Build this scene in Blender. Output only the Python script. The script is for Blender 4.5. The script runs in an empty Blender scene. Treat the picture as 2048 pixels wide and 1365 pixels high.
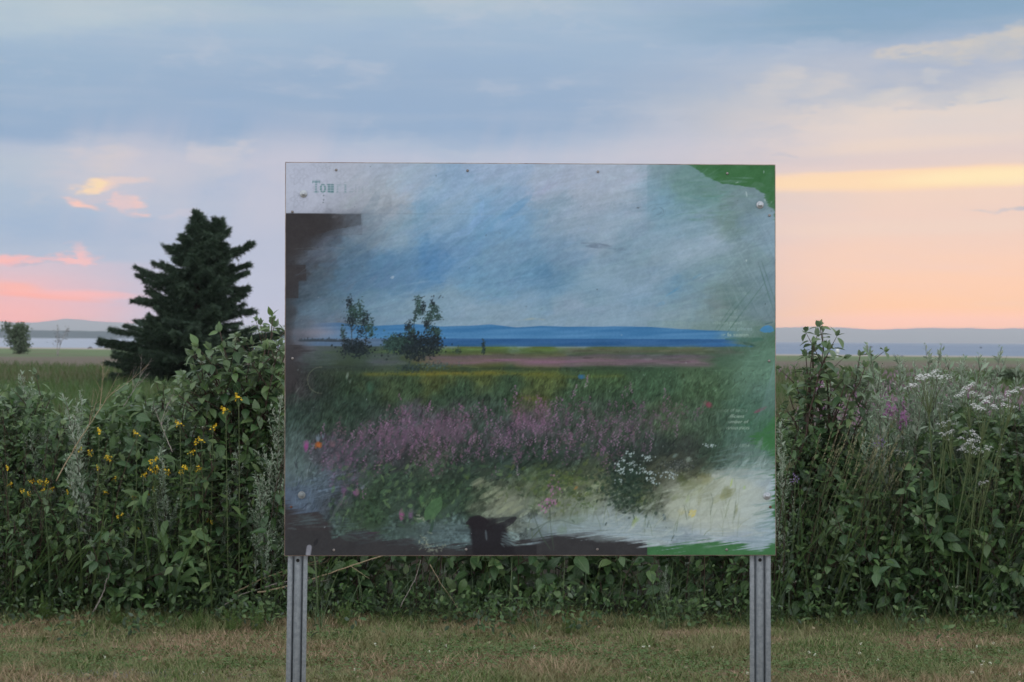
import bpy, math, random
import numpy as np
from mathutils import Vector, Matrix

# ------------------------------------------------------------------ camera, light, exposure
scn = bpy.context.scene
COL = scn.collection
PI = math.pi
R_ = math.radians
rng = np.random.default_rng(7)

EYE = Vector((0.0, 0.0, 1.5))
LENS = 65.0
F = 2048 * LENS / 36.0                       # focal length in photograph pixels
ROLL = R_(0.35)
PITCH = R_(-0.026)
cam_d = bpy.data.cameras.new('camera')
cam = bpy.data.objects.new('camera', cam_d)
COL.objects.link(cam)
cam_d.lens = LENS
cam_d.sensor_width = 36
cam_d.clip_start = 0.05
cam_d.clip_end = 90000
cam.location = EYE
CAM_R = (Matrix.Rotation(PI / 2 + PITCH, 3, 'X') @ Matrix.Rotation(ROLL, 3, 'Z'))
cam.rotation_euler = CAM_R.to_euler()
cam_d.dof.use_dof = True
cam_d.dof.focus_distance = 7.4
cam_d.dof.aperture_fstop = 8.0
scn.camera = cam
scn.view_settings.view_transform = 'Standard'
scn.view_settings.look = 'None'
scn.view_settings.gamma = 1.0
scn.view_settings.exposure = 0.0
scn.render.engine = 'CYCLES'
scn.cycles.use_denoising = True
scn.cycles.max_bounces = 6
scn.cycles.diffuse_bounces = 3
scn.cycles.glossy_bounces = 2
scn.cycles.transmission_bounces = 3
scn.cycles.transparent_max_bounces = 6
scn.cycles.volume_bounces = 0
scn.cycles.caustics_reflective = False
scn.cycles.caustics_refractive = False


def pdir(px, py):
    """world direction through a pixel of the photograph, scaled so that y = 1"""
    d = CAM_R @ Vector(((px - 1024) / F, -(py - 682.5) / F, -1.0))
    return d / d.y


def at(px, py, Y):
    """the point at distance Y in front of the camera seen at that pixel"""
    return EYE + pdir(px, py) * Y


def lin(r, g, b):
    o = []
    for c in (r, g, b):
        c = c / 255.0
        o.append(c / 12.92 if c <= 0.04045 else ((c + 0.055) / 1.055) ** 2.4)
    return o


class G:
    """small helper that writes shader nodes"""
    def __init__(self, tree):
        self.t = tree
        self.n = tree.nodes
        self.l = tree.links

    def new(self, typ, **kw):
        nd = self.n.new(typ)
        for k, v in kw.items():
            setattr(nd, k, v)
        return nd

    def put(self, sock, v):
        if v is None:
            return
        if isinstance(v, (int, float)):
            sock.default_value = v
        elif isinstance(v, (tuple, list)):
            if len(v) == 3 and len(sock.default_value) == 4:
                v = (*v, 1.0)
            sock.default_value = v
        else:
            self.l.new(v, sock)

    def m(self, op, a, b=None, c=None, clamp=False):
        nd = self.new('ShaderNodeMath', operation=op, use_clamp=clamp)
        self.put(nd.inputs[0], a)
        self.put(nd.inputs[1], b)
        if c is not None:
            self.put(nd.inputs[2], c)
        return nd.outputs[0]

    def vm(self, op, a, b=None):
        nd = self.new('ShaderNodeVectorMath', operation=op)
        self.put(nd.inputs[0], a)
        self.put(nd.inputs[1], b)
        return nd.outputs['Value'] if op in ('LENGTH', 'DOT_PRODUCT') else nd.outputs['Vector']

    def xyz(self, x=0.0, y=0.0, z=0.0):
        nd = self.new('ShaderNodeCombineXYZ')
        self.put(nd.inputs[0], x); self.put(nd.inputs[1], y); self.put(nd.inputs[2], z)
        return nd.outputs[0]

    def sep(self, v):
        nd = self.new('ShaderNodeSeparateXYZ')
        self.put(nd.inputs[0], v)
        return nd.outputs

    def smooth(self, v, a, b, lo=0.0, hi=1.0):
        nd = self.new('ShaderNodeMapRange', interpolation_type='SMOOTHSTEP')
        self.put(nd.inputs[0], v)
        for i, q in enumerate((a, b, lo, hi)):
            nd.inputs[i + 1].default_value = q
        return nd.outputs[0]

    def noise(self, vec, scale=1.0, detail=4.0, rough=0.55, dist=0.0, color=False):
        nd = self.new('ShaderNodeTexNoise')
        self.put(nd.inputs['Vector'], vec)
        nd.inputs['Scale'].default_value = scale
        nd.inputs['Detail'].default_value = detail
        nd.inputs['Roughness'].default_value = rough
        nd.inputs['Distortion'].default_value = dist
        return nd.outputs[1 if color else 0]

    def mix(self, f, a, b):
        nd = self.new('ShaderNodeMix', data_type='RGBA')
        self.put(nd.inputs[0], f)
        self.put(nd.inputs[6], a)
        self.put(nd.inputs[7], b)
        return nd.outputs[2]

    def ramp(self, f, stops, interp='LINEAR'):
        nd = self.new('ShaderNodeValToRGB')
        cr = nd.color_ramp
        cr.interpolation = interp
        while len(cr.elements) < len(stops):
            cr.elements.new(0.5)
        for e, (p, c) in zip(cr.elements, stops):
            e.position = p
        for e, (p, c) in zip(cr.elements, stops):
            e.color = (*c, 1.0)
        self.put(nd.inputs[0], f)
        return nd.outputs[0]


def sky():
    w = bpy.data.worlds.new('World')
    scn.world = w
    w.use_nodes = True
    g = G(w.node_tree)
    g.n.clear()
    out = g.new('ShaderNodeOutputWorld')
    bg = g.new('ShaderNodeBackground')
    g.l.new(bg.outputs[0], out.inputs[0])
    d = g.new('ShaderNodeTexCoord').outputs['Generated']
    x, y, z = g.sep(d)
    az = g.m('ARCTAN2', x, y)
    el = g.m('ARCSINE', z)
    KU, KV = F / 1024.0, F / 681.0
    U = g.m('MULTIPLY', az, KU)
    V = g.m('MULTIPLY', el, KV)

    def uv(px, py):
        q = pdir(px, py).normalized()
        return math.atan2(q.x, q.y) * KU, math.asin(q.z) * KV
    P = g.xyz(U, V, 0.0)
    big = g.noise(g.vm('MULTIPLY', P, (1.3, 3.2, 0)), 1.0, 5, 0.55)
    big = g.m('SUBTRACT', big, 0.5)
    fineC = g.noise(g.vm('MULTIPLY', P, (3.2, 7.0, 0)), 2.2, 4, 0.62, color=True)
    fine = g.vm('SUBTRACT', fineC, (0.5, 0.5, 0.5))
    fx, fy, fz = g.sep(fine)
    Vw = g.m('ADD', V, g.m('MULTIPLY', big, 0.16))
    Vw = g.m('ADD', Vw, g.m('MULTIPLY', fy, 0.05))
    Vw2 = g.m('ADD', V, g.m('MULTIPLY', big, 0.05))
    # dark slab of cloud whose lower edge climbs towards the right
    Vc = g.m('SUBTRACT', Vw, g.m('MULTIPLY', U, 0.05))

    def stops(lst):
        o = []
        for py, c in sorted(lst, key=lambda q: -q[0]):
            v = (681 - py) / 681.0
            o.append(((v + 0.1) / 1.2, lin(*c)))
        return o
    tC = g.m('DIVIDE', g.m('ADD', Vc, 0.1), 1.2)
    tL = g.m('DIVIDE', g.m('ADD', g.m('ADD', Vw2, g.m('MULTIPLY', fy, 0.02)), 0.1), 1.2)
    tR = g.m('DIVIDE', g.m('ADD', g.m('SUBTRACT', Vw2, g.m('MULTIPLY', U, 0.03)), 0.1), 1.2)
    cC = g.ramp(tC, stops([(720, (205, 190, 205)), (660, (198, 192, 206)), (560, (190, 191, 207)), (470, (184, 189, 207)),
                           (400, (182, 189, 207)), (318, (186, 191, 208)), (290, (170, 184, 205)), (258, (151, 173, 200)),
                           (150, (153, 175, 201)), (60, (163, 184, 206)), (0, (174, 192, 204))]))
    cL = g.ramp(tL, stops([(720, (250, 182, 172)), (650, (250, 183, 174)), (600, (236, 186, 186)), (565, (226, 190, 194)),
                           (533, (212, 192, 202)), (524, (180, 188, 205)), (470, (172, 186, 206)), (400, (174, 188, 206)), (345, (184, 193, 206)),
                           (316, (178, 188, 206)), (292, (151, 173, 200)), (150, (155, 178, 202)), (80, (162, 184, 206)), (0, (176, 194, 204))]))
    cR = g.ramp(tR, stops([(720, (255, 198, 160)), (640, (255, 202, 164)), (560, (252, 206, 178)), (460, (240, 208, 192)), (385, (240, 211, 192)),
                           (335, (226, 206, 200)), (300, (228, 210, 202)), (250, (226, 211, 202)), (205, (213, 206, 203)),
                           (160, (192, 194, 203)), (120, (170, 182, 202)), (60, (148, 173, 197)), (0, (136, 166, 189))]))
    wl = g.smooth(g.m('ADD', U, g.m('MULTIPLY', fx, 0.12)), -0.60, -0.95)
    wr = g.smooth(g.m('ADD', U, g.m('MULTIPLY', big, 0.5)), 0.05, 0.72)
    c = g.mix(wl, cC, cL)
    c = g.mix(wr, c, cR)
    # cloud puffs, streaks and wisps
    Pw = g.vm('ADD', P, g.vm('MULTIPLY', fine, (0.22, 0.13, 0)))
    Ps = g.vm('ADD', P, g.vm('MULTIPLY', fine, (0.10, 0.012, 0)))
    rag = g.smooth(fz, -0.14, 0.12)

    def blob(c, px, py, sx, sy, col, a, rot=0.0, ragged=0.0, src=None, soft=(1.35, 0.25)):
        u0, v0 = uv(px, py)
        q = g.vm('SUBTRACT', src or Pw, (u0, v0, 0))
        qx, qy, _ = g.sep(q)
        cr, sr = math.cos(rot), math.sin(rot)
        # rotate in a frame where both axes are pixels
        X = g.m('MULTIPLY', qx, 1024.0)
        Y = g.m('MULTIPLY', qy, 681.0)
        a1 = g.m('ADD', g.m('MULTIPLY', X, cr / sx), g.m('MULTIPLY', Y, sr / sx))
        b1 = g.m('ADD', g.m('MULTIPLY', X, -sr / sy), g.m('MULTIPLY', Y, cr / sy))
        ln = g.vm('LENGTH', g.xyz(a1, b1, 0))
        mk = g.smooth(ln, soft[0], soft[1])
        if ragged:
            mk = g.m('MULTIPLY', mk, g.m('ADD', 1 - ragged, g.m('MULTIPLY', rag, ragged)))
        return g.mix(g.m('MULTIPLY', mk, a), c, lin(*col))

    # upper right: grey blue mass with cream rim
    c = blob(c, 1330, 60, 420, 90, (160, 182, 205), 0.55, 0.05)
    c = blob(c, 1750, 25, 420, 60, (132, 163, 189), 0.75, 0.03)
    c = blob(c, 1830, 150, 330, 55, (168, 179, 199), 0.80, 0.10, 0.3)
    c = blob(c, 1830, 99, 60, 10, (210, 201, 192), 0.9, 0.05, 0.4)
    c = blob(c, 1960, 96, 120, 20, (208, 200, 190), 0.9, 0.12, 0.3)
    c = blob(c, 2060, 80, 70, 34, (208, 200, 190), 0.8, 0.25, 0.2)
    c = blob(c, 1560, 165, 60, 40, (208, 203, 202), 0.7, 0.3, 0.5)
    c = blob(c, 1650, 172, 50, 26, (214, 206, 202), 0.7, 0.2, 0.5)
    c = blob(c, 1760, 190, 90, 22, (216, 208, 202), 0.7, 0.1, 0.6)
    c = blob(c, 1985, 178, 90, 20, (214, 208, 202), 0.7, 0.1, 0.6)
    c = blob(c, 1865, 147, 26, 9, (205, 202, 202), 0.6, 0.1, 0.3)
    c = blob(c, 1885, 200, 60, 12, (178, 186, 200), 0.7, 0.35, 0.4)
    c = blob(c, 1815, 228, 40, 8, (196, 194, 202), 0.6, 0.1, 0.4)
    c = blob(c, 1970, 192, 25, 7, (180, 186, 200), 0.6, 0.1, 0.4)
    c = blob(c, 1562, 306, 20, 6, (192, 190, 202), 0.7, 0.1, 0.2)
    c = blob(c, 1700, 330, 260, 12, (222, 203, 200), 0.6, 0.02, 0, Ps)
    c = blob(c, 1820, 288, 260, 16, (236, 214, 198), 0.6, 0.06, 0, Ps)
    # bright yellow bar low on the right
    c = blob(c, 1850, 357, 470, 24, (255, 219, 178), 0.88, 0.025, 0, Ps, (1.2, 0.55))
    c = blob(c, 2010, 352, 250, 18, (255, 232, 186), 0.85, 0.025, 0, Ps, (1.3, 0.3))
    c = blob(c, 1720, 336, 220, 7, (228, 206, 200), 0.7, 0.02, 0, Ps)
    c = blob(c, 2036, 421, 50, 6, (196, 190, 196), 0.85, 0.05, 0.1)
    c = blob(c, 1975, 425, 28, 5, (212, 198, 198), 0.7, 0.05, 0.1)
    c = blob(c, 1940, 424, 12, 4, (206, 196, 198), 0.6, 0.05, 0.1)
    c = blob(c, 1850, 455, 400, 18, (238, 212, 195), 0.5, 0.02, 0, Ps)
    # left: sunlit torn cloud and pink streaks
    mott = g.noise(g.vm('MULTIPLY', Pw, (1.6, 3.4, 0)), 1.7, 5, 0.6)
    mv = g.smooth(g.m('SUBTRACT', V, g.m('MULTIPLY', U, 0.25)), 0.30, 0.62)
    c = g.mix(g.m('MULTIPLY', mv, g.m('MULTIPLY', g.smooth(mott, 0.50, 0.68), 0.38)), c, lin(150, 174, 204))
    c = g.mix(g.m('MULTIPLY', mv, g.m('MULTIPLY', g.smooth(mott, 0.48, 0.32), 0.34)), c, lin(200, 202, 211))
    c = blob(c, 90, 22, 260, 60, (186, 200, 208), 0.7, 0.1, 0.2)
    c = blob(c, 220, 345, 125, 70, (205, 200, 206), 0.75, 0.1, 0.4)
    c = blob(c, 400, 330, 130, 40, (196, 196, 206), 0.6, 0.25, 0.3)
    c = blob(c, 205, 322, 60, 34, (212, 202, 202), 0.8, 0.1, 0.3)
    c = blob(c, 228, 371, 72, 14, (253, 211, 184), 0.95, 0.10, 0.35)
    c = blob(c, 190, 375, 34, 12, (255, 222, 172), 0.9, 0.0, 0.1)
    c = blob(c, 225, 398, 55, 12, (204, 194, 202), 0.7, 0.1, 0.3)
    c = blob(c, 170, 411, 38, 12, (252, 200, 182), 0.95, -0.15, 0.35)
    c = blob(c, 266, 409, 24, 19, (250, 200, 186), 0.9, -0.6, 0.3)
    c = blob(c, 205, 432, 120, 12, (170, 186, 208), 0.6)
    c = blob(c, 425, 304, 30, 20, (208, 202, 207), 0.6, 0.1, 0.3)
    c = blob(c, 470, 297, 38, 12, (208, 202, 207), 0.5, 0.2, 0.3)
    c = blob(c, 345, 425, 40, 10, (206, 196, 206), 0.45, 0.1, 0.3)
    c = blob(c, 60, 395, 40, 14, (190, 194, 206), 0.5, 0.4, 0.3)
    c = blob(c, 14, 520, 60, 10, (255, 186, 178), 0.95, 0.0, 0.2)
    c = blob(c, 128, 516, 56, 11, (252, 190, 184), 0.95, 0.12, 0.2)
    c = blob(c, 158, 507, 26, 15, (246, 192, 188), 0.8, 0.6, 0.2)
    c = blob(c, 70, 527, 60, 5, (184, 186, 202), 0.6)
    c = blob(c, 20, 577, 75, 14, (255, 183, 168), 0.85, -0.10, 0.1, Ps)
    c = blob(c, 165, 590, 120, 9, (252, 186, 180), 0.9, -0.01, 0.1, Ps)
    c = blob(c, 60, 592, 150, 6, (255, 178, 164), 0.8, -0.06, 0.1, Ps)
    # soft streaky variation everywhere
    st = g.noise(g.vm('MULTIPLY', P, (1.2, 9.0, 0)), 1.6, 5, 0.6)
    c = g.mix(g.m('MULTIPLY', g.smooth(st, 0.45, 0.75), 0.16), c, lin(206, 205, 210))
    va = g.m('ADD', g.m('MULTIPLY', U, 0.94), g.m('MULTIPLY', V, -0.22))
    vb = g.m('ADD', g.m('MULTIPLY', U, 0.22), g.m('MULTIPLY', V, 0.94))
    veil = g.noise(g.xyz(g.m('MULTIPLY', va, 7.0), g.m('MULTIPLY', vb, 0.8), 3.0), 1.0, 3, 0.6)
    vmask = g.m('MULTIPLY', g.m('MULTIPLY', g.smooth(V, 0.22, 0.40), g.smooth(V, 0.70, 0.52)), g.m('MULTIPLY', g.smooth(U, -0.98, -0.7), g.smooth(U, 0.5, 0.2)))
    c = g.mix(g.m('MULTIPLY', vmask, g.m('MULTIPLY', g.smooth(veil, 0.45, 0.66), 0.5)), c, lin(202, 197, 208))
    c = g.mix(g.m('MULTIPLY', vmask, g.m('MULTIPLY', g.smooth(veil, 0.45, 0.30), 0.35)), c, lin(166, 182, 204))
    # out of the frame: cloud deck overhead and behind, made brighter to light the scene
    ovn = g.noise(g.vm('MULTIPLY', d, (2.0, 2.0, 4.0)), 1.0, 5, 0.55)
    over = g.mix(g.smooth(ovn, 0.35, 0.65), SKY_OVER_A, SKY_OVER_B)
    c = g.mix(g.smooth(V, 1.05, 3.0), c, over)
    aza = g.m('ABSOLUTE', az)
    c = g.mix(g.smooth(aza, 0.6, 1.3), c, over)
    lowglow = g.mix(0.5, over, lin(214, 205, 208))
    hb = g.m('MULTIPLY', g.smooth(aza, 0.9, 1.6), g.smooth(el, 0.35, 0.02))
    c = g.mix(g.m('MULTIPLY', hb, 0.5), c, lowglow)
    # the haze in front of the low sky takes light away and adds its own: the sky behind it is that much stronger
    tau = g.m('MULTIPLY', g.m('MINIMUM', g.m('DIVIDE', 228.0, g.m('MAXIMUM', el, 0.0005)), 17400.0), -HAZE_D)
    tr = g.m('EXPONENT', tau)
    c = g.vm('DIVIDE', g.vm('SUBTRACT', c, g.vm('MULTIPLY', g.xyz(*HAZE_I), g.xyz(*(g.m('SUBTRACT', 1.0, tr),) * 3))), g.xyz(tr, tr, tr))
    c = g.vm('MAXIMUM', c, (0.02, 0.02, 0.02))
    # below the horizon (never seen: ground and water cover it)
    c = g.mix(g.smooth(el, -0.01, -0.06), c, (0.06, 0.065, 0.06))
    g.put(bg.inputs[0], c)
    bg.inputs[1].default_value = 1.0


HAZE_D = 1.1e-4
HAZE_I = (0.50, 0.49, 0.52)
SKY_OVER_A = (1.00, 1.06, 1.14)
SKY_OVER_B = (1.28, 1.30, 1.34)
sky()

sun_d = bpy.data.lights.new('sun', 'SUN')
sun = bpy.data.objects.new('sun', sun_d)
COL.objects.link(sun)
sun_d.energy = 0.3
sun_d.angle = R_(14)
sun_d.color = (1.0, 0.80, 0.62)
SUN_AZ, SUN_EL = R_(42), R_(7)
sv = Vector((math.sin(SUN_AZ) * math.cos(SUN_EL), math.cos(SUN_AZ) * math.cos(SUN_EL), math.sin(SUN_EL)))
sun.rotation_euler = sv.to_track_quat('Z', 'Y').to_euler()
sun.location = (3, 6, 6)

# ------------------------------------------------------------------ object helpers


def tag(o, label=None, cat=None, group=None, kind=None):
    if label:
        o['label'] = label
    if cat:
        o['category'] = cat
    if group:
        o['group'] = group
    if kind:
        o['kind'] = kind
    return o


def link(name, data, parent=None):
    o = bpy.data.objects.new(name, data)
    COL.objects.link(o)
    if parent:
        o.parent = parent
    return o


def empty(name, loc, label, cat, group=None, rot=(0, 0, 0), scale=1.0):
    o = bpy.data.objects.new(name, None)
    COL.objects.link(o)
    o.empty_display_size = 0.1
    o.location = loc
    o.rotation_euler = rot
    o.scale = (scale, scale, scale)
    return tag(o, label, cat, group)


def unit(v):
    n = np.linalg.norm(v, axis=-1, keepdims=True)
    return v / np.maximum(n, 1e-9)


class MB:
    """collects quads and triangles in numpy and makes ONE mesh"""
    def __init__(self):
        self.v = []; self.q = []; self.t = []; self.uv = []
        self.n = 0

    def add(self, v, quads=None, tris=None, uv=None):
        v = np.asarray(v, float).reshape(-1, 3)
        self.v.append(v)
        self.uv.append(np.zeros((len(v), 2)) if uv is None else np.asarray(uv, float).reshape(-1, 2))
        if quads is not None and len(quads):
            self.q.append(np.asarray(quads, int).reshape(-1, 4) + self.n)
        if tris is not None and len(tris):
            self.t.append(np.asarray(tris, int).reshape(-1, 3) + self.n)
        self.n += len(v)
        return self

    def tube(self, pts, rad, sides=5, cap=True):
        pts = np.asarray(pts, float)
        n = len(pts)
        rad = np.broadcast_to(np.asarray(rad, float), (n,))
        tan = unit(np.gradient(pts, axis=0))
        ref = np.array([0.31, 0.17, 0.93]) if abs(tan[0][2]) < 0.9 else np.array([1.0, 0.1, 0.0])
        a = unit(np.cross(tan, ref))
        b = np.cross(tan, a)
        ang = np.linspace(0, 2 * PI, sides, endpoint=False)
        ring = (np.cos(ang)[None, :, None] * a[:, None] + np.sin(ang)[None, :, None] * b[:, None]) * rad[:, None, None]
        v = (pts[:, None] + ring).reshape(-1, 3)
        q = []
        for i in range(n - 1):
            for k in range(sides):
                k2 = (k + 1) % sides
                q.append((i * sides + k, i * sides + k2, (i + 1) * sides + k2, (i + 1) * sides + k))
        tr = []
        if cap:
            v = np.vstack([v, pts[-1:], pts[:1]])
            e = n * sides
            for k in range(sides):
                tr.append(((n - 1) * sides + k, (n - 1) * sides + (k + 1) % sides, e))
                tr.append(((k + 1) % sides, k, e + 1))
        return self.add(v, q, tr)

    def scatter(self, tpl, p, d, nrm, s):
        """copies of a template (x across, y along, z up) at p pointing along d"""
        tv, tq, tuv = tpl
        p = np.asarray(p, float).reshape(-1, 3)
        if len(p) == 0:
            return self
        d = unit(np.asarray(d, float).reshape(-1, 3))
        nrm = np.asarray(nrm, float).reshape(-1, 3)
        r = unit(np.cross(d, nrm))
        nn = np.cross(r, d)
        s = np.asarray(s, float)
        if s.ndim == 1 or s.ndim == 0:
            s = np.repeat(np.broadcast_to(s, (len(p),))[:, None], 3, 1)
        V = (p[:, None] + tv[None, :, 0:1] * (r * s[:, 0:1])[:, None] + tv[None, :, 1:2] * (d * s[:, 1:2])[:, None]
             + tv[None, :, 2:3] * (nn * s[:, 2:3])[:, None])
        m = len(tv)
        off = (np.arange(len(p)) * m)[:, None, None]
        tq = np.asarray(tq, int)
        Q = (tq[None] + off).reshape(-1, tq.shape[1])
        uv = np.tile(tuv, (len(p), 1))
        if tq.shape[1] == 4:
            return self.add(V.reshape(-1, 3), Q, None, uv)
        return self.add(V.reshape(-1, 3), None, Q, uv)

    def mesh(self, name, mat, smooth=True):
        me = bpy.data.meshes.new(name)
        v = np.vstack(self.v).astype(np.float32)
        uv = np.vstack(self.uv).astype(np.float32)
        q = np.vstack(self.q) if self.q else np.zeros((0, 4), int)
        t = np.vstack(self.t) if self.t else np.zeros((0, 3), int)
        loops = np.concatenate([q.ravel(), t.ravel()]).astype(np.int32)
        starts = np.concatenate([np.arange(len(q)) * 4, len(q) * 4 + np.arange(len(t)) * 3]).astype(np.int32)
        me.vertices.add(len(v)); me.vertices.foreach_set('co', v.ravel())
        me.loops.add(len(loops)); me.loops.foreach_set('vertex_index', loops)
        me.polygons.add(len(starts)); me.polygons.foreach_set('loop_start', starts)
        u = me.uv_layers.new(name='UVMap')
        u.data.foreach_set('uv', uv[loops].ravel())
        if smooth:
            me.polygons.foreach_set('use_smooth', np.ones(len(starts), bool))
        me.materials.append(mat)
        me.update(calc_edges=True)
        me.validate()
        return me

    def obj(self, name, mat, parent=None, smooth=True):
        return link(name, self.mesh(name, mat, smooth), parent)


def box(mb, lo, hi):
    x0, y0, z0 = lo; x1, y1, z1 = hi
    v = [(x0, y0, z0), (x1, y0, z0), (x1, y1, z0), (x0, y1, z0), (x0, y0, z1), (x1, y0, z1), (x1, y1, z1), (x0, y1, z1)]
    return mb.add(v, [(0, 3, 2, 1), (4, 5, 6, 7), (0, 1, 5, 4), (1, 2, 6, 5), (2, 3, 7, 6), (3, 0, 4, 7)])


# ------------------------------------------------------------------ materials
def base_mat(name):
    m = bpy.data.materials.new(name)
    m.use_nodes = True
    g = G(m.node_tree)
    b = g.n['Principled BSDF']
    return m, g, b


def leaf_mat(name, cols, under=None, rough=0.5, transl=0.22, vein=0.0, spec=0.4, patch=None, patch_scale=1.0, bump=0.0):
    """foliage: a colour of its own for every leaf, paler underside, some light through it"""
    m, g, b = base_mat(name)
    geo = g.new('ShaderNodeNewGeometry')
    oi = g.new('ShaderNodeObjectInfo')
    r = g.m('FRACT', g.m('ADD', geo.outputs['Random Per Island'], g.m('MULTIPLY', oi.outputs['Random'], 0.35)))
    n = len(cols)
    c = g.ramp(r, [((i + 0.5) / n, q) for i, q in enumerate(cols)])
    if patch:
        pn = g.noise(geo.outputs['Position'], patch_scale, 4, 0.6)
        c = g.mix(g.smooth(pn, 0.44, 0.58), c, g.ramp(r, [((i + 0.5) / len(patch), q) for i, q in enumerate(patch)]))
    sm = g.noise(geo.outputs['Position'], 60.0, 3, 0.6)
    c = g.mix(g.m('MULTIPLY', g.smooth(sm, 0.3, 0.8), 0.35), c, g.mix(0.5, c, cols[-1]))
    if vein:
        uvn = g.new('ShaderNodeTexCoord').outputs['UV']
        ux, uy, _ = g.sep(uvn)
        du = g.m('ABSOLUTE', g.m('SUBTRACT', ux, 0.5))
        mid = g.smooth(du, 0.05, 0.01)
        side = g.m('FRACT', g.m('ADD', g.m('MULTIPLY', uy, 7.0), g.m('MULTIPLY', du, -3.0)))
        sv_ = g.m('MULTIPLY', g.smooth(g.m('ABSOLUTE', g.m('SUBTRACT', side, 0.5)), 0.10, 0.02), 0.45)
        c = g.mix(g.m('MULTIPLY', g.m('MAXIMUM', mid, sv_), vein), c, g.mix(0.6, c, (0.30, 0.36, 0.22)))
    if under:
        c = g.mix(geo.outputs['Backfacing'], c, under)
    g.put(b.inputs['Base Color'], c)
    b.inputs['Roughness'].default_value = rough
    b.inputs['Specular IOR Level'].default_value = spec
    if transl:
        tr = g.new('ShaderNodeBsdfTranslucent')
        g.put(tr.inputs[0], g.mix(0.5, c, (0.10, 0.16, 0.03)))
        mx = g.new('ShaderNodeMixShader')
        mx.inputs[0].default_value = transl
        g.l.new(b.outputs[0], mx.inputs[1]); g.l.new(tr.outputs[0], mx.inputs[2])
        g.l.new(mx.outputs[0], g.n['Material Output'].inputs[0])
    return m


def plain_mat(name, c1, c2, scale=8.0, rough=0.7, metal=0.0, spec=0.3, stretch=None, bump=0.0):
    m, g, b = base_mat(name)
    tc = g.new('ShaderNodeTexCoord').outputs['Object']
    if stretch:
        tc = g.vm('MULTIPLY', tc, stretch)
    n = g.noise(tc, scale, 5, 0.6)
    g.put(b.inputs['Base Color'], g.mix(g.smooth(n, 0.3, 0.7), c1, c2))
    b.inputs['Roughness'].default_value = rough
    b.inputs['Metallic'].default_value = metal
    b.inputs['Specular IOR Level'].default_value = spec
    if bump:
        bp = g.new('ShaderNodeBump')
        bp.inputs['Strength'].default_value = bump
        g.l.new(n, bp.inputs['Height'])
        g.l.new(bp.outputs[0], b.inputs['Normal'])
    return m


M = {}
M['dog'] = leaf_mat('dogwood_leaf', [(0.032, 0.080, 0.030), (0.046, 0.106, 0.038), (0.064, 0.132, 0.042), (0.042, 0.096, 0.044), (0.090, 0.165, 0.050)],
                    (0.12, 0.17, 0.12), 0.42, 0.20, 0.35, 0.5)
M['young'] = leaf_mat('young_leaf', [(0.085, 0.155, 0.06), (0.12, 0.19, 0.07), (0.14, 0.21, 0.075), (0.10, 0.165, 0.075)], (0.16, 0.22, 0.14), 0.42, 0.28, 0.3, 0.5)
M['bark'] = plain_mat('red_brown_bark', (0.040, 0.026, 0.022), (0.085, 0.055, 0.042), 60, 0.7)
M['mug'] = leaf_mat('mugwort_leaf', [(0.18, 0.26, 0.17), (0.25, 0.34, 0.235), (0.13, 0.20, 0.12), (0.35, 0.43, 0.33)], (0.42, 0.48, 0.40), 0.75, 0.15, 0, 0.2)
M['mugstem'] = plain_mat('mugwort_stem', (0.10, 0.095, 0.075), (0.17, 0.16, 0.13), 60, 0.8)
M['green'] = leaf_mat('green_leaf', [(0.036, 0.088, 0.026), (0.080, 0.156, 0.040), (0.050, 0.110, 0.042), (0.12, 0.185, 0.065)], (0.09, 0.13, 0.09), 0.5, 0.25, 0.2, 0.4)
M['greenstem'] = plain_mat('green_stem', (0.075, 0.11, 0.045), (0.13, 0.16, 0.07), 40, 0.6)
M['yellow'] = leaf_mat('yellow_petal', [(0.80, 0.50, 0.02), (0.85, 0.58, 0.03), (0.70, 0.42, 0.02), (0.75, 0.60, 0.08)], None, 0.6, 0.25, 0, 0.2)
M['white'] = leaf_mat('white_floret', [(0.66, 0.66, 0.66), (0.56, 0.57, 0.56), (0.46, 0.48, 0.46)], None, 0.7, 0.2, 0, 0.2)
M['cream'] = leaf_mat('cream_floret', [(0.62, 0.63, 0.50), (0.50, 0.52, 0.36), (0.66, 0.66, 0.58)], None, 0.7, 0.2, 0, 0.2)
M['pink'] = leaf_mat('fireweed_petal', [(0.42, 0.19, 0.40), (0.50, 0.26, 0.48), (0.36, 0.16, 0.34)], None, 0.6, 0.3, 0, 0.2)
M['violet'] = leaf_mat('vetch_petal', [(0.22, 0.16, 0.36), (0.30, 0.22, 0.44)], None, 0.6, 0.3, 0, 0.2)
M['blade'] = leaf_mat('tall_grass_blade', [(0.065, 0.12, 0.045), (0.09, 0.145, 0.058), (0.12, 0.165, 0.065), (0.08, 0.125, 0.07)], None, 0.5, 0.3, 0, 0.4)
M['straw'] = plain_mat('dry_stem', (0.24, 0.18, 0.11), (0.38, 0.30, 0.20), 30, 0.75)
M['deadgrey'] = plain_mat('dead_twig', (0.22, 0.19, 0.17), (0.36, 0.32, 0.29), 30, 0.8)
M['bright'] = leaf_mat('bright_weed', [(0.10, 0.17, 0.045), (0.13, 0.21, 0.06)], None, 0.6, 0.3, 0, 0.3)
M['seed'] = leaf_mat('grass_seed', [(0.30, 0.26, 0.16), (0.42, 0.38, 0.24), (0.24, 0.19, 0.13)], None, 0.8, 0.2, 0, 0.2)
M['needle'] = leaf_mat('spruce_needle', [(0.028, 0.055, 0.036), (0.042, 0.074, 0.044), (0.058, 0.092, 0.052), (0.036, 0.064, 0.046)], None, 0.7, 0.05, 0, 0.3)
M['sprucebark'] = plain_mat('spruce_bark', (0.030, 0.024, 0.020), (0.06, 0.048, 0.04), 20, 0.9)
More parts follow.
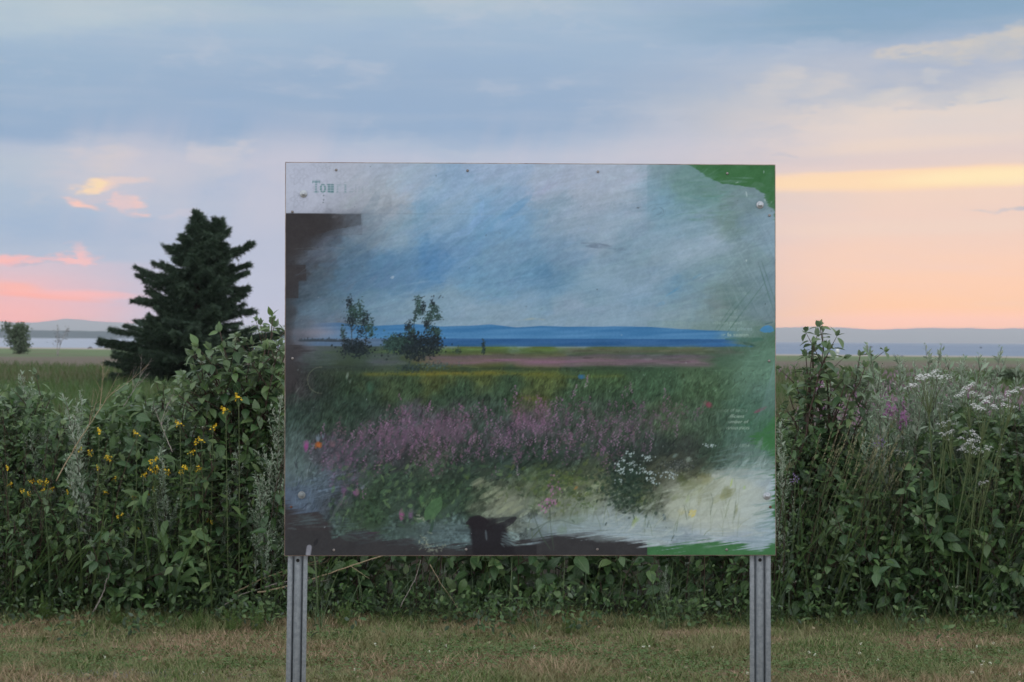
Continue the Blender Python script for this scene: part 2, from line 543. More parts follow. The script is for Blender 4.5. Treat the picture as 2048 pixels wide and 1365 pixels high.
M['fartree'] = leaf_mat('far_tree_leaf', [(0.085, 0.125, 0.08), (0.115, 0.16, 0.10), (0.135, 0.17, 0.12)], None, 0.7, 0.2, 0, 0.2)
M['fartwig'] = leaf_mat('far_sparse_leaf', [(0.12, 0.105, 0.10), (0.16, 0.13, 0.13)], None, 0.8, 0.1, 0, 0.2)
M['palebark'] = plain_mat('pale_bark', (0.26, 0.24, 0.23), (0.36, 0.33, 0.32), 10, 0.8)

# ------------------------------------------------------------------ leaf templates


def leaf_tpl(w=0.55, rows=6, fold=0.12, droop=0.25, tip=1.0, wave=0.0):
    t = np.linspace(0, 1, rows)
    prof = np.sin(PI * np.clip(t, 0, 1) ** 0.82) ** 0.85 * (1 - 0.35 * t ** 3)
    prof[0] = 0.04; prof[-1] = 0.0
    v = []; uv = []
    for i, tt in enumerate(t):
        z = -droop * tt * tt
        hw = prof[i] * w / 2
        wv = wave * math.sin(tt * 9)
        v += [(-hw, tt, z + fold * hw * 2 + wv), (0, tt, z), (hw, tt, z + fold * hw * 2 - wv)]
        uv += [(0, tt), (0.5, tt), (1, tt)]
    q = []
    for i in range(rows - 1):
        a = i * 3
        q += [(a, a + 1, a + 4, a + 3), (a + 1, a + 2, a + 5, a + 4)]
    return np.array(v), np.array(q), np.array(uv)


def strip_tpl(w=0.08, rows=5, droop=0.3, taper=1.0):
    t = np.linspace(0, 1, rows)
    v = []; uv = []
    for tt in t:
        hw = w / 2 * (1 - taper * tt ** 2) if tt < 1 else w * 0.02
        v += [(-hw, tt, -droop * tt * tt), (hw, tt, -droop * tt * tt)]
        uv += [(0, tt), (1, tt)]
    q = [(2 * i, 2 * i + 1, 2 * i + 3, 2 * i + 2) for i in range(rows - 1)]
    return np.array(v), np.array(q), np.array(uv)


def disc_tpl(n=6, dome=0.25):
    a = np.linspace(0, 2 * PI, n, endpoint=False)
    v = [(0, 0, dome)] + [(math.cos(x) * (1 if i % 2 else 0.75), math.sin(x) * (1 if i % 2 else 0.75), 0) for i, x in enumerate(a)]
    tr = [(0, i + 1, (i + 1) % n + 1) for i in range(n)]
    return np.array(v), np.array(tr), np.zeros((n + 1, 2))


LEAF = leaf_tpl(0.58, 6, 0.14, 0.22)
LEAF_N = leaf_tpl(0.36, 6, 0.16, 0.30)
LEAF_S = leaf_tpl(0.60, 4, 0.15, 0.15)
LANCE = leaf_tpl(0.18, 5, 0.15, 0.30)
BIT = leaf_tpl(0.34, 3, 0.10, 0.10)
STRIP = strip_tpl(0.030, 6, 0.55)
NEEDLE = strip_tpl(0.22, 2, 0.0)
DISC = disc_tpl(6, 0.3)
DISC8 = disc_tpl(8, 0.35)
UP = np.array([0, 0, 1.0])


def rnd(a, b, n=None):
    return rng.uniform(a, b, n)


def rvec(n):
    return unit(rng.normal(size=(n, 3)))


def bez(a, b, c, n):
    t = np.linspace(0, 1, n)[:, None]
    return (1 - t) ** 2 * a + 2 * t * (1 - t) * b + t * t * c

# ------------------------------------------------------------------ the setting


def setting():
    # meadow and lawn: one sheet to the shore
    m, g, b = base_mat('meadow_ground')
    pos = g.new('ShaderNodeNewGeometry').outputs['Position']
    x, y, z = g.sep(pos)
    off = g.m('DIVIDE', 1.5 * F, g.m('MAXIMUM', y, 4.0))
    wob = g.m('SUBTRACT', g.noise(g.vm('MULTIPLY', pos, (0.02, 0.01, 0)), 1.0, 5, 0.6), 0.5)
    off2 = g.m('ADD', off, g.m('MULTIPLY', wob, g.m('MULTIPLY', off, 0.9)))
    t = g.m('DIVIDE', off2, 160.0)
    far = g.ramp(t, [(0.13, (0.17, 0.215, 0.10)), (0.16, (0.125, 0.175, 0.085)), (0.21, (0.105, 0.145, 0.075)), (0.25, (0.125, 0.11, 0.085)), (0.36, (0.12, 0.10, 0.08)),
                     (0.42, (0.085, 0.115, 0.055)), (0.60, (0.08, 0.11, 0.05)), (0.8, (0.10, 0.10, 0.06)), (1.0, (0.06, 0.09, 0.04))])
    n2 = g.noise(g.vm('MULTIPLY', pos, (0.10, 0.05, 0)), 1.0, 6, 0.65)
    far = g.mix(g.m('MULTIPLY', g.smooth(n2, 0.52, 0.66), 0.6), far, (0.12, 0.092, 0.075))
    far = g.mix(g.m('MULTIPLY', g.smooth(n2, 0.48, 0.36), 0.5), far, (0.065, 0.105, 0.045))
    n3 = g.noise(pos, 9.0, 5, 0.7)
    n4 = g.noise(pos, 1.6, 4, 0.6)
    soil = g.mix(g.smooth(n3, 0.35, 0.65), (0.12, 0.09, 0.065), (0.30, 0.225, 0.155))
    soil = g.mix(g.m('MULTIPLY', g.smooth(n4, 0.45, 0.6), 0.5), soil, (0.10, 0.12, 0.06))
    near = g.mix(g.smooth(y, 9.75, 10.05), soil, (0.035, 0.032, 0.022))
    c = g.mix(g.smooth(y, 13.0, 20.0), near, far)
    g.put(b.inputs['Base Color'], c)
    b.inputs['Roughness'].default_value = 0.95
    b.inputs['Specular IOR Level'].default_value = 0.1
    ys = np.unique(np.concatenate([np.linspace(-25, 30, 56), np.geomspace(30, 250, 50)]))
    xs = np.linspace(-1, 1, 61)
    xs = np.sign(xs) * np.abs(xs) ** 1.5 * 260
    X, Y = np.meshgrid(xs, ys)
    shore = 214 - X * 0.42 + 5 * np.sin(X / 17.0) + 2.5 * np.sin(X / 5.3)
    Y = np.where(Y > 30, 30 + (Y - 30) / 220 * (shore - 30), Y)
    Z = 0.012 * np.sin(X * 1.7) * np.sin(Y * 2.1) * (Y < 14) - 0.02 * (Y > shore - 0.5)
    # a small skirt so that the shore has an edge
    X = np.vstack([X, X[-1:]]); Y = np.vstack([Y, Y[-1:] + 0.3]); Z = np.vstack([Z, Z[-1:] - 0.6])
    nr, nc = X.shape
    idx = np.arange(nr * nc).reshape(nr, nc)
    q = np.stack([idx[:-1, :-1], idx[:-1, 1:], idx[1:, 1:], idx[1:, :-1]], -1).reshape(-1, 4)
    mb = MB().add(np.stack([X, Y, Z], -1).reshape(-1, 3), q)
    tag(mb.obj('ground', m), kind='structure')

    # wet tidal flat along the shore and the wide river behind it
    m, g, b = base_mat('tidal_mud')
    pos = g.new('ShaderNodeNewGeometry').outputs['Position']
    n = g.noise(g.vm('MULTIPLY', pos, (0.02, 0.06, 0)), 1.0, 5, 0.6)
    g.put(b.inputs['Base Color'], g.mix(n, (0.26, 0.23, 0.195), (0.35, 0.31, 0.27)))
    b.inputs['Roughness'].default_value = 0.75
    b.inputs['Specular IOR Level'].default_value = 0.2
    mb = MB()
    xx = np.linspace(-300, 300, 61)
    s0 = 205 - xx * 0.42
    s1 = 246 - xx * 0.42 + 3 * np.sin(xx / 23.0) + np.clip(-xx * 0.12, 0, 30)
    v = np.concatenate([np.stack([xx, s0, 0 * xx - 0.035], 1), np.stack([xx, s1, 0 * xx - 0.07], 1)])
    mb.add(v, [(i, i + 1, 62 + i, 61 + i) for i in range(60)])
    tag(mb.obj('tidal_flat', m), kind='structure')

    m, g, b = base_mat('river_water')
    pos = g.new('ShaderNodeNewGeometry').outputs['Position']
    x, y, z = g.sep(pos)
    pale = g.smooth(g.m('DIVIDE', x, g.m('MAXIMUM', y, 1.0)), 0.02, -0.16)
    n = g.noise(g.vm('MULTIPLY', pos, (0.0006, 0.003, 0)), 1.0, 4, 0.6)
    water_tone = g.mix(pale, (0.13, 0.18, 0.265), (0.28, 0.315, 0.39))  # sky reflection put into the base colour: paler left, bluer right
    g.put(b.inputs['Base Color'], g.mix(g.smooth(n, 0.3, 0.7), water_tone, g.mix(0.25, water_tone, (0.30, 0.34, 0.40))))
    b.inputs['Specular IOR Level'].default_value = 0.10
    wv = g.noise(g.vm('MULTIPLY', pos, (0.5, 1.2, 0)), 1.0, 3, 0.6)
    bp = g.new('ShaderNodeBump')
    g.put(bp.inputs['Strength'], g.m('ADD', 0.10, g.m('MULTIPLY', g.m('SUBTRACT', 1.0, pale), 0.9)))
    bp.inputs['Distance'].default_value = 0.25
    g.l.new(wv, bp.inputs['Height'])
    g.l.new(bp.outputs[0], b.inputs['Normal'])
    b.inputs['Roughness'].default_value = 0.55
    mb = MB()
    mb.add([(-14000, 60, -0.22), (14000, 60, -0.22), (14000, 17000, -0.22), (-14000, 17000, -0.22)], [(0, 1, 2, 3)])
    tag(mb.obj('water', m), kind='structure')

    # far shore: high blue hills, and a nearer low wooded point on the left
    hill = plain_mat('wooded_hill', (0.05, 0.075, 0.085), (0.07, 0.10, 0.10), 0.004, 0.95, 0, 0.0)
    low = plain_mat('low_wooded_shore', (0.030, 0.060, 0.075), (0.045, 0.080, 0.095), 0.01, 0.95, 0, 0.0)  # blue of the haze is put into both forest colours

    def ridge(name, Yd, prof, depth, mat, rough, step):
        px = np.arange(prof[0][0], prof[-1][0] + 1, step)
        tx = np.interp(px, [q[0] for q in prof], [q[1] for q in prof])
        tx = tx + rough * (np.sin(px / 37.0) + 0.6 * np.sin(px / 13.7 + 1) + 0.4 * np.sin(px / 5.9 + 2))
        rows = []
        for k, (fy, fz) in enumerate([(-0.55, -0.02), (-0.3, 0.45), (-0.12, 0.8), (0.0, 1.0), (0.25, 0.7), (0.6, -0.02)]):
            row = []
            for a, t_ in zip(px, tx):
                p = at(a, t_, Yd)
                row.append((p.x * (1 + fy * depth / Yd), Yd + fy * depth, max(p.z, 1.0) * fz - (5 if fz < 0 else 0)))
            rows.append(row)
        A = np.array(rows)
        nr, nc = A.shape[:2]
        idx = np.arange(nr * nc).reshape(nr, nc)
        q = np.stack([idx[:-1, :-1], idx[:-1, 1:], idx[1:, 1:], idx[1:, :-1]], -1).reshape(-1, 4)
        tag(MB().add(A.reshape(-1, 3), q).obj(name, mat), kind='structure')
    ridge('hills', 14000, [(-900, 648), (-400, 640), (-100, 646), (0, 642), (25, 644), (60, 645), (95, 642), (130, 638), (165, 640), (200, 644), (260, 646), (420, 652), (700, 650),
                           (900, 645), (1200, 650), (1500, 657), (1545, 656), (1600, 655), (1640, 653), (1700, 656), (1760, 660), (1800, 658),
                           (1860, 656), (1930, 656), (1990, 658), (2048, 657), (2300, 650), (2700, 646), (3000, 655)], 3000, hill, 0.5, 12)
    ridge('shore_hills', 3900, [(-900, 652), (-300, 656), (0, 658), (60, 660), (130, 662), (250, 664), (400, 667), (560, 671), (700, 675.5)], 500, low, 0.5, 5)


setting()

# ------------------------------------------------------------------ the painting on the sign, in photograph pixels
PX0, PY0, PX1, PY1 = 572.0, 326.0, 1549.0, 1110.0
NW, NH = 704, 565
SX, SY = (NW - 1) / (PX1 - PX0), (NH - 1) / (PY1 - PY0)
prng = np.random.default_rng(11)


def vnoise(h, w, cells, seed, octaves=4, gain=0.55):
    """value noise by bilinear upsampling; cells = (down, across)"""
    r = np.random.default_rng(seed)
    out = np.zeros((h, w)); amp = 1.0; tot = 0
    cy, cx = cells
    for o in range(octaves):
        gy, gx = max(2, int(cy)), max(2, int(cx))
        gr = r.random((gy + 2, gx + 2))
        yy = np.linspace(0, gy, h); xx = np.linspace(0, gx, w)
        iy = np.floor(yy).astype(int); ix = np.floor(xx).astype(int)
        fy = yy - iy; fx = xx - ix
        fy = fy * fy * (3 - 2 * fy); fx = fx * fx * (3 - 2 * fx)
        a = gr[iy][:, ix]; bq = gr[iy][:, ix + 1]; c = gr[iy + 1][:, ix]; d = gr[iy + 1][:, ix + 1]
        out += amp * ((a * (1 - fx) + bq * fx) * (1 - fy)[:, None] + (c * (1 - fx) + d * fx) * fy[:, None])
        tot += amp; amp *= gain; cy *= 2; cx *= 2
    return out / tot


def paint():
    XX, YY = np.meshgrid(np.linspace(PX0, PX1, NW), np.linspace(PY0, PY1, NH))
    BIGN = vnoise(NH * 2, NW * 2, (40, 40), 5, 5, 0.75)

    def dirnoise(deg, ls, ws, seed):
        """streaks along a direction (degrees above horizontal)"""
        a = math.radians(deg)
        u = (XX - PX0) * math.cos(a) - (YY - PY0) * math.sin(a)
        v = (XX - PX0) * math.sin(a) + (YY - PY0) * math.cos(a)
        r = np.random.default_rng(seed).random((512, 512))
        su = (u / ls) % 511; sv2 = (v / ws) % 511
        iu = su.astype(int); iv = sv2.astype(int)
        fu = su - iu; fv = sv2 - iv
        fu = fu * fu * (3 - 2 * fu)
        return ((r[iv, iu] * (1 - fu) + r[iv, (iu + 1) % 512] * fu) * (1 - fv)
                + (r[(iv + 1) % 512, iu] * (1 - fu) + r[(iv + 1) % 512, (iu + 1) % 512] * fu) * fv)

    def field(pts, sig, XX, YY):
        num = np.zeros((NH, NW, 3)); den = np.zeros((NH, NW))
        for px, py, c in pts:
            d2 = (XX - px) ** 2 + (YY - py) ** 2
            w = np.exp(-d2 / (2 * sig * sig)) + 1e-5 / (1 + d2 / 1e4)
            num += w[..., None] * np.array(c, float); den += w
        return num / den[..., None] / 255.0

    ss = lambda v, a, b: (lambda t: t * t * (3 - 2 * t))(np.clip((v - a) / (b - a), 0, 1))
    A = np.zeros((NH, NW, 3))
    col = lambda *c: np.array(c, float) / 255.0

    def over(mask, c):
        A[:] = A + (np.asarray(c) - A) * mask[..., None]

    def stroke(pts, w, c, a=1.0, bristle=0.35, taper=True, soft=1.0):
        pts = np.array([((x - PX0) * SX, (y - PY0) * SY) for x, y in pts], float)
        w = w * SX
        pad = w / 2 + 2
        x0 = int(max(0, math.floor(pts[:, 0].min() - pad))); x1 = int(min(NW, math.ceil(pts[:, 0].max() + pad) + 1))
        y0 = int(max(0, math.floor(pts[:, 1].min() - pad))); y1 = int(min(NH, math.ceil(pts[:, 1].max() + pad) + 1))
        if x1 <= x0 or y1 <= y0:
            return
        gx, gy = np.meshgrid(np.arange(x0, x1), np.arange(y0, y1))
        best = np.full(gx.shape, -1e9)
        n = len(pts) - 1
        for i in range(n):
            ax, ay = pts[i]; bx, by = pts[i + 1]
            dx, dy = bx - ax, by - ay
            L = dx * dx + dy * dy + 1e-9
            t = np.clip(((gx - ax) * dx + (gy - ay) * dy) / L, 0, 1)
            d = np.hypot(gx - ax - t * dx, gy - ay - t * dy)
            s = (i + t) / n
            hw = w / 2 * (np.sqrt(np.clip(4 * s * (1 - s) + 0.12, 0, 1)) if taper else 1.0)
            best = np.maximum(best, hw - d)
        mk = np.clip(best / soft + 0.5, 0, 1) * a
        if bristle:
            oy, ox = prng.integers(0, NH), prng.integers(0, NW)
            b_ = BIGN[oy:oy + y1 - y0, ox:ox + x1 - x0]
            mk = mk * np.clip(1 - bristle * (b_ - 0.2) * 2.2, 0, 1)
        A[y0:y1, x0:x1] += (np.asarray(c, float) - A[y0:y1, x0:x1]) * mk[..., None]

    # ---- the printed panel underneath
    over(np.ones((NH, NW)), col(52, 50, 52))
    hdr = (YY < 427) & (XX < 1293)
    per = 46.0
    uu = ((XX - 575) % per) / per - 0.5; vv = ((YY - 330 + (np.floor((XX - 575) / per) % 2) * per / 2) % per) / per - 0.5
    rr = np.hypot(uu, vv); an = np.arctan2(vv, uu)
    dam = ss(np.abs(rr - 0.30 - 0.08 * np.cos(6 * an)), 0.07, 0.03) + ss(np.abs(rr - 0.13 - 0.04 * np.cos(4 * an)), 0.05, 0.02)
    A[hdr] = (col(166, 172, 188) + (np.clip(dam, 0, 1) * -0.034 * (0.6 + vnoise(NH, NW, (8, 8), 3)))[..., None])[hdr]
    grn = XX >= 1293
    A[grn] = (col(58, 100, 64) + (vnoise(NH, NW, (30, 40), 9) - 0.5)[..., None] * 0.05)[grn]
    bot = (YY > 1060) & (XX < 1293)
    A[bot] = col(50, 50, 52) + 0 * A[bot]
    A += ((vnoise(NH, NW, (60, 60), 21) - 0.5) * 0.03)[..., None]

    # ---- colour of the overpainting
    pts = [
        (590, 345, (162, 168, 186)), (600, 400, (164, 168, 182)), (700, 380, (150, 158, 170)), (690, 415, (148, 156, 166)), (770, 400, (146, 154, 164)), (780, 350, (150, 162, 178)), (840, 350, (145, 163, 182)),
        (900, 380, (130, 156, 182)), (960, 420, (113, 149, 182)), (1000, 350, (140, 160, 184)), (1040, 440, (112, 148, 178)), (1000, 400, (120, 152, 180)),
        (600, 450, (46, 46, 50)), (640, 450, (50, 54, 60)), (690, 442, (62, 66, 74)), (745, 450, (118, 134, 148)), (800, 470, (122, 146, 164)), (860, 460, (110, 145, 172)),
        (930, 500, (98, 133, 166)), (900, 440, (124, 152, 176)), (600, 490, (70, 74, 82)), (650, 500, (80, 90, 104)), (720, 510, (82, 108, 130)), (800, 520, (86, 124, 156)),
        (860, 520, (78, 122, 162)), (1000, 500, (106, 137, 162)), (950, 470, (104, 142, 172)), (590, 540, (50, 49, 52)), (640, 560, (70, 84, 96)), (700, 560, (78, 106, 128)), (760, 560, (82, 115, 144)),
        (800, 560, (92, 126, 154)), (950, 560, (102, 140, 168)), (1000, 560, (100, 136, 164)), (590, 600, (62, 76, 88)), (600, 640, (72, 86, 98)), (650, 620, (86, 110, 128)), (720, 620, (98, 126, 146)),
        (780, 620, (108, 136, 156)), (850, 630, (118, 144, 162)), (900, 610, (116, 143, 162)), (960, 625, (122, 146, 164)), (1030, 620, (120, 145, 164)), (1060, 590, (112, 142, 164)),
        (1100, 360, (148, 162, 182)), (1170, 370, (150, 162, 180)), (1250, 350, (152, 165, 182)), (1270, 420, (138, 156, 174)), (1200, 395, (143, 157, 173)), (1330, 345, (116, 140, 150)), (1330, 400, (112, 146, 168)), (1300, 380, (118, 146, 164)),
        (1390, 385, (94, 130, 128)), (1370, 365, (104, 134, 136)), (1440, 390, (104, 130, 134)), (1490, 385, (112, 134, 142)), (1480, 410, (108, 130, 138)), (1460, 440, (100, 126, 122)), (1450, 420, (104, 128, 130)),
        (1380, 440, (122, 148, 164)), (1340, 440, (116, 146, 166)), (1500, 460, (116, 140, 156)), (1535, 470, (124, 148, 164)), (1100, 430, (126, 149, 168)), (1160, 440, (132, 152, 170)), (1230, 450, (132, 152, 170)), (1300, 460, (120, 146, 164)),
        (1120, 500, (110, 138, 162)), (1060, 500, (104, 138, 164)), (1260, 500, (114, 140, 158)), (1310, 520, (122, 146, 162)), (1080, 560, (82, 122, 154)), (1050, 550, (92, 130, 160)), (1120, 560, (92, 128, 154)), (1170, 580, (112, 142, 162)),
        (1220, 560, (122, 148, 166)), (1260, 590, (118, 146, 168)), (1270, 550, (122, 146, 164)), (1350, 500, (132, 154, 170)), (1420, 475, (138, 158, 174)), (1390, 520, (122, 146, 158)), (1440, 530, (114, 138, 146)), (1490, 520, (112, 135, 142)),
        (1500, 570, (98, 122, 124)), (1490, 600, (94, 118, 118)), (1400, 560, (110, 138, 150)), (1440, 620, (108, 128, 130)), (1350, 620, (120, 142, 152)), (1300, 560, (116, 142, 160)), (1340, 580, (100, 136, 160)), (1530, 560, (112, 136, 148)), (1535, 610, (104, 128, 138)),
        (1530, 640, (102, 122, 126)), (1470, 645, (106, 130, 128)), (1400, 640, (112, 134, 138)), (1140, 630, (122, 146, 164)), (1220, 630, (122, 147, 165)), (1290, 630, (120, 144, 160)),
        (1530, 680, (70, 100, 84)), (1530, 740, (86, 120, 104)), (1500, 760, (84, 114, 96)), (1530, 800, (82, 112, 104)), (1500, 820, (66, 98, 82)), (1470, 720, (66, 92, 76)),
        (600, 680, (84, 84, 94)), (640, 665, (96, 98, 112)), (600, 710, (70, 74, 82)), (650, 705, (62, 78, 74)), (720, 710, (56, 74, 62)), (760, 725, (66, 78, 84)), (590, 760, (54, 54, 56)), (620, 760, (46, 52, 50)),
        (680, 740, (54, 66, 50)), (660, 780, (38, 50, 44)), (720, 770, (42, 60, 46)), (760, 750, (62, 78, 48)), (800, 760, (52, 72, 50)), (860, 745, (72, 82, 46)), (900, 780, (48, 70, 52)), (960, 750, (74, 86, 48)), (1000, 780, (52, 76, 56)),
        (1080, 745, (74, 88, 48)), (1060, 795, (66, 80, 48)), (1140, 770, (56, 80, 58)), (1200, 750, (60, 84, 54)), (1220, 790, (50, 72, 54)), (1280, 750, (56, 82, 60)), (1330, 770, (56, 80, 60)), (1400, 750, (66, 90, 66)), (1400, 790, (62, 86, 62)), (1450, 770, (72, 100, 78)),
        (600, 830, (44, 60, 54)), (650, 840, (46, 64, 52)), (700, 820, (44, 62, 52)), (760, 830, (52, 66, 60)), (820, 850, (66, 70, 74)), (900, 850, (70, 70, 76)), (960, 830, (52, 70, 60)), (1000, 860, (60, 68, 68)), (1060, 840, (76, 72, 80)), (1130, 850, (56, 70, 62)),
        (1200, 840, (58, 74, 62)), (1270, 850, (58, 74, 62)), (1330, 840, (64, 82, 62)), (1400, 850, (64, 84, 68)), (1460, 850, (66, 92, 78)), (1520, 850, (56, 96, 70)), (600, 890, (64, 80, 78)), (600, 940, (80, 98, 98)), (660, 900, (66, 70, 78)), (720, 920, (50, 62, 60)),
        (780, 920, (58, 62, 66)), (860, 920, (54, 64, 56)), (930, 920, (48, 62, 56)), (1000, 930, (42, 58, 52)), (1060, 920, (44, 60, 52)), (1120, 930, (44, 60, 54)), (1180, 910, (54, 66, 60)), (1240, 930, (44, 56, 52)), (1300, 900, (50, 62, 58)), (1360, 920, (50, 58, 54)), (1420, 910, (52, 72, 60)), (1480, 900, (78, 106, 98)), (1525, 890, (72, 104, 92)),
        (600, 1000, (76, 92, 112)), (620, 980, (70, 86, 98)), (660, 980, (62, 72, 80)), (680, 960, (70, 74, 82)), (650, 1030, (54, 60, 66)), (720, 980, (48, 66, 50)), (740, 1030, (46, 66, 46)), (700, 1050, (56, 72, 62)), (680, 1075, (66, 86, 86)), (800, 980, (48, 66, 54)), (820, 1020, (52, 66, 58)), (780, 1060, (60, 78, 74)), (860, 1000, (52, 76, 52)),
        (900, 980, (42, 58, 46)), (940, 990, (44, 60, 46)), (860, 1060, (74, 92, 92)), (900, 1070, (76, 96, 98)), (980, 980, (86, 98, 78)), (1000, 1010, (118, 126, 108)), (1020, 1040, (96, 108, 98)), (1040, 1070, (92, 108, 108)), (1060, 980, (70, 88, 60)), (1100, 1000, (104, 112, 96)), (1120, 970, (84, 96, 62)), (1170, 970, (90, 100, 74)), (1150, 1010, (118, 132, 118)),
        (1130, 1050, (98, 116, 108)), (1200, 1040, (130, 146, 150)), (1100, 1075, (104, 122, 132)), (1180, 1070, (124, 142, 154)), (1240, 960, (46, 58, 48)), (1250, 1000, (44, 58, 42)), (1290, 1010, (62, 72, 54)), (1310, 960, (58, 64, 50)), (1330, 980, (118, 126, 112)), (1380, 970, (76, 84, 56)), (1380, 1010, (146, 158, 146)), (1300, 1050, (140, 156, 154)), (1260, 1070, (136, 152, 160)),
        (1440, 960, (152, 164, 158)), (1440, 1020, (154, 166, 158)), (1500, 950, (142, 158, 158)), (1500, 1000, (146, 160, 160)), (1530, 1000, (138, 156, 170)), (1480, 1060, (138, 154, 166)), (1400, 1060, (146, 160, 166)), (1520, 1060, (130, 150, 160)), (1350, 1075, (128, 146, 158)),
    ]
    wx = (vnoise(NH, NW, (16, 16), 61, 5, .65) - .5) * 90; wy = (vnoise(NH, NW, (22, 14), 62, 5, .65) - .5) * 60
    C = field(pts, 21, XX + wx, YY + wy)
    gray = C.mean(-1, keepdims=True)
    C = C + (gray - C) * np.where(YY < 680, 0.04, 0.12)[..., None]
    mdw = (YY > 690)[..., None] * ss(XX, 1500, 1400)[..., None]
    C = C * (1 + mdw * (np.array([0.98, 0.97, 0.97]) - 1)) * (1 - .04 * ss(YY, 745, 790) * ss(YY, 1000, 930) * ss(XX, 600, 660))[..., None]
    blade = (dirnoise(66, 7, 1.6, 41) - .5) * .42 + (dirnoise(80, 12, 1.8, 43) - .5) * .3 + (vnoise(NH, NW, (60, 90), 45, 3, .6) - .5) * .7
    leafn = (vnoise(NH, NW, (150, 190), 44, 2, .6) - .5) * 1.3 * ss(XX + (YY - 900) * .35, 670, 720)
    C = C * (1 + mdw * np.clip(np.where(YY < 905, blade, .35 * blade + leafn), -.45, .55)[..., None] * ss(YY, 735, 765)[..., None] * np.where(C.mean(-1) > .40, .25, .8)[..., None])
    # where the paint covers the print
    edge = (vnoise(NH, NW, (14, 14), 31) - 0.5)
    brd = dirnoise(8, 60, 2.2, 4) - 0.5
    cover = np.ones((NH, NW))
    # top left header: paint thins out towards the corner
    cover *= np.clip(ss((XX - 590) * 0.9 + (YY - 330) * 0.25 * (YY < 427), 5, 190 + 60 * edge) * 0.75 + 0.10 + ss(XX, 720, 860), 0, 1) * (YY < 427) + (YY >= 427)
    # dark upper left corner of the print
    dk = (YY >= 427) & (YY < 720)
    inner = ss(XX + edge * 70 - np.where(YY < 500, 40, 0) - 10 * np.sin(YY / 23.0), 562, np.where(YY < 520, 640, 604))
    cover = np.where(dk, np.clip(inner * 0.96 + ss(YY + edge * 40 + (XX - 575) * 0.75, 490, 530) * 0.35, 0, 1), cover)
    stairs = ((YY > 428) & (XX < 722) & (YY < 450 + (722 - XX) * 0.22 + edge * 10)) | ((XX < 612 + edge * 10) & (YY > 530) & (YY < 562)) | ((XX < 598) & (YY > 560) & (YY < 596)) | ((XX < 586) & (YY > 428) & (YY < 500))
    cover = np.where(stairs, cover * 0.22, cover)
    # left strip beside the meadow
    ls_ = (XX < 620) & (YY > 690) & (YY < 830)
    cover = np.where(ls_, np.minimum(cover, 0.25 + ss(XX + edge * 90 + (YY - 740) * 0.35, 578, 622)), cover)
    # bottom edge: the brush stops in a ragged line
    bl = np.interp(XX, [572, 600, 640, 665, 700, 760, 860, 930, 1040, 1060, 1100, 1130, 1200, 1290, 1330, 1400, 1480, 1520, 1549],
                   [1045, 1030, 1020, 1080, 1066, 1072, 1086, 1090, 1086, 1086, 1072, 1066, 1070, 1083, 1091, 1082, 1088, 1092, 1070])
    cover *= ss(bl - YY + edge * 22 + brd * 30, -6, 6)
    lowleft = ss((XX - 572) * 0.42 + 1012 - YY + edge * 26 + brd * 26, -10, 18)
    lowleft = np.maximum(lowleft, ss(XX, 655, 672) * ss(YY, 1010, 1030) * ss(bl - YY + edge * 10, -2, 3))
    cover = np.where((YY > 1000) & (XX < 700), np.minimum(cover, np.maximum(lowleft, ss(XX, 690, 700))), cover)
    # right edge: green print left bare
    re = np.interp(YY, [326, 335, 352, 363, 366, 372, 385, 405, 420, 470, 820, 850, 865, 885, 905, 930, 960, 985, 1005, 1030, 1060, 1080, 1110],
                   [1375, 1392, 1418, 1440, 1465, 1510, 1528, 1532, 1548, 1552, 1552, 1535, 1512, 1500, 1540, 1549, 1549, 1549, 1540, 1548, 1549, 1549, 1549])
    cover *= np.where(grn, ss(re - XX + edge * 10 + brd * np.where(YY > 850, 30, 8), -2, 4), 1)
    thin = np.where(grn & (YY > 640) & (YY < 900), 0.93, 1.0) * np.where(grn & (YY < 470), 0.97, 1.0)
    over(np.clip(cover * thin, 0, 1), C)
    # seam of the print showing through
    over(((XX < 1293) & (YY < 405) & (XX > 1150)) * 0.22, col(158, 168, 182))
    over(((YY > 426) & (YY < 428) & (XX < 1293)) * 0.18 * ss(XX, 1293, 700), col(90, 96, 104))

    # ---- brush marks in the sky
    sky_ok = cover * (YY < 650)
    for i in range(1500):
        x = prng.uniform(620, 1548); y = prng.uniform(330, 648)
        iy, ix = int((y - PY0) * SY), int((x - PX0) * SX)
        if sky_ok[iy, ix] < 0.6:
            continue
        ang = math.radians(prng.normal(36 if x < 1120 else 18, 10)) if y < 560 else math.radians(prng.normal(12, 10))
        if x > 1440 and prng.random() < 0.5:
            ang = math.radians(prng.choice([-62, 48, 40, 15]))
        L = prng.uniform(25, 110)
        c = np.clip(C[iy, ix] * (1 + prng.normal(0, 0.075)) + prng.normal(0, 0.012, 3), 0, 1)
        dx, dy = math.cos(ang) * L / 2, -math.sin(ang) * L / 2
        k = prng.normal(0, 5)
        k = prng.normal(0, 9)
        stroke([(x - dx, y - dy), (x - dx * .4 + k * .8, y - dy * .4 + k * .8), (x + dx * .4 + k * .8, y + dy * .4 + k * .8), (x + dx, y + dy)], prng.uniform(3, 22), c, prng.uniform(0.10, 0.34), 0.9)
    for i in range(420):
        x = prng.uniform(600, 1540); y = prng.uniform(340, 640)
        iy, ix = int((y - PY0) * SY), int((x - PX0) * SX)
        if sky_ok[iy, ix] < 0.5:
            continue
        ang = math.radians(prng.normal(34, 22)); L = prng.uniform(20, 70)
        c = np.clip(C[iy, ix] + prng.choice([0.05, -0.035, 0.04]), 0, 1)
        dx, dy = math.cos(ang) * L / 2, -math.sin(ang) * L / 2
        stroke([(x - dx, y - dy), (x + dx, y + dy)], 1.5, c, prng.uniform(0.15, 0.4), 0.5)
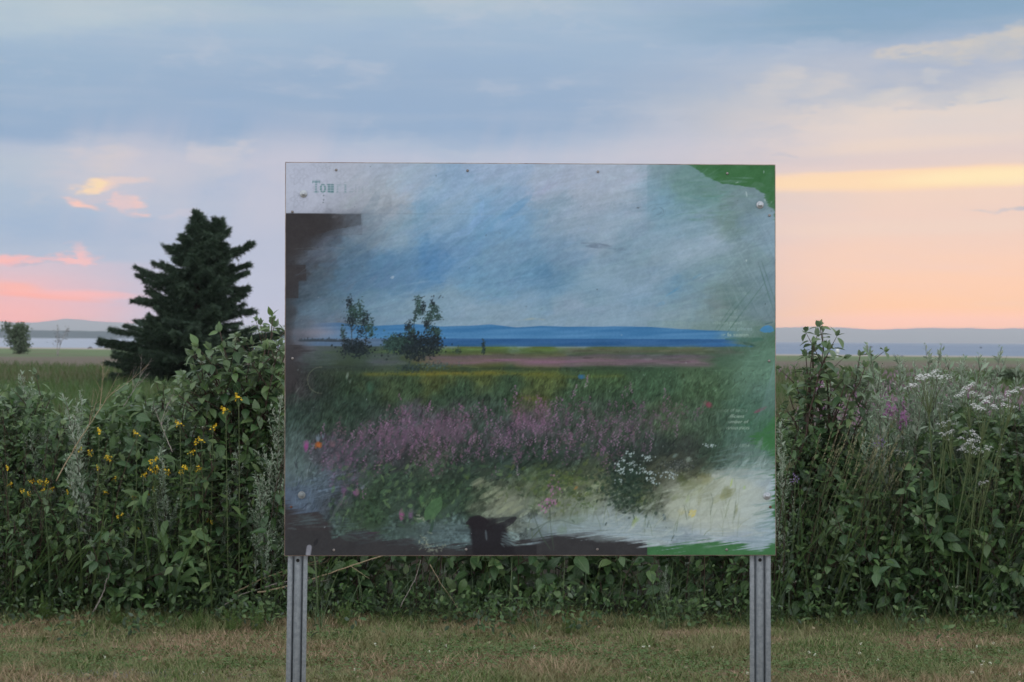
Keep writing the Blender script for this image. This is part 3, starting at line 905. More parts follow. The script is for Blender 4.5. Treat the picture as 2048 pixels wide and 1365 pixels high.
    d1 = (dirnoise(38, 45, 2.6, 8) - 0.5) * 0.022 * (XX < 1150) + (dirnoise(12, 60, 3.0, 12) - 0.5) * 0.03 + (vnoise(NH, NW, (60, 90), 71, 3, .6) - .5) * .05
    A[:] = A + (d1 * sky_ok)[..., None]
    # long pale sweeps across the upper middle
    for (x0, y0, x1, y1, w, c, a) in [(860, 470, 1060, 345, 34, (132, 158, 184), .35), (820, 455, 1010, 340, 20, (146, 164, 182), .35), (760, 500, 930, 400, 26, (134, 156, 172), .3),
                                      (900, 520, 1090, 420, 30, (100, 142, 178), .35), (780, 585, 960, 535, 26, (80, 120, 158), .3), (960, 470, 1060, 390, 16, (84, 134, 174), .45), (700, 585, 860, 505, 30, (76, 112, 144), .3),
                                      (1060, 600, 1240, 560, 30, (128, 154, 174), .35), (1150, 560, 1290, 575, 34, (130, 154, 172), .35), (1300, 560, 1440, 480, 26, (142, 162, 178), .45), (1340, 520, 1470, 455, 22, (148, 166, 182), .4),
                                      (1330, 590, 1400, 545, 5, (60, 128, 172), .5), (1390, 560, 1430, 540, 3, (176, 190, 202), .5), (1310, 610, 1328, 604, 7, (64, 130, 178), .8), (1170, 490, 1250, 497, 9, (66, 80, 98), .65), (1160, 484, 1225, 492, 3, (70, 84, 100), .5),
                                      (1030, 640, 1090, 638, 4, (168, 158, 120), .45), (640, 498, 690, 498, 1.5, (120, 128, 138), .7), (590, 498, 650, 499, 1.5, (112, 118, 124), .7), (780, 555, 783, 557, 4, (150, 165, 180), .9), (800, 570, 900, 560, 4, (136, 160, 180), .3)]:
        stroke([(x0, y0), ((x0 + x1) / 2 + 4, (y0 + y1) / 2 - 3), (x1, y1)], w, col(*c), a, 0.9)
    for i in range(240):
        x = prng.uniform(640, 1420); y = prng.uniform(345, 635); L = prng.uniform(70, 210)
        a0 = math.radians(prng.normal(40 if x < 1080 else 22, 7)); bow = prng.normal(10, 8)
        iy, ix = int((y - PY0) * SY), int((x - PX0) * SX)
        if sky_ok[iy, ix] < .8:
            continue
        c = np.clip(C[iy, ix] + prng.choice([.075, .06, -.04]) + prng.normal(0, .01, 3), 0, 1)
        P_ = [(x + math.cos(a0) * L * (q - .5) + math.sin(a0) * bow * (1 - (2 * q - 1) ** 2), y - math.sin(a0) * L * (q - .5) + math.cos(a0) * bow * (1 - (2 * q - 1) ** 2)) for q in (0, .25, .5, .75, 1)]
        P_ = [(px_, min(py2, 645)) for px_, py2 in P_]
        stroke(P_, prng.uniform(1.5, 9), c, prng.uniform(.08, .28), .95)
    # dry scrubbed marks and scratches near the right edge
    for i in range(150):
        x = prng.uniform(1440, 1546); y = prng.uniform(420, 690)
        ang = math.radians(prng.choice([-66, -60, 45, 50, 20])); L = prng.uniform(20, 90)
        c = prng.choice([0, 1]) * np.array([0.16, 0.15, 0.16]) + C[int((y - PY0) * SY), int((x - PX0) * SX)] - 0.07
        stroke([(x, y), (x + math.cos(ang) * L, y - math.sin(ang) * L)], prng.uniform(1.2, 3), np.clip(c, 0, 1), prng.uniform(.15, .4), 0.6)
    for (x0, y0, x1, y1) in [(1515, 520, 1548, 625), (1522, 518, 1549, 600), (1440, 680, 1530, 560), (1425, 672, 1505, 570), (1405, 690, 1470, 600)]:
        stroke([(x0, y0), (x1, y1)], 2.4, col(62, 92, 84), 0.6, 0.6)
    for i in range(60):
        x = prng.uniform(1345, 1470); y = prng.uniform(350, 450)
        stroke([(x, y), (x + prng.uniform(15, 60), y - prng.normal(0, 4))], prng.uniform(2, 6), col(84, 122, 104) if prng.random() < .5 else col(124, 146, 152), prng.uniform(.2, .5), 0.9)
    for (x0, y0, x1, y1, w) in [(1491, 379, 1493, 390, 2.5), (1528, 395, 1530, 399, 2), (1470, 362, 1476, 360, 1.5), (1491, 516, 1492, 520, 3), (1527, 337, 1527, 342, 1.5)]:
        stroke([(x0, y0), (x1, y1)], w, col(168, 184, 186), 0.8, 0.2)

    # ---- hills and river
    top = np.interp(XX, [600, 640, 680, 740, 780, 830, 880, 930, 980, 1030, 1080, 1130, 1200, 1260, 1300, 1350, 1400, 1480], [656, 646, 645, 652, 650, 647, 652, 650, 647, 653, 650, 651, 652, 651, 652, 655, 657, 660])
    fade = ss(XX, 600, 660) * ss(XX + edge * 60, 1500, 1400)
    hb = ss(YY - top + edge * 3, -0.8, 1.2) * (YY < 678) * fade
    hn = dirnoise(2, 70, 4, 17) - 0.5
    hc = col(58, 108, 152)[None, None] + (ss(YY, 650, 676) * 0.035 + hn * 0.10)[..., None] * np.array([1.0, .9, .8])
    hc = hc + (ss(XX, 740, 620) * 1.0)[..., None] * (col(96, 110, 132) - col(58, 108, 152)) + (ss(XX, 980, 700) * ss(YY, 655, 675) * 0.03)[..., None]
    over(hb * 0.93, hc)
    over(np.exp(-((XX - 635) / 45) ** 2 - ((YY - 664) / 7) ** 2) * 0.5, col(126, 122, 132))
    rv = ss(YY, 675.5, 677) * (1 - ss(YY + edge * 2, 691, 693)) * ss(XX + edge * 60, 1510, 1440) * ss(XX, 590, 640)
    rc = col(46, 86, 130)[None, None] + (hn * 0.08)[..., None]
    rc = rc + (ss(XX, 860, 740))[..., None] * (col(84, 106, 132) - col(46, 86, 130))
    over(rv * 0.95, rc)
    for x in np.arange(601, 705, 3.0):
        stroke([(x, 682), (x, 682 - abs(prng.normal(2.5, 1.8)))], 3, col(48, 56, 62), 0.7, 0.2, False)
    stroke([(598, 681), (640, 680), (705, 683)], 5, col(50, 58, 66), 0.8)
    stroke([(1330, 690), (1440, 686), (1505, 691)], 5, col(52, 100, 146), 0.7)
    stroke([(1450, 676), (1500, 678), (1525, 676)], 9, col(52, 90, 78), 0.6); stroke([(1485, 683), (1510, 690)], 5, col(40, 66, 64), 0.8)
    stroke([(1521, 658), (1535, 655), (1545, 658)], 14, col(62, 122, 172), 0.85); stroke([(1528, 646), (1545, 642)], 3, col(60, 84, 92), 0.8)

    # ---- meadow strips
    def band(y, h, c, a, xa=572, xb=1549, ff=60):
        over(np.exp(-((YY - y - edge * 8) / h) ** 2) * ss(XX + edge * 160, xa, xa + ff) * ss(XX + edge * 160, xb, xb - ff) * a * (0.75 + 0.5 * hn), col(*c))
    band(698, 5, (84, 108, 62), 0.85, 740, 1420); band(703, 3, (66, 86, 58), 0.7, 640, 1450); band(700, 7, (88, 78, 80), 0.6, 1080, 1520)
    band(712, 5, (92, 76, 96), 0.7, 840, 1440); band(721, 7, (124, 92, 116), 0.9, 850, 1420); band(728, 5, (114, 90, 108), 0.7, 1000, 1450); band(737, 4, (36, 50, 44), 0.6, 760, 1300)
    band(724, 8, (80, 84, 96), 0.6, 690, 880); band(735, 6, (42, 52, 50), 0.8, 580, 800)
    band(747, 4, (98, 98, 42), 0.75, 700, 1140); band(744, 3, (120, 106, 48), 0.5, 780, 1000); band(752, 4, (86, 94, 46), 0.5, 1040, 1250); band(760, 5, (104, 92, 48), 0.35, 840, 920); band(795, 5, (98, 94, 42), 0.55, 1010, 1130); band(772, 5, (108, 94, 46), 0.45, 1120, 1180)
    for i in range(11000):
        x = prng.uniform(590, 1540); y = prng.uniform(738, 1020)
        iy, ix = int((y - PY0) * SY), int((x - PX0) * SX)
        if cover[iy, ix] < 0.6 or (y > 940 and x > 960 and C[iy, ix].mean() > 0.36):
            continue
        L = prng.uniform(3, 8 + (y - 730) * 0.06)
        ang = math.radians(prng.normal(68, 22))
        c = np.clip(C[iy, ix] * prng.choice([0.45, 0.62, 0.78, 1.12, 1.3, 1.55]) + prng.normal(0, 0.012, 3), 0, 1)
        stroke([(x, y), (x + math.cos(ang) * L + prng.normal(0, 2), y - math.sin(ang) * L)], prng.uniform(1.0, 2.8), c, prng.uniform(.2, .6), 0.5)
    for i in range(420):                                             # blurred leafy dabs
        x = prng.uniform(600, 1420); y = prng.uniform(780, 1000)
        iy, ix = int((y - PY0) * SY), int((x - PX0) * SX)
        if C[iy, ix].mean() > 0.36 or cover[iy, ix] < .6:
            continue
        stroke([(x, y), (x + prng.normal(0, 9), y - prng.uniform(2, 12))], prng.uniform(5, 13), np.clip(C[iy, ix] * prng.choice([0.65, 0.75, 1.25]), 0, 1), 0.3, 0.8)
    for i in range(1400):                                            # small dark and light leaves under the flowers
        x = prng.uniform(620, 1440); y = prng.uniform(885, 985)
        iy, ix = int((y - PY0) * SY), int((x - PX0) * SX)
        if C[iy, ix].mean() > 0.34 or cover[iy, ix] < .6:
            continue
        an_ = prng.uniform(0, 6.28); L = prng.uniform(2, 7)
        stroke([(x, y), (x + math.cos(an_) * L, y + math.sin(an_) * L)], prng.uniform(1.8, 5), np.clip(C[iy, ix] * prng.choice([.5, .62, .75, 1.25, 1.5, 1.8]), 0, 1), prng.uniform(.3, .75), .3)
    # drips and pale vertical scratches
    for i in range(130):
        x = prng.uniform(880, 1420); y = prng.uniform(740, 900)
        stroke([(x, y), (x + 1, y + prng.uniform(10, 50))], 1.1, col(128, 140, 124), prng.uniform(.12, .35), 0.8)

    # drag the brush through the lower ground so that colours meet in strokes, not in blurs
    for i in range(1500):
        x = prng.uniform(640, 1540); y = prng.uniform(900, 1085)
        iy, ix = int((y - PY0) * SY), int((x - PX0) * SX)
        if cover[iy, ix] < .7:
            continue
        ang = math.radians(prng.normal(38, 16) if y < 1040 else prng.normal(6, 10)); L = prng.uniform(14, 60)
        c = np.clip(C[iy, ix] * prng.uniform(.86, 1.14), 0, 1)
        stroke([(x, y), (x + math.cos(ang) * L * .5, y - math.sin(ang) * L * .5 + prng.normal(0, 2)), (x + math.cos(ang) * L, y - math.sin(ang) * L)], prng.uniform(3, 15), c, prng.uniform(.35, .85), .75)
    for i in range(420):
        x = prng.uniform(580, 1500); y = prng.uniform(695, 745)
        c = np.clip(A[int((y - PY0) * SY), int((x - PX0) * SX)] * prng.uniform(.72, 1.28), 0, 1)
        stroke([(x, y), (x + prng.uniform(8, 40), y + prng.normal(0, 1.5))], prng.uniform(1.5, 4.5), c, prng.uniform(.3, .7), .6)

    # ---- willowherb spikes
    def spikes(n, cx, cy, sx, sy, size):
        for _ in range(int(n * 1.35)):
            x = prng.normal(cx, sx * 1.15); y = prng.normal(cy, sy * 1.25)
            if not (600 < x < 1440):
                continue
            c0 = [(108, 78, 104), (122, 88, 116), (96, 72, 98), (112, 84, 98), (128, 100, 128), (92, 74, 86)][prng.integers(6)]
            lean = prng.normal(0.28 if x < 900 else 0.02, 0.16); H = prng.uniform(14, 40) * size
            for k in range(int(H / 2.0)):
                t = k / (H / 2.0)
                r = (1 - t) * 4.2 * size + 1
                q = (x + lean * t * H + prng.normal(0, r), y - t * H + prng.normal(0, 1.5))
                stroke([q, (q[0] + prng.normal(0, 2), q[1] - prng.uniform(1, 4))], prng.uniform(1.8, 4.4) * size, col(*c0) * prng.uniform(.7, 1.15), prng.uniform(.25, .65), 0.3)
    for (n, cx, cy, sx, sy, s) in [(10, 700, 905, 26, 18, 1), (9, 730, 880, 30, 14, 1), (11, 780, 870, 26, 16, 1.1), (10, 830, 868, 24, 18, 1.1), (9, 790, 905, 34, 14, 0.9), (10, 860, 895, 24, 16, .9), (13, 900, 855, 26, 14, 1), (12, 950, 862, 24, 18, 1), (5, 940, 905, 26, 12, .9),
                                   (5, 985, 895, 10, 10, 1), (4, 1010, 890, 6, 10, 1), (9, 1035, 850, 9, 16, 1.1), (3, 1030, 925, 6, 10, 1), (12, 1080, 838, 20, 10, 1), (7, 1095, 850, 16, 10, 1), (5, 1165, 825, 10, 6, .9), (5, 1180, 868, 12, 10, .9), (6, 1140, 885, 12, 10, 1), (6, 1135, 905, 10, 8, .9),
                                   (9, 1230, 850, 26, 8, .8), (9, 1290, 830, 34, 8, .7), (6, 1320, 850, 16, 8, .8), (6, 1225, 890, 20, 10, .9), (6, 1215, 915, 14, 8, .9), (5, 1270, 880, 14, 8, .8), (6, 1340, 815, 40, 8, .7), (5, 680, 950, 14, 20, 1), (3, 625, 900, 14, 10, 1), (6, 740, 935, 30, 12, .9), (7, 820, 925, 34, 14, .9), (6, 900, 925, 30, 12, .9), (6, 980, 920, 24, 14, .9), (5, 860, 945, 30, 8, .8), (4, 1060, 900, 20, 14, .9), (4, 1100, 915, 16, 10, .9), (5, 660, 935, 16, 12, .9), (4, 690, 970, 12, 12, .9), (4, 1270, 905, 24, 10, .8), (4, 1380, 830, 20, 10, .7)]:
        spikes(n, cx, cy, sx, sy, s)
    for i in range(150):                                             # crisp spikes on top
        x = prng.choice([prng.normal(800, 70), prng.normal(920, 50), prng.normal(1060, 40), prng.normal(1220, 60)]); y = prng.normal(882, 34) - 18 * (x > 1000)
        if not 640 < x < 1350:
            continue
        H = prng.uniform(12, 30); ln_ = prng.normal(.2 if x < 900 else .02, .12)
        c0 = col(*[(126, 96, 122), (114, 86, 110), (136, 110, 134)][prng.integers(3)])
        for k in range(int(H / 2.2)):
            t = k / (H / 2.2)
            q = (x + ln_ * t * H + prng.normal(0, (1 - t) * 2.8 + .6), y - t * H)
            stroke([q, (q[0] + prng.normal(0, 1.5), q[1] - 2)], prng.uniform(1.8, 3.2), c0 * prng.uniform(.8, 1.1), prng.uniform(.45, .85), .1)
        stroke([(x, y), (x - ln_ * 14, y + prng.uniform(10, 24))], 1.8, col(44, 58, 46), .5, .2)
    for (x, y, w, h, c, a) in [(614, 892, 14, 18, (138, 66, 122), .75), (638, 890, 11, 13, (176, 88, 34), .85), (636, 875, 6, 12, (122, 138, 158), .8), (647, 873, 4, 10, (122, 138, 158), .7), (665, 888, 12, 14, (110, 84, 92), .5), (712, 985, 20, 16, (116, 76, 112), .7), (690, 980, 12, 14, (104, 74, 106), .6),
                               (724, 974, 8, 9, (126, 130, 150), .6), (804, 1028, 14, 20, (140, 78, 118), .7), (820, 1030, 10, 24, (106, 80, 112), .6), (1413, 808, 18, 10, (124, 58, 76), .6), (1160, 752, 18, 7, (50, 96, 134), .85), (820, 985, 8, 22, (96, 128, 84), .5),
                               (693, 752, 5, 14, (120, 134, 124), .6), (700, 762, 4, 8, (110, 124, 116), .5), (738, 775, 16, 22, (60, 92, 74), .6), (840, 1000, 14, 22, (84, 120, 76), .6), (935, 950, 10, 14, (74, 96, 52), .7), (970, 990, 14, 10, (140, 148, 120), .3)]:
        for k in range(5):
            xx, yy = x + prng.normal(0, w * .18), y + prng.normal(0, h * .18)
            stroke([(xx, yy + h * .4), (xx + prng.normal(1, 2), yy - h * .4)], w * .55, col(*c) * prng.uniform(.9, 1.1), a * .6, 0.5)

    # ---- dark bushes standing against the river
    for (cx, cy, rx, ry, a) in [(760, 880, 70, 26, .5), (830, 865, 60, 26, .5), (905, 858, 50, 22, .5), (1000, 880, 30, 24, .35), (1060, 845, 50, 20, .5), (1230, 860, 90, 24, .35), (690, 920, 36, 30, .4), (1300, 835, 60, 16, .35)]:
        over(np.exp(-((XX + wx * .5 - cx) / rx) ** 2 - ((YY + wy * .5 - cy) / ry) ** 2) * a * np.clip(vnoise(NH, NW, (110, 170), 91, 2) * 2.6 - .75, 0, 1), col(98, 78, 96))

    def dabs(x0, y0, rx, ry, n, c, a=0.7, s=(1.5, 4.5), tri=False):
        if y0 < 745 and rx < 60:
            n = int(n * 1.5); a = min(1, a * 1.15)
            if ry < rx * 2.6 and n < 150:
                rx *= .85
        for _ in range(n):
            u, v = prng.normal(0, .45, 2)
            if tri:
                u *= max(0.15, (v + 1.1) / 1.6)
            x, y = x0 + u * rx, y0 + v * ry
            ang = prng.uniform(0, 6.28)
            L = prng.uniform(1, 4)
            stroke([(x, y), (x + math.cos(ang) * L, y + math.sin(ang) * L)], prng.uniform(*s), col(*c) * prng.uniform(.7, 1.35), prng.uniform(.45, 1) * a, 0.2)
    dk_, md_ = (30, 38, 42), (42, 60, 56)
    for (x0, y0, rx, ry, n) in [(699, 605, 10, 16, 60), (706, 622, 13, 14, 70), (720, 612, 8, 20, 40), (715, 630, 22, 16, 130), (702, 640, 16, 14, 80), (730, 640, 14, 16, 70), (738, 655, 14, 14, 80), (722, 662, 12, 10, 40), (742, 668, 6, 10, 24), (686, 664, 5, 18, 34)]:
        dabs(x0, y0, rx, ry, n, md_ if prng.random() < .6 else dk_, .8, (1.5, 4))
    dabs(715, 692, 34, 18, 260, dk_, .85); dabs(690, 690, 9, 22, 60, dk_, .8); dabs(712, 702, 30, 12, 150, dk_, .9)
    for (a, b_) in [((704, 690), (702, 652)), ((703, 664), (713, 650)), ((731, 690), (732, 660)), ((688, 705), (686, 660))]:
        stroke([a, b_], 2, col(50, 56, 60), 0.8, 0.2, False)
    for (x0, y0, rx, ry, n) in [(836, 605, 10, 18, 60), (838, 622, 10, 14, 60), (846, 612, 6, 14, 30), (830, 632, 8, 12, 34), (865, 605, 6, 14, 24), (868, 618, 12, 14, 70), (858, 634, 14, 14, 80), (875, 634, 9, 6, 34), (852, 648, 10, 12, 50), (815, 652, 10, 12, 60), (822, 664, 12, 10, 60), (866, 660, 16, 10, 80), (874, 666, 10, 12, 50)]:
        dabs(x0, y0, rx, ry, n, md_ if prng.random() < .5 else dk_, .8, (1.4, 3.8))
    dabs(800, 688, 30, 14, 300, dk_, .9, (2, 5)); dabs(826, 684, 34, 22, 420, dk_, .95, (2, 5)); dabs(795, 684, 28, 18, 240, md_, .8, (2, 5)); dabs(862, 686, 26, 22, 260, dk_, .9, (2, 5)); dabs(830, 700, 48, 12, 260, dk_, .95, (2, 5))
    dabs(780, 690, 16, 16, 120, md_, .8, (2, 4)); dabs(835, 715, 30, 7, 60, dk_, .7, (2, 5)); dabs(870, 730, 50, 8, 90, (58, 74, 72), .6, (2, 5)); dabs(820, 735, 40, 8, 80, (40, 52, 52), .7, (2, 5))
    for (a, b_) in [((824, 670), (832, 612)), ((847, 664), (868, 606)), ((824, 600), (848, 592)), ((876, 596), (880, 590))]:
        stroke([a, b_], 1.6, col(42, 50, 54), 0.8, 0.2, False)
    dabs(965, 690, 3, 12, 34, (40, 54, 58), .9, (1.5, 3)); dabs(965, 702, 5, 5, 20, (40, 54, 50), .8, (1.5, 3)); dabs(914, 702, 10, 5, 34, (48, 62, 52), .8, (1.5, 3)); stroke([(914, 702), (915, 690)], 2, col(50, 64, 58), .7, .2, False)

    # ---- lower foliage, white umbels and the cream ground
    dabs(1250, 985, 42, 34, 420, (38, 52, 38), .75, (2, 7)); dabs(1240, 950, 46, 22, 300, (38, 52, 46), .8, (2, 6)); dabs(1345, 930, 40, 16, 260, (44, 52, 50), .7, (1.5, 4)); dabs(1355, 930, 44, 14, 120, (96, 100, 98), .6, (1, 2.5))
    dabs(1280, 1000, 20, 20, 80, (60, 74, 44), .6, (2, 7)); dabs(1130, 960, 40, 16, 120, (66, 82, 44), .6, (2, 6)); dabs(1160, 990, 22, 14, 60, (70, 82, 48), .6, (2, 6)); dabs(1170, 1010, 30, 10, 60, (74, 92, 62), .5, (2, 6))
    for (x, y, w, h, c, a) in [(1382, 970, 46, 24, (72, 80, 46), .9), (1405, 960, 36, 22, (84, 86, 50), .8), (1365, 960, 20, 20, (62, 72, 44), .8), (1398, 990, 12, 26, (92, 96, 66), .85), (1445, 990, 38, 26, (96, 100, 50), .9), (1450, 985, 24, 24, (76, 82, 44), .8), (1345, 992, 24, 12, (70, 82, 50), .7),
                               (1266, 1042, 10, 22, (122, 138, 52), .85), (1272, 1036, 9, 16, (110, 132, 58), .7), (1383, 1028, 14, 18, (196, 168, 44), .95), (1366, 1024, 30, 12, (166, 158, 104), .6), (1488, 975, 5, 10, (128, 168, 84), .9), (1461, 965, 5, 16, (140, 166, 74), .8), (1372, 1000, 10, 16, (130, 156, 96), .5),
                               (1470, 1020, 8, 26, (86, 92, 56), .7), (1140, 985, 18, 14, (58, 72, 50), .9), (1150, 975, 8, 8, (140, 104, 60), .6), (1290, 997, 24, 12, (120, 126, 102), .6), (1120, 1060, 20, 20, (76, 96, 68), .5), (1150, 1040, 40, 18, (86, 104, 78), .5), (1350, 910, 16, 10, (100, 118, 112), .7), (1376, 918, 14, 12, (112, 126, 116), .7)]:
        for k in range(6):
            xx, yy = x + prng.normal(0, w * .2), y + prng.normal(0, h * .2)
            stroke([(xx - w * .22, yy + h * .3), (xx + w * .22, yy - h * .3)], max(3, min(w, h) * .5), col(*c) * prng.uniform(.85, 1.15), a * .6, 0.5)
    for i in range(90):                                              # wiry grass in the cream
        x = prng.uniform(1040, 1480); y = prng.uniform(1000, 1075); L = prng.uniform(14, 50); k = prng.normal(6, 8)
        stroke([(x, y), (x + k * .3, y - L * .5), (x + k, y - L)], 1.6, col(78, 92, 66), prng.uniform(.3, .75), 0.3)
    for (x, y, n) in [(1098, 1002, 26), (1106, 975, 18), (1086, 1022, 10)]:
        for k in range(n):
            q = (x + prng.normal(0, 7), y + prng.normal(0, 8)); stroke([q, (q[0] + 1, q[1] - 3)], prng.uniform(2.5, 5), col(142, 100, 132) * prng.uniform(.8, 1.15), .8, .2)
    for pl in [[(1098, 1015), (1099, 1050), (1106, 1100)], [(1058, 1080), (1090, 1045), (1120, 1040), (1160, 1052)], [(1062, 1020), (1080, 1070), (1100, 1100)], [(1060, 1062), (1100, 1040)], [(720, 1010), (726, 1040), (714, 1070)], [(738, 985), (726, 1020), (722, 1040)], [(690, 1010), (694, 1026)], [(1420, 985), (1424, 1000), (1418, 1030)], [(1366, 1010), (1372, 1040)], [(1470, 1002), (1466, 1040)], [(1330, 1030), (1324, 1042)], [(1346, 1070), (1340, 1082)], [(1296, 1040), (1292, 1055)]]:
        stroke(pl, 2.6, col(58, 70, 60), .8, .2)
    stroke([(1325, 1028), (1328, 1040)], 6, col(66, 84, 92), .7, .2)
    over(ss(np.hypot((XX + wx * .4 - 1440) / 112, (YY + wy * .4 - 1010) / 66), 1.05, 0.8) * 0.42, col(168, 175, 160))
    over(ss(np.hypot((XX + wx - 1200) / 150, (YY + wy * .6 - 1052) / 30), 1.1, 0.7) * 0.45, col(134, 150, 152))
    for i in range(260):
        x = prng.uniform(1180, 1530); y = prng.uniform(980, 1078); L = prng.uniform(20, 80); an_ = math.radians(prng.normal(20, 14))
        stroke([(x, y), (min(1546, x + math.cos(an_) * L), y - math.sin(an_) * L)], prng.uniform(1.5, 7), col(164, 174, 166) * prng.uniform(.82, 1.08), prng.uniform(.1, .4), .9)
    for i in range(160):                                             # scrubbed ends of the white brush
        x = prng.uniform(1080, 1545); y = np.interp(x, [1080, 1130, 1290, 1400, 1520], [1074, 1066, 1080, 1082, 1088]) - abs(prng.normal(0, 12))
        L = prng.uniform(20, 80)
        stroke([(x, y), (min(1548, x + L), y + prng.normal(1, 3))], prng.uniform(1, 2.6), col(152, 170, 184) if prng.random() < .6 else col(100, 120, 126), prng.uniform(.2, .6), .8)
    for i in range(70):
        x = prng.uniform(1420, 1530); y = prng.uniform(895, 960)
        stroke([(x, y), (x + prng.uniform(20, 50), y - prng.uniform(-3, 14))], prng.uniform(1, 4), col(118, 142, 144) if prng.random() < .5 else col(76, 108, 92), prng.uniform(.2, .5), .8)
    for i in range(60):
        x = prng.uniform(1500, 1540); y = prng.uniform(1000, 1075)
        stroke([(x, y), (1549, y - prng.uniform(0, 12))], prng.uniform(1, 3), col(150, 170, 180) if prng.random() < .6 else col(74, 104, 92), prng.uniform(.3, .7), .8)
    for i in range(110):                                             # bluish scrub at the lower left
        x = prng.uniform(575, 660); y = 1020 - (x - 575) * 0.36 - prng.uniform(0, 55)
        stroke([(x, y), (x + prng.uniform(20, 60), y - prng.uniform(4, 20))], prng.uniform(1, 4), col(104, 122, 142) if prng.random() < .5 else col(62, 74, 84), prng.uniform(.2, .5), .9)
    for i in range(50):
        x = prng.uniform(575, 600); y = prng.uniform(860, 960)
        stroke([(x, y), (x + prng.uniform(10, 30), y - prng.uniform(10, 40))], prng.uniform(1, 4), col(96, 118, 116), prng.uniform(.15, .4), .9)
    for i in range(60):
        x = prng.uniform(840, 930); y = prng.uniform(1058, 1086)
        stroke([(x, y), (x + prng.uniform(10, 50), y + prng.normal(0, 2))], prng.uniform(1, 3), col(100, 122, 126) if prng.random() < .5 else col(60, 74, 78), prng.uniform(.2, .5), .9)
    for i in range(520):
        x = prng.uniform(660, 1010); y = prng.uniform(930, 1052)
        if x > 935 and y > 955:
            continue
        an_ = math.radians(prng.normal(50, 40)); L = prng.uniform(4, 16)
        c0 = [(40, 56, 46), (34, 48, 42), (76, 104, 76), (60, 84, 60), (92, 116, 78), (50, 70, 58)][prng.integers(6)]
        stroke([(x, y), (x + math.cos(an_) * L * .5 + 1, y - math.sin(an_) * L * .5), (x + math.cos(an_) * L, y - math.sin(an_) * L)], prng.uniform(2.5, 8), col(*c0), prng.uniform(.25, .65), .3)
    for i in range(260):
        x = prng.normal(1120, 60); y = prng.normal(965, 24)
        an_ = math.radians(prng.normal(40, 40)); L = prng.uniform(4, 14)
        c0 = [(42, 56, 44), (64, 80, 46), (88, 102, 60), (52, 70, 52)][prng.integers(4)]
        stroke([(x, y), (x + math.cos(an_) * L, y - math.sin(an_) * L)], prng.uniform(2.5, 8), col(*c0), prng.uniform(.25, .6), .3)
    for i in range(300):
        x = prng.normal(1250, 28); y = prng.normal(968, 28)
        an_ = prng.uniform(0, 6.28); L = prng.uniform(3, 10)
        stroke([(x, y), (x + math.cos(an_) * L, y - math.sin(an_) * L)], prng.uniform(2.5, 7), col(34, 48, 40) * prng.uniform(.75, 1.45), prng.uniform(.35, .8), .3)
    for (x, y, w, h) in [(975, 985, 46, 22), (1005, 1008, 50, 22), (1035, 1018, 40, 14), (960, 965, 20, 14)]:
        for k in range(7):
            q = (x + prng.normal(0, w * .25), y + prng.normal(0, h * .25))
            stroke([(q[0] - 10, q[1] + 6), q, (q[0] + 12, q[1] - 7)], prng.uniform(4, 11), col(126, 134, 112) * prng.uniform(.85, 1.1), prng.uniform(.3, .7), .6)
    for (x, y) in [(1252, 903), (1258, 908), (1286, 912), (1296, 914), (1292, 918), (1232, 928), (1240, 935), (1244, 920), (1262, 925), (1270, 930), (1282, 938), (1290, 943), (1298, 944), (1240, 945), (1235, 940), (1295, 957), (1300, 960), (1332, 945), (1345, 950), (1338, 955), (1312, 950), (1305, 965), (1260, 940), (1278, 945), (1236, 960), (1413, 892), (1422, 890)]:
        for k in range(8):
            q = (x + prng.normal(0, 5), y + prng.normal(0, 1.8))
            stroke([q, (q[0] + 2, q[1])], prng.uniform(2, 3.6), col(156, 172, 174) * prng.uniform(.75, 1.1), .85, 0.1)
    for i in range(150):                                             # thin scrubbed paint over the dark lower margin
        x = prng.uniform(640, 925) if i % 3 else prng.uniform(576, 660)
        y = np.interp(x, [572, 640, 700, 760, 860, 930], [1046, 1032, 1066, 1074, 1088, 1092]) + prng.normal(2, 7)
        L = prng.uniform(16, 60)
        stroke([(x, y), (x + L * .5, y + prng.normal(-1, 2)), (x + L, y + prng.normal(-2, 3))], prng.uniform(1.2, 5), col(74, 90, 94) * prng.uniform(.75, 1.2), prng.uniform(.15, .5), .95)
    # big leaf, pale flower scraps, the bare black gap
    stroke([(852, 1036), (866, 1018), (879, 998)], 26, col(74, 106, 72), .75, .35); stroke([(866, 1040), (862, 1058), (858, 1066)], 6, col(44, 64, 54), .8, .3)
    over(np.exp(-((XX - 950) / 14) ** 6 - ((YY - 1045) / 12) ** 6) * .95, col(34, 32, 36)); stroke([(934, 1046), (955, 1040), (975, 1048)], 20, col(34, 32, 36), .95, .1)
    over(ss(XX + edge * 12, 938, 946) * ss(XX - (YY - 1040) * 0.35, 1010, 1000) * ss(YY, 1042, 1052) * .96, col(33, 32, 36))
    over(np.exp(-((XX - 968) / 26) ** 6 - ((YY - 1048) / 13) ** 6) * .93, col(34, 32, 36)); stroke([(985, 1056), (1010, 1048), (1030, 1036)], 13, col(36, 36, 40), .95, .2); stroke([(972, 1052), (990, 1040), (1030, 1034)], 8, col(38, 40, 42), .8, .3); stroke([(970, 1060), (972, 1080)], 4, col(96, 110, 116), .7, .4)
    over((XX > 930) * (XX < 1072) * (YY > 1090) * .6, col(34, 33, 36))
    for k in range(46):
        q = (1000 + prng.uniform(0, 22), 1062 + prng.uniform(0, 26)); stroke([q, (q[0] + prng.uniform(6, 20), q[1] + prng.uniform(2, 8))], 1.8, col(120, 144, 146), prng.uniform(.2, .6), .5)
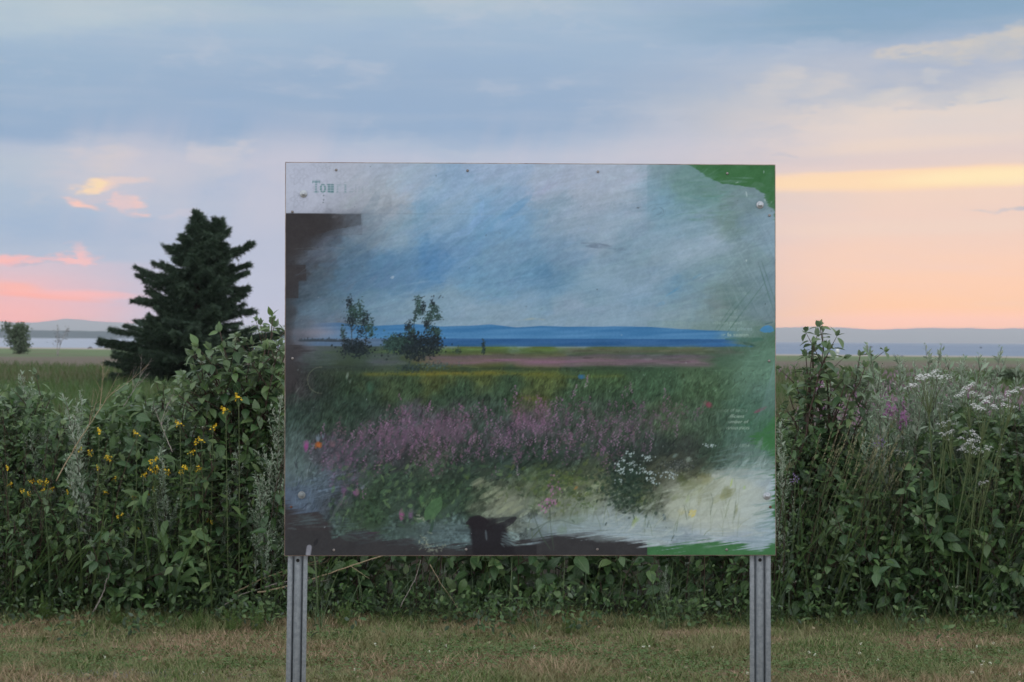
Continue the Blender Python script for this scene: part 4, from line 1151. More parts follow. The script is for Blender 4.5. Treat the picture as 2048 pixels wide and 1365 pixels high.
    for (x, y, n) in [(850, 1090, 34), (862, 1098, 30), (878, 1096, 22), (846, 1080, 16), (856, 1070, 10), (840, 1040, 10), (836, 1034, 10)]:
        for k in range(n // 2):
            q = (x + prng.normal(0, 6), y + prng.normal(0, 4)); stroke([q, (q[0] + prng.normal(0, 4), q[1] + prng.normal(0, 3))], prng.uniform(1.5, 3.5), col(126, 134, 118) * prng.uniform(.8, 1.1), .7, .3)
    stroke([(618, 1108), (620, 1094)], 10, col(138, 140, 150), .8, .2, False); stroke([(630, 1090), (636, 1078)], 7, col(30, 30, 34), .6, .3)
    stroke([(690, 992), (672, 1020), (660, 1044)], 6, col(96, 104, 100), .6, .6); stroke([(668, 1010), (662, 1030), (654, 1040)], 7, col(36, 42, 46), .7, .4)
    stroke([(735, 1066), (760, 1064)], 3, col(70, 48, 66), .6, .3)
    th = np.arctan2(YY - 760, XX - 640)
    over(((np.abs(np.hypot(XX - 642, YY - 760) - 26) < 1.0) & (np.abs(th) > 1.4)) * .45, col(96, 100, 84))
    over(((XX < 724) & (YY > 427) & (YY < 470)) * ss(XX, 640, 712) * np.clip(vnoise(NH, NW, (40, 30), 95, 3) * 2.2 - .5, 0, 1) * .5, col(84, 94, 106))
    stroke([(1507, 824), (1520, 818), (1532, 812)], 6, col(128, 58, 86), .7, .4)
    for i in range(260):                                             # greenish scumble at the right
        x = prng.uniform(1440, 1545); y = prng.uniform(690, 880)
        c = C[int((y - PY0) * SY), int((x - PX0) * SX)]
        stroke([(x, y), (x + prng.uniform(8, 40), y - prng.uniform(0, 40))], prng.uniform(1.5, 7), np.clip(c * prng.uniform(.8, 1.25), 0, 1), .3, .8)
    for i in range(26):
        t = i / 25
        stroke([(1490 + 55 * t, 862 - 18 * t), (1520 + 28 * t, 820 - 40 * t), (1547, 730 - 10 * t)], 4, col(104, 132, 130), .10, .9)

    # ---- what is left of the printed words
    def text(s, x, y, h, c, a, shear=0.0, fadef=None, stripes=False, width=None):
        cu = bpy.data.curves.new('word', 'FONT'); cu.body = s; cu.shear = shear
        ob = bpy.data.objects.new('word', cu)
        me = bpy.data.meshes.new_from_object(ob)
        me.calc_loop_triangles()
        V = np.array([v.co[:2] for v in me.vertices])
        T = np.array([t.vertices[:] for t in me.loop_triangles])
        bpy.data.objects.remove(ob); bpy.data.curves.remove(cu); bpy.data.meshes.remove(me)
        k = h / 0.70
        kx = k if width is None else width / max(1e-6, V[:, 0].max() - V[:, 0].min())
        P = np.stack([(x + (V[:, 0] - V[:, 0].min()) * kx - PX0) * SX, (y - V[:, 1] * k - PY0) * SY], 1)
        S = 4
        x0, x1 = int(P[:, 0].min()) - 1, int(P[:, 0].max()) + 2
        y0, y1 = int(P[:, 1].min()) - 1, int(P[:, 1].max()) + 2
        hi = np.zeros(((y1 - y0) * S, (x1 - x0) * S), bool)
        for t in T:
            q = (P[t] - (x0, y0)) * S
            bx0, by0 = np.floor(q.min(0)).astype(int); bx1, by1 = np.ceil(q.max(0)).astype(int) + 1
            gx, gy = np.meshgrid(np.arange(bx0, bx1) + .5, np.arange(by0, by1) + .5)
            e = [(q[(i + 1) % 3, 0] - q[i, 0]) * (gy - q[i, 1]) - (q[(i + 1) % 3, 1] - q[i, 1]) * (gx - q[i, 0]) for i in range(3)]
            ins = ((e[0] >= 0) & (e[1] >= 0) & (e[2] >= 0)) | ((e[0] <= 0) & (e[1] <= 0) & (e[2] <= 0))
            hi[by0:by1, bx0:bx1] |= ins[:hi.shape[0] - by0, :hi.shape[1] - bx0]
        mk = hi.reshape(y1 - y0, S, x1 - x0, S).mean((1, 3)) * a
        sx, sy = np.meshgrid(np.arange(x0, x1) / SX + PX0, np.arange(y0, y1) / SY + PY0)
        if fadef:
            mk = mk * np.clip(fadef(sx, sy), 0, 1)
        if stripes:
            mk = mk * (0.70 + 0.30 * np.sin(sy * 2 * PI / 4.5))
        A[y0:y1, x0:x1] += (col(*c) - A[y0:y1, x0:x1]) * mk[..., None]
    pale = (142, 162, 158)
    ptc = vnoise(NH, NW, (50, 60), 77)
    lookup = lambda sx, sy: np.clip((ptc[np.clip(((sy - PY0) * SY).astype(int), 0, NH - 1), np.clip(((sx - PX0) * SX).astype(int), 0, NW - 1)] - .38) * 4.5, 0, 1)
    ft = lambda xa, xb: (lambda sx, sy: ss(sx, xa, xb) * (0.5 + 0.5 * lookup(sx, sy)))
    text('maison, la pêche, intéresse', 1388, 577, 7, pale, .5, 0, ft(1380, 1500), width=100)
    text('cette saison, d\'habitation de', 1388, 587, 7, pale, .6, 0, ft(1380, 1490), width=104)
    text('Il est évident que la présence d\'une', 1324, 623, 7, pale, .6, 0, lambda sx, sy: (ss(sx, 1400, 1500) + .25) * (0.3 + .7 * lookup(sx, sy)), width=168)
    text('personne aussi importante nous suffit', 1324, 635, 7, pale, .55, 0, lambda sx, sy: (ss(sx, 1380, 1480) + .3) * (0.3 + .7 * lookup(sx, sy)), width=176)
    text('pour attirer sur notre ville un grand', 1324, 647, 7, pale, .75, 0, lambda sx, sy: (ss(sx, 1390, 1450) + .35) * (0.4 + .6 * lookup(sx, sy)), width=158)
    text('nombre d\'habitants des places', 1352, 659, 7, (140, 164, 168), .8, 0, ft(1400, 1490), width=152)
    text('qui viennent passer la saison', 1352, 671, 7, (150, 170, 160), .95, 0, lambda sx, sy: ss(sx, 1436, 1450), width=144)
    text('evident, if', 1440, 802, 7, (104, 128, 112), .6, .25, ft(1430, 1480), width=52)
    text('the presence of such a', 1406, 823, 7, (150, 168, 156), .9, .25, lambda sx, sy: ss(sx, 1425, 1462) * (.55 + .45 * lookup(sx, sy)), width=88)
    text('should be sufficient', 1406, 835, 7, (150, 168, 156), .95, .25, lambda sx, sy: ss(sx, 1452, 1462), width=82)
    text('to bring a number of', 1406, 846, 7, (150, 168, 156), .95, .25, lambda sx, sy: ss(sx, 1450, 1460), width=91)
    text('people from various places', 1406, 858, 7, (150, 168, 156), .95, .25, lambda sx, sy: ss(sx, 1440, 1460), width=92)
    text('July 21, 1884', 1440, 894, 7, (126, 146, 136), .85, .25, lambda sx, sy: ss(sx, 1445, 1485), width=58)
    text('nished tourist', 1076, 414, 17, (112, 130, 144), .16, .3, lambda sx, sy: .5 + .5 * lookup(sx, sy), width=170)
    # slab-serif heading: thick stems with flat serifs, drawn in bars
    hc_ = (74, 112, 116)
    hfade = lambda x: 0.95 if x < 672 else 0

    def bar(x0, y0, x1, y1, a):
        m_ = (ss(XX, x0 - .7, x0 + .7) * ss(XX, x1 + .7, x1 - .7) * ss(YY, y0 - .7, y0 + .7) * ss(YY, y1 + .7, y1 - .7)) * a * (0.62 + 0.38 * np.sin(YY * 2 * PI / 4.6))
        over(m_, col(*hc_))
    bar(624, 361, 640, 365, .75); bar(630, 361, 634, 386, .65); bar(627, 383, 638, 386, .5); bar(624, 361, 626, 368, .6); bar(638, 361, 640, 368, .6)
    m_ = ss(np.hypot((XX - 645.5) / 6.2, (YY - 377) / 9.2), 1.08, .92) * ss(np.hypot((XX - 645.5) / 2.2, (YY - 377) / 7.2), .8, 1.1) * .85 * (0.62 + 0.38 * np.sin(YY * 2 * PI / 4.6))
    over(m_, col(62, 108, 106))
    bar(655, 368, 660, 385, .95); bar(661, 368, 667, 386, .95); bar(653, 368, 660, 370, .8); bar(656, 383, 667, 386, .8)
    for (x0, x1, y0, y1, a) in [(673, 676, 369, 386, .34), (676, 682, 369, 373, .34), (671, 679, 384, 386, .34), (688, 692, 369, 386, .45), (685, 692, 369, 371, .25), (688, 691, 364, 366, .25), (685, 694, 384, 386, .25), (698, 704, 370, 373, .22), (700, 706, 376, 379, .2), (698, 706, 382, 386, .24), (709, 712, 369, 386, .18), (712, 716, 369, 371, .14), (716, 719, 371, 386, .16), (723, 726, 371, 386, .16), (738, 742, 362, 386, .08), (748, 751, 369, 386, .08), (757, 763, 369, 386, .08), (770, 774, 366, 386, .07), (782, 788, 369, 386, .07), (795, 799, 369, 386, .06)]:
        bar(x0, y0, x1, y1, a)
    for (x, y) in [(647, 390), (647, 399), (646, 404)]:
        stroke([(x, y), (x, y + 2)], 2.6, col(72, 86, 90), .8, 0)
    stroke([(1272, 412), (1276, 414)], 3, col(70, 84, 92), .7, 0); stroke([(1270, 414), (1280, 411)], 1.2, col(90, 100, 110), .6, 0)
    for k in range(9):                                               # thumb-like swirl of paint
        a0 = prng.uniform(0, 6.28); r = prng.uniform(5, 22)
        stroke([(1312 + r * math.cos(a0 + q), 420 + r * .7 * math.sin(a0 + q)) for q in (0, .5, 1, 1.5)], 1.4, col(88, 112, 122), .4, .4)
    # grain of the paint and worn edges
    A[:] += ((vnoise(NH, NW, (280, 350), 55, 2) - .5) * 0.035)[..., None] * (0.5 + A.mean(-1))[..., None]
    for i in range(120):
        x = prng.uniform(575, 1547); y = prng.uniform(330, 1108)
        stroke([(x, y), (x + prng.normal(0, 1.5), y + prng.normal(0, 1.5))], prng.uniform(1, 2.2), col(150, 160, 164) if prng.random() < .4 else col(40, 48, 50), prng.uniform(.2, .6), 0)
    return np.clip(A, 0.0, 1.0)


PAINT_E = 0.745         # mean light on the face of the sign: paint reflectance = seen brightness / light


def sign():
    DL, DR = 5.738, 5.782
    TL, TR = np.array(at(572, 326, DL)), np.array(at(1549.5, 331, DR))
    BL, BR = np.array(at(570, 1111, DL)), np.array(at(1550.5, 1110, DR))
    ex = unit((TR - TL) + (BR - BL)); ez = unit((TL - BL) + (TR - BR))
    nrm = unit(np.cross(ex, ez))                      # towards the viewer
    base = (BL + BR) / 2; base[2] = 0.0
    root = empty('information_sign', base, 'large weathered information panel overpainted with a blue and green seaside meadow, on two galvanised posts', 'sign')

    def S(px, py, off=0.0):
        u = (px - 571.0) / (1550.0 - 571.0); v = (py - 326.0) / (1110.5 - 326.0)
        return (TL * (1 - u) + TR * u) * (1 - v) + (BL * (1 - u) + BR * u) * v + nrm * off - base

    # painted face
    A = paint()
    L = np.where(A <= 0.04045, A / 12.92, ((A + 0.055) / 1.055) ** 2.4) / PAINT_E
    L = np.clip(L, 0.004, 0.88)
    u = np.linspace(0, 1, NW); v = np.linspace(0, 1, NH)
    U, V = np.meshgrid(u, v)
    P = ((TL * (1 - U[..., None]) + TR * U[..., None]) * (1 - V[..., None]) + (BL * (1 - U[..., None]) + BR * U[..., None]) * V[..., None]) + nrm * 0.0015 - base
    idx = np.arange(NW * NH).reshape(NH, NW)
    q = np.stack([idx[1:, :-1], idx[1:, 1:], idx[:-1, 1:], idx[:-1, :-1]], -1).reshape(-1, 4)
    m, g, b = base_mat('brushed_paint')
    at_ = g.new('ShaderNodeAttribute', attribute_name='paint')
    g.put(b.inputs['Base Color'], at_.outputs['Color'])
    tc = g.new('ShaderNodeTexCoord').outputs['Object']
    bn = g.noise(g.vm('MULTIPLY', tc, (60, 1, 160)), 1.0, 4, 0.6)
    bp = g.new('ShaderNodeBump'); bp.inputs['Strength'].default_value = 0.05; bp.inputs['Distance'].default_value = 0.002
    g.l.new(bn, bp.inputs['Height']); g.l.new(bp.outputs[0], b.inputs['Normal'])
    g.put(b.inputs['Roughness'], g.m('ADD', 0.42, g.m('MULTIPLY', bn, 0.2)))
    b.inputs['Specular IOR Level'].default_value = 0.05
    face = MB().add(P.reshape(-1, 3), q).obj('painted_face', m, root)
    ca = face.data.color_attributes.new('paint', 'FLOAT_COLOR', 'POINT')
    rgba = np.ones((NH * NW, 4), np.float32); rgba[:, :3] = L.reshape(-1, 3)
    ca.data.foreach_set('color', rgba.ravel())

    # board behind it, with a worn pale edge
    T = 0.019
    mb = MB()
    ov = 0.0026
    c4 = [BL - ex * ov - ez * ov, BR + ex * ov - ez * ov, TR + ex * ov + ez * ov, TL - ex * ov + ez * ov]
    ch = 0.0015
    fr = [c - base for c in c4]
    mid = np.mean(fr, 0)
    ring0 = [f + (mid - f) * (ch / 0.9) + nrm * 0.0 for f in fr]
    ring1 = [f - nrm * ch for f in fr]
    ring2 = [f - nrm * (T - ch) for f in fr]
    ring3 = [f + (mid - f) * (ch / 0.9) - nrm * T for f in fr]
    vv = np.array(ring0 + ring1 + ring2 + ring3)
    qs = [(0, 1, 2, 3), (15, 14, 13, 12)]
    for r in range(3):
        for k in range(4):
            a, b2 = r * 4 + k, r * 4 + (k + 1) % 4
            qs.append((a + 4, b2 + 4, b2, a))
    mb.add(vv, qs)
    mb.obj('board', plain_mat('board_edge', (0.16, 0.11, 0.09), (0.34, 0.28, 0.24), 14, 0.7), root, smooth=False)

    # two hat-section posts
    steel = bpy.data.materials.new('galvanised_steel'); steel.use_nodes = True
    g = G(steel.node_tree); b = g.n['Principled BSDF']
    tc = g.new('ShaderNodeTexCoord').outputs['Object']
    n1 = g.noise(tc, 90, 4, 0.65); n2 = g.noise(g.vm('MULTIPLY', tc, (1, 1, 0.12)), 26, 4, 0.6)
    c = g.mix(g.smooth(n1, 0.3, 0.7), (0.22, 0.25, 0.275), (0.32, 0.355, 0.39))
    c = g.mix(g.m('MULTIPLY', g.smooth(n2, 0.55, 0.75), 0.5), c, (0.21, 0.23, 0.25))
    g.put(b.inputs['Base Color'], c); b.inputs['Roughness'].default_value = 0.55; b.inputs['Metallic'].default_value = 0.25
    dark = plain_mat('drilled_hole', (0.012, 0.012, 0.012), (0.02, 0.02, 0.02), 20, 0.9)

    def post(pxa, pxb, pxbot, hole):
        a = S(pxa, 1112); bq = S(pxb, 1112)
        wpx = np.linalg.norm(bq - a)
        ctr_top = (S(pxa, 400) + S(pxb, 400)) / 2
        ctr = (a + bq) / 2
        drop = ctr - (np.array([0, 0, 1.0]) * 0)
        # lower end leans as in the photograph
        low = np.array(at(pxbot, 1365, (DL + DR) / 2 + (0.02 if pxa > 1000 else -0.02))) - base
        axis = unit(ctr - (low - nrm * 0.0))
        axis = unit(np.array([axis[0], ez[1] * 0.3, axis[2]]))
        top = ctr + axis * ((S(pxa, 345)[2] - ctr[2]) / axis[2])
        foot = ctr - axis * ((ctr[2] + base[2] + 0.35) / axis[2])
        k = wpx / 0.062
        prof = [(-.031, 0), (-.0180, 0), (-.0165, .030), (-.0125, .030), (-.0105, .006), (.0105, .006), (.0125, .030), (.0165, .030), (.0180, 0), (.031, 0), (.031, .004), (.022, .004), (.0205, .034), (.0085, .034), (.0065, .010), (-.0065, .010), (-.0085, .034), (-.0205, .034), (-.022, .004), (-.031, .004)]
        pts = []
        for e in (foot, top):
            for (sx, dy) in prof:
                pts.append(e + ex * sx * k - nrm * (T + 0.001 + dy))
        n = len(prof)
        qs = [(i, (i + 1) % n, n + (i + 1) % n, n + i) for i in range(n)]
        mb = MB().add(pts, qs)
        # end caps as quads of the thin section
        for o in (0, n):
            cap = [(i, i + 1, 18 - i, 19 - i) for i in range(9)]
            mb.q.append(np.array([[o + q_ for q_ in (cc if o else cc[::-1])] for cc in cap]))
        po = mb.obj('post', steel, root, smooth=False)
        if hole:
            for hy in hole:
                h = MB()
                cpt = S((pxa + pxb) / 2, hy) - nrm * (T + 0.0300)
                cpt = ctr + axis * ((cpt[2] - ctr[2]) / axis[2]) - nrm * (T + 0.0070)
                ang = np.linspace(0, 2 * PI, 16, endpoint=False)
                ring = [cpt + ex * math.cos(t) * 0.0058 + ez * math.sin(t) * 0.0058 + nrm * 0.0004 for t in ang]
                h.add(np.array([cpt + nrm * 0.0004] + ring), None, [(0, i + 1, (i + 1) % 16 + 1) for i in range(16)])
                h.obj('bolt_hole', dark, po)
    post(575.5, 615, 590.5, [1123])
    post(1501, 1543, 1523, [1123])

    zinc = plain_mat('zinc_bolt', (0.34, 0.37, 0.40), (0.50, 0.53, 0.56), 60, 0.38, 0.6, 0.5)
    screwm = plain_mat('dull_screw', (0.16, 0.14, 0.13), (0.30, 0.28, 0.27), 80, 0.45, 0.6, 0.5)
    rust = plain_mat('rusty_screw', (0.10, 0.05, 0.04), (0.16, 0.08, 0.06), 80, 0.7, 0.3, 0.3)

    def cyl(mb, c, r, h, n, r2=None, off=0.0):
        r2 = r2 or r
        ang = np.linspace(0, 2 * PI, n, endpoint=False) + 0.3
        vs = []
        for (rr, hh) in ((r, 0.0), (r, h * .7), (r2, h)):
            for t in ang:
                vs.append(c + ex * math.cos(t) * rr + ez * math.sin(t) * rr + nrm * (off + hh))
        vs.append(c + nrm * (off + h))
        qs = [(k * n + i, k * n + (i + 1) % n, (k + 1) * n + (i + 1) % n, (k + 1) * n + i) for k in (0, 1) for i in range(n)]
        tr = [(2 * n + i, 2 * n + (i + 1) % n, 3 * n) for i in range(n)]
        mb.add(vs, qs, tr)
    for (px, py) in [(606, 388), (1520, 406), (604, 990), (1533, 992)]:
        w = MB(); cyl(w, S(px, py, 0.0016), 0.0118, 0.0028, 24, 0.0108)
        wo = w.obj('bolt_washer', zinc, root, smooth=False)
        h = MB(); cyl(h, S(px, py, 0.0044), 0.0068, 0.0062, 6, 0.0058)
        h.obj('bolt_head', zinc, wo, smooth=False)
        if px == 604:
            dull = plain_mat('painted_bolt', (.15, .17, .18), (.24, .26, .27), 60, .6)
            wo.data.materials[0] = dull; wo.children[0].data.materials[0] = dull
    for (px, py, r) in [(671, 340, 0), (933, 340, 0), (1194, 341, 0), (1454, 343, 0), (584, 424, 0), (1539, 427, 0), (585, 717, 0), (1538, 720, 0), (583, 1014, 1), (1540, 1014, 1), (668, 1100, 0), (931, 1099, 0), (1193, 1099, 0), (1452, 1100, 0)]:
        s_ = MB(); cyl(s_, S(px, py, 0.0016), 0.0042, 0.0026, 12, 0.0028)
        s_.obj('screw', rust if r else screwm, root)
    return root


sign()

# ------------------------------------------------------------------ plants


def perp(t):
    a = np.cross(t, rvec(1)[0])
    return a / (np.linalg.norm(a) + 1e-9)


def along(pts, step, t0=0.0, t1=1.0):
    """positions, tangents and parameter at equal spacing on a polyline"""
    seg = np.linalg.norm(np.diff(pts, axis=0), axis=1)
    s = np.concatenate([[0], np.cumsum(seg)])
    n = max(1, int((t1 - t0) * s[-1] / step))
    q = np.linspace(t0 * s[-1], t1 * s[-1], n + 1)
    P = np.stack([np.interp(q, s, pts[:, k]) for k in range(3)], 1)
    T = unit(np.gradient(pts, axis=0))
    T = unit(np.stack([np.interp(q, s, T[:, k]) for k in range(3)], 1))
    return P, T, q / s[-1]


class Plant:
    """parts of one plant, each its own mesh data, shared by the copies"""
    def __init__(self):
        self.parts = {}

    def part(self, name, mat, i=0):
        if (name, i) not in self.parts:
            self.parts[(name, i)] = (MB(), mat)
        return self.parts[(name, i)][0]

    def finish(self):
        self.data = [(n, mb.mesh(n, m)) for (n, i), (mb, m) in self.parts.items() if mb.n]
        return self


def put(plant, name, loc, label, cat, group=None, rz=0.0, scale=1.0, tilt=(0, 0)):
    r = empty(name, loc, label, cat, group, (tilt[0], tilt[1], rz), scale)
    for n, me in plant.data:
        link(n, me, r)
    return r


def leafy_twig(lv, yl, pts, step, size, t0, droopy=0.2, tpl=LEAF, young=True):
    P, T, t = along(pts, step, t0, 1.0)
    ref = perp(T[0])
    for i in range(len(P)):
        a = np.cross(T[i], ref); a = a / (np.linalg.norm(a) + 1e-9)
        b = np.cross(a, T[i])
        ax = a if i % 2 else b
        for sg in (1, -1):
            if rng.random() < 0.12:
                continue
            d = ax * sg * 0.9 + T[i] * rnd(0.15, 0.5) - UP * rnd(0.1, droopy * 3.2) * (1.1 - .6 * t[i]) + rng.normal(0, 0.16, 3)
            s = size * (1.0 - 0.28 * t[i]) * rnd(0.7, 1.15)
            nn = UP * 0.9 + T[i] * 0.35 + rng.normal(0, 0.28, 3)
            tgt = yl if (young and t[i] > 0.72 and rng.random() < .7) else lv
            tgt.scatter(tpl, P[i] + unit(d) * size * 0.10, d, nn, s)
    for k in range(3):                                   # the shoot tip
        d = T[-1] + rng.normal(0, 0.35, 3)
        yl.scatter(tpl, P[-1], d, perp(T[-1]) + UP * .3, size * rnd(0.35, 0.6))


def corymb(fl, st, p, r, n=16):
    for k in range(n):
        q = p + np.clip(np.array([rng.normal(0, r * .45), rng.normal(0, r * .45), rnd(0, r * .45)]), -r * .8, r * .8)
        fl.scatter(DISC, q, [rng.normal(0, .4), 1, rng.normal(0, .4)], UP + rng.normal(0, .4, 3), r * rnd(.13, .22))
        if k % 3 == 0:
            st.tube([p - UP * r * 0.9, q], [0.0012, 0.0008], 3, False)


def dogwood(tips, size=0.085, step=0.055, base_spread=0.12, flowers=0, t0=0.25, twigs=1.0, tpl=LEAF):
    """arching stems from one root to the given tips (x, y, z from the root)"""
    pl = Plant()
    st = pl.part('stem', M['bark']); lv = pl.part('leaves', M['dog']); yl = pl.part('young_leaves', M['young']); fl = None
    for tip in tips:
        tip = np.array(tip, float)
        b0 = np.array([rng.normal(0, base_spread), rng.normal(0, base_spread * .7), 0.0])
        c = b0 * 0.5 + np.array([tip[0] * 0.25, tip[1] * 0.3, tip[2] * 0.62]) + rng.normal(0, 0.03, 3)
        pts = bez(b0, c, tip, 14)
        pts[1:-1] += rng.normal(0, 0.006, (12, 3))
        h = np.linalg.norm(tip)
        st.tube(pts, np.linspace(0.008, 0.0022, 14) * min(1.2, h), 6)
        leafy_twig(lv, yl, pts, step * 1.1, size, t0, 0.25, tpl)
        P, T, t = along(pts, 0.10, 0.22, 0.93)
        for i in range(len(P)):
            if rng.random() > 0.85 * twigs:
                continue
            d = unit(perp(T[i]) + T[i] * rnd(.5, 1.1) + UP * .25)
            L = rnd(0.14, 0.40) * (1.05 - t[i] * .6) * min(1.1, h)
            e = P[i] + d * L
            tw = bez(P[i], P[i] + d * L * .5 + UP * .02, e + UP * L * .15, 7)
            st.tube(tw, np.linspace(0.0035, 0.0014, 7), 4)
            leafy_twig(lv, yl, tw, step, size * rnd(.75, 1), .2, 0.35, tpl, young=t[i] > .6)
            if flowers and rng.random() < flowers:
                fl = pl.part('flower_cluster', M['cream'], len(pl.parts))
                corymb(fl, st, e + UP * .03, rnd(.02, .034), 22)
    return pl.finish()


def mugwort(h=1.2, nb=15, dense=1.0, wide=1.0):
    pl = Plant()
    st = pl.part('stem', M['mugstem']); lv = pl.part('leaves', M['mug'])
    bend = rng.normal(0, 0.10, 2)
    pts = bez(np.zeros(3), np.array([bend[0] * .2, bend[1] * .2, h * .55]), np.array([bend[0] * h, bend[1] * h, h]), 16)
    st.tube(pts, np.linspace(0.005, 0.0014, 16), 5)

    def clothe(p_, step, s0, s1, t0):
        P, T, t = along(p_, step / dense, t0, 1)
        n = len(P)
        k = 3
        P3 = np.repeat(P, k, 0) + rng.normal(0, .003, (n * k, 3)); T3 = np.repeat(T, k, 0)
        d = unit(rvec(n * k) + T3 * 0.9 + UP * .15)
        s = (np.repeat(s0 + (s1 - s0) * t, k)) * rng.uniform(.6, 1.25, n * k)
        lv.scatter(BIT, P3, d, rvec(n * k) * .6 + UP, s)
    clothe(pts, 0.020, 0.075, 0.030, 0.18)
    P, T, t = along(pts, h * .72 / nb, 0.28, 0.97)
    for i in range(len(P)):
        d = unit(perp(T[i]) * 0.75 * wide + T[i] * 0.85)
        L = h * (0.30 * (1 - t[i]) + 0.05) * rnd(.7, 1.2)
        tw = bez(P[i], P[i] + d * L * .5, P[i] + d * L * .8 + UP * L * .35, 7)
        st.tube(tw, np.linspace(0.0022, 0.0009, 7), 3, False)
        clothe(tw, 0.014, 0.050, 0.021, 0.1)
        if L > .14:
            for q in (2, 3, 4):
                d2 = unit(perp(d) * .7 + d); L2 = L * .4
                t2 = bez(tw[q], tw[q] + d2 * L2 * .5, tw[q] + d2 * L2 + UP * .02, 5)
                clothe(t2, 0.012, 0.032, 0.019, 0.1)
    return pl.finish()


def mustard(h=1.0, heads=3):
    pl = Plant()
    st = pl.part('stem', M['greenstem']); lv = pl.part('leaves', M['green'])
    bend = rng.normal(0, 0.08, 2)
    pts = bez(np.zeros(3), np.array([bend[0] * .3, bend[1] * .3, h * .6]), np.array([bend[0], bend[1], h]) - 0, 12)
    st.tube(pts, np.linspace(0.0026, 0.0014, 12), 5)
    P, T, t = along(pts, 0.045, .1, .9)
    for i in range(len(P)):
        d = perp(T[i]) + T[i] * rnd(.3, .8)
        lv.scatter(LEAF_N, P[i], d, UP + rng.normal(0, .3, 3), 0.11 * (1.1 - t[i] * .8) * rnd(.7, 1.2))
    ends = [pts[-1]]
    for k in range(heads - 1):
        q = pts[rng.integers(7, 11)]
        d = unit(perp(T[-1]) * .6 + UP)
        L = (h - q[2]) * rnd(.55, 1.0)
        tw = bez(q, q + d * L * .5, q + d * L + UP * .02, 6)
        st.tube(tw, np.linspace(0.002, 0.0012, 6), 4, False)
        ends.append(tw[-1])
    for e in ends:
        fl = pl.part('flower_head', M['yellow'], len(pl.parts))
        for k in range(rng.integers(11, 18)):
            o = np.clip(rng.normal(0, 1, 3), -1.4, 1.4) * np.array([.012, .012, .013])
            q = e + o + UP * .004
            fl.scatter(DISC, q, rvec(1)[0], unit(o + np.array([0, -.006, .02])), rnd(.0050, .0085))
            if k % 3 == 0:
                st.tube([e - UP * .03, q], [0.0009, 0.0007], 3, False)
    return pl.finish()


def yarrow(h=1.0, r=0.10, umb=7):
    pl = Plant()
    st = pl.part('stem', M['greenstem']); lv = pl.part('leaves', M['green']); fl = pl.part('flower_head', M['white'])
    bend = rng.normal(0, 0.07, 2)
    pts = bez(np.zeros(3), np.array([bend[0] * .2, bend[1] * .2, h * .5]), np.array([bend[0], bend[1], h - .07]), 12)
    st.tube(pts, np.linspace(0.0042, 0.0024, 12), 5)
    P, T, t = along(pts, 0.05, .08, .92)
    for i in range(len(P)):
        d = unit(perp(T[i]) + T[i] * .6)
        L = .12 * (1.15 - t[i] * .8)
        ax = [P[i] + d * L * q for q in np.linspace(.15, 1, 7)]
        for q, a in enumerate(ax):
            for sg in (-1, 1):
                lv.scatter(BIT, a, d * .6 + sg * np.cross(d, UP), UP, L * .30 * (1 - q / 9))
    for k in range(umb):
        a = k * 2.4 + rnd(-.3, .3); rr = r * math.sqrt((k + .2) / umb)
        c = pts[-1] + np.array([math.cos(a) * rr, math.sin(a) * rr, .07 - rr * .25 + rng.normal(0, .016)])
        tw = bez(pts[-2] - UP * .02, (pts[-1] + c) / 2 + np.array([math.cos(a), math.sin(a), 0]) * rr * .2, c, 6)
        st.tube(tw, np.linspace(0.0018, 0.0011, 6), 4, False)
        n = rng.integers(12, 20)
        R = r * rnd(.22, .34)
        for q in range(n):
            b = q * 2.4; r2 = R * math.sqrt(q / n)
            z = R * .62 * (1 - (r2 / R) ** 2) + rng.normal(0, R * .06)
            fl.scatter(DISC8, c + np.array([math.cos(b) * r2, math.sin(b) * r2, z]), [rng.normal(), 1, 0], UP * .8 + np.array([math.cos(b), math.sin(b), 0]) * .7 * r2 / R + rng.normal(0, .25, 3), R * rnd(.18, .30))
    return pl.finish()


def fireweed(h=1.3, blossoms=46, head=.27):
    pl = Plant()
    st = pl.part('stem', M['bark']); lv = pl.part('leaves', M['green']); fl = pl.part('flower_spike', M['pink'])
    bend = rng.normal(0, 0.06, 2)
    pts = bez(np.zeros(3), np.array([bend[0] * .2, bend[1] * .2, h * .5]), np.array([bend[0], bend[1], h]), 12)
    st.tube(pts, np.linspace(0.0045, 0.0012, 12), 5)
    P, T, t = along(pts, 0.022, .15, 1.01 - head)
    n = len(P)
    lv.scatter(LANCE, P, unit(rvec(n) * np.array([1, 1, .2]) + T * .5), np.tile(UP, (n, 1)), 0.11 * (1.2 - t * .7))
    P, T, t = along(pts, h * head / blossoms, 1 - head, 1.0)
    for i in range(len(P)):
        q = (t[i] - 1 + head) / head
        d = unit(perp(T[i]) + UP * (.1 + .6 * q))
        L = .022 * (1 - .75 * q)
        c = P[i] + d * L
        for k in range(4):
            fl.scatter(BIT, c, unit(perp(d) + d * .3), d, [[.042 * (1 - .75 * q), .021 * (1 - .75 * q), .02]])
    return pl.finish()


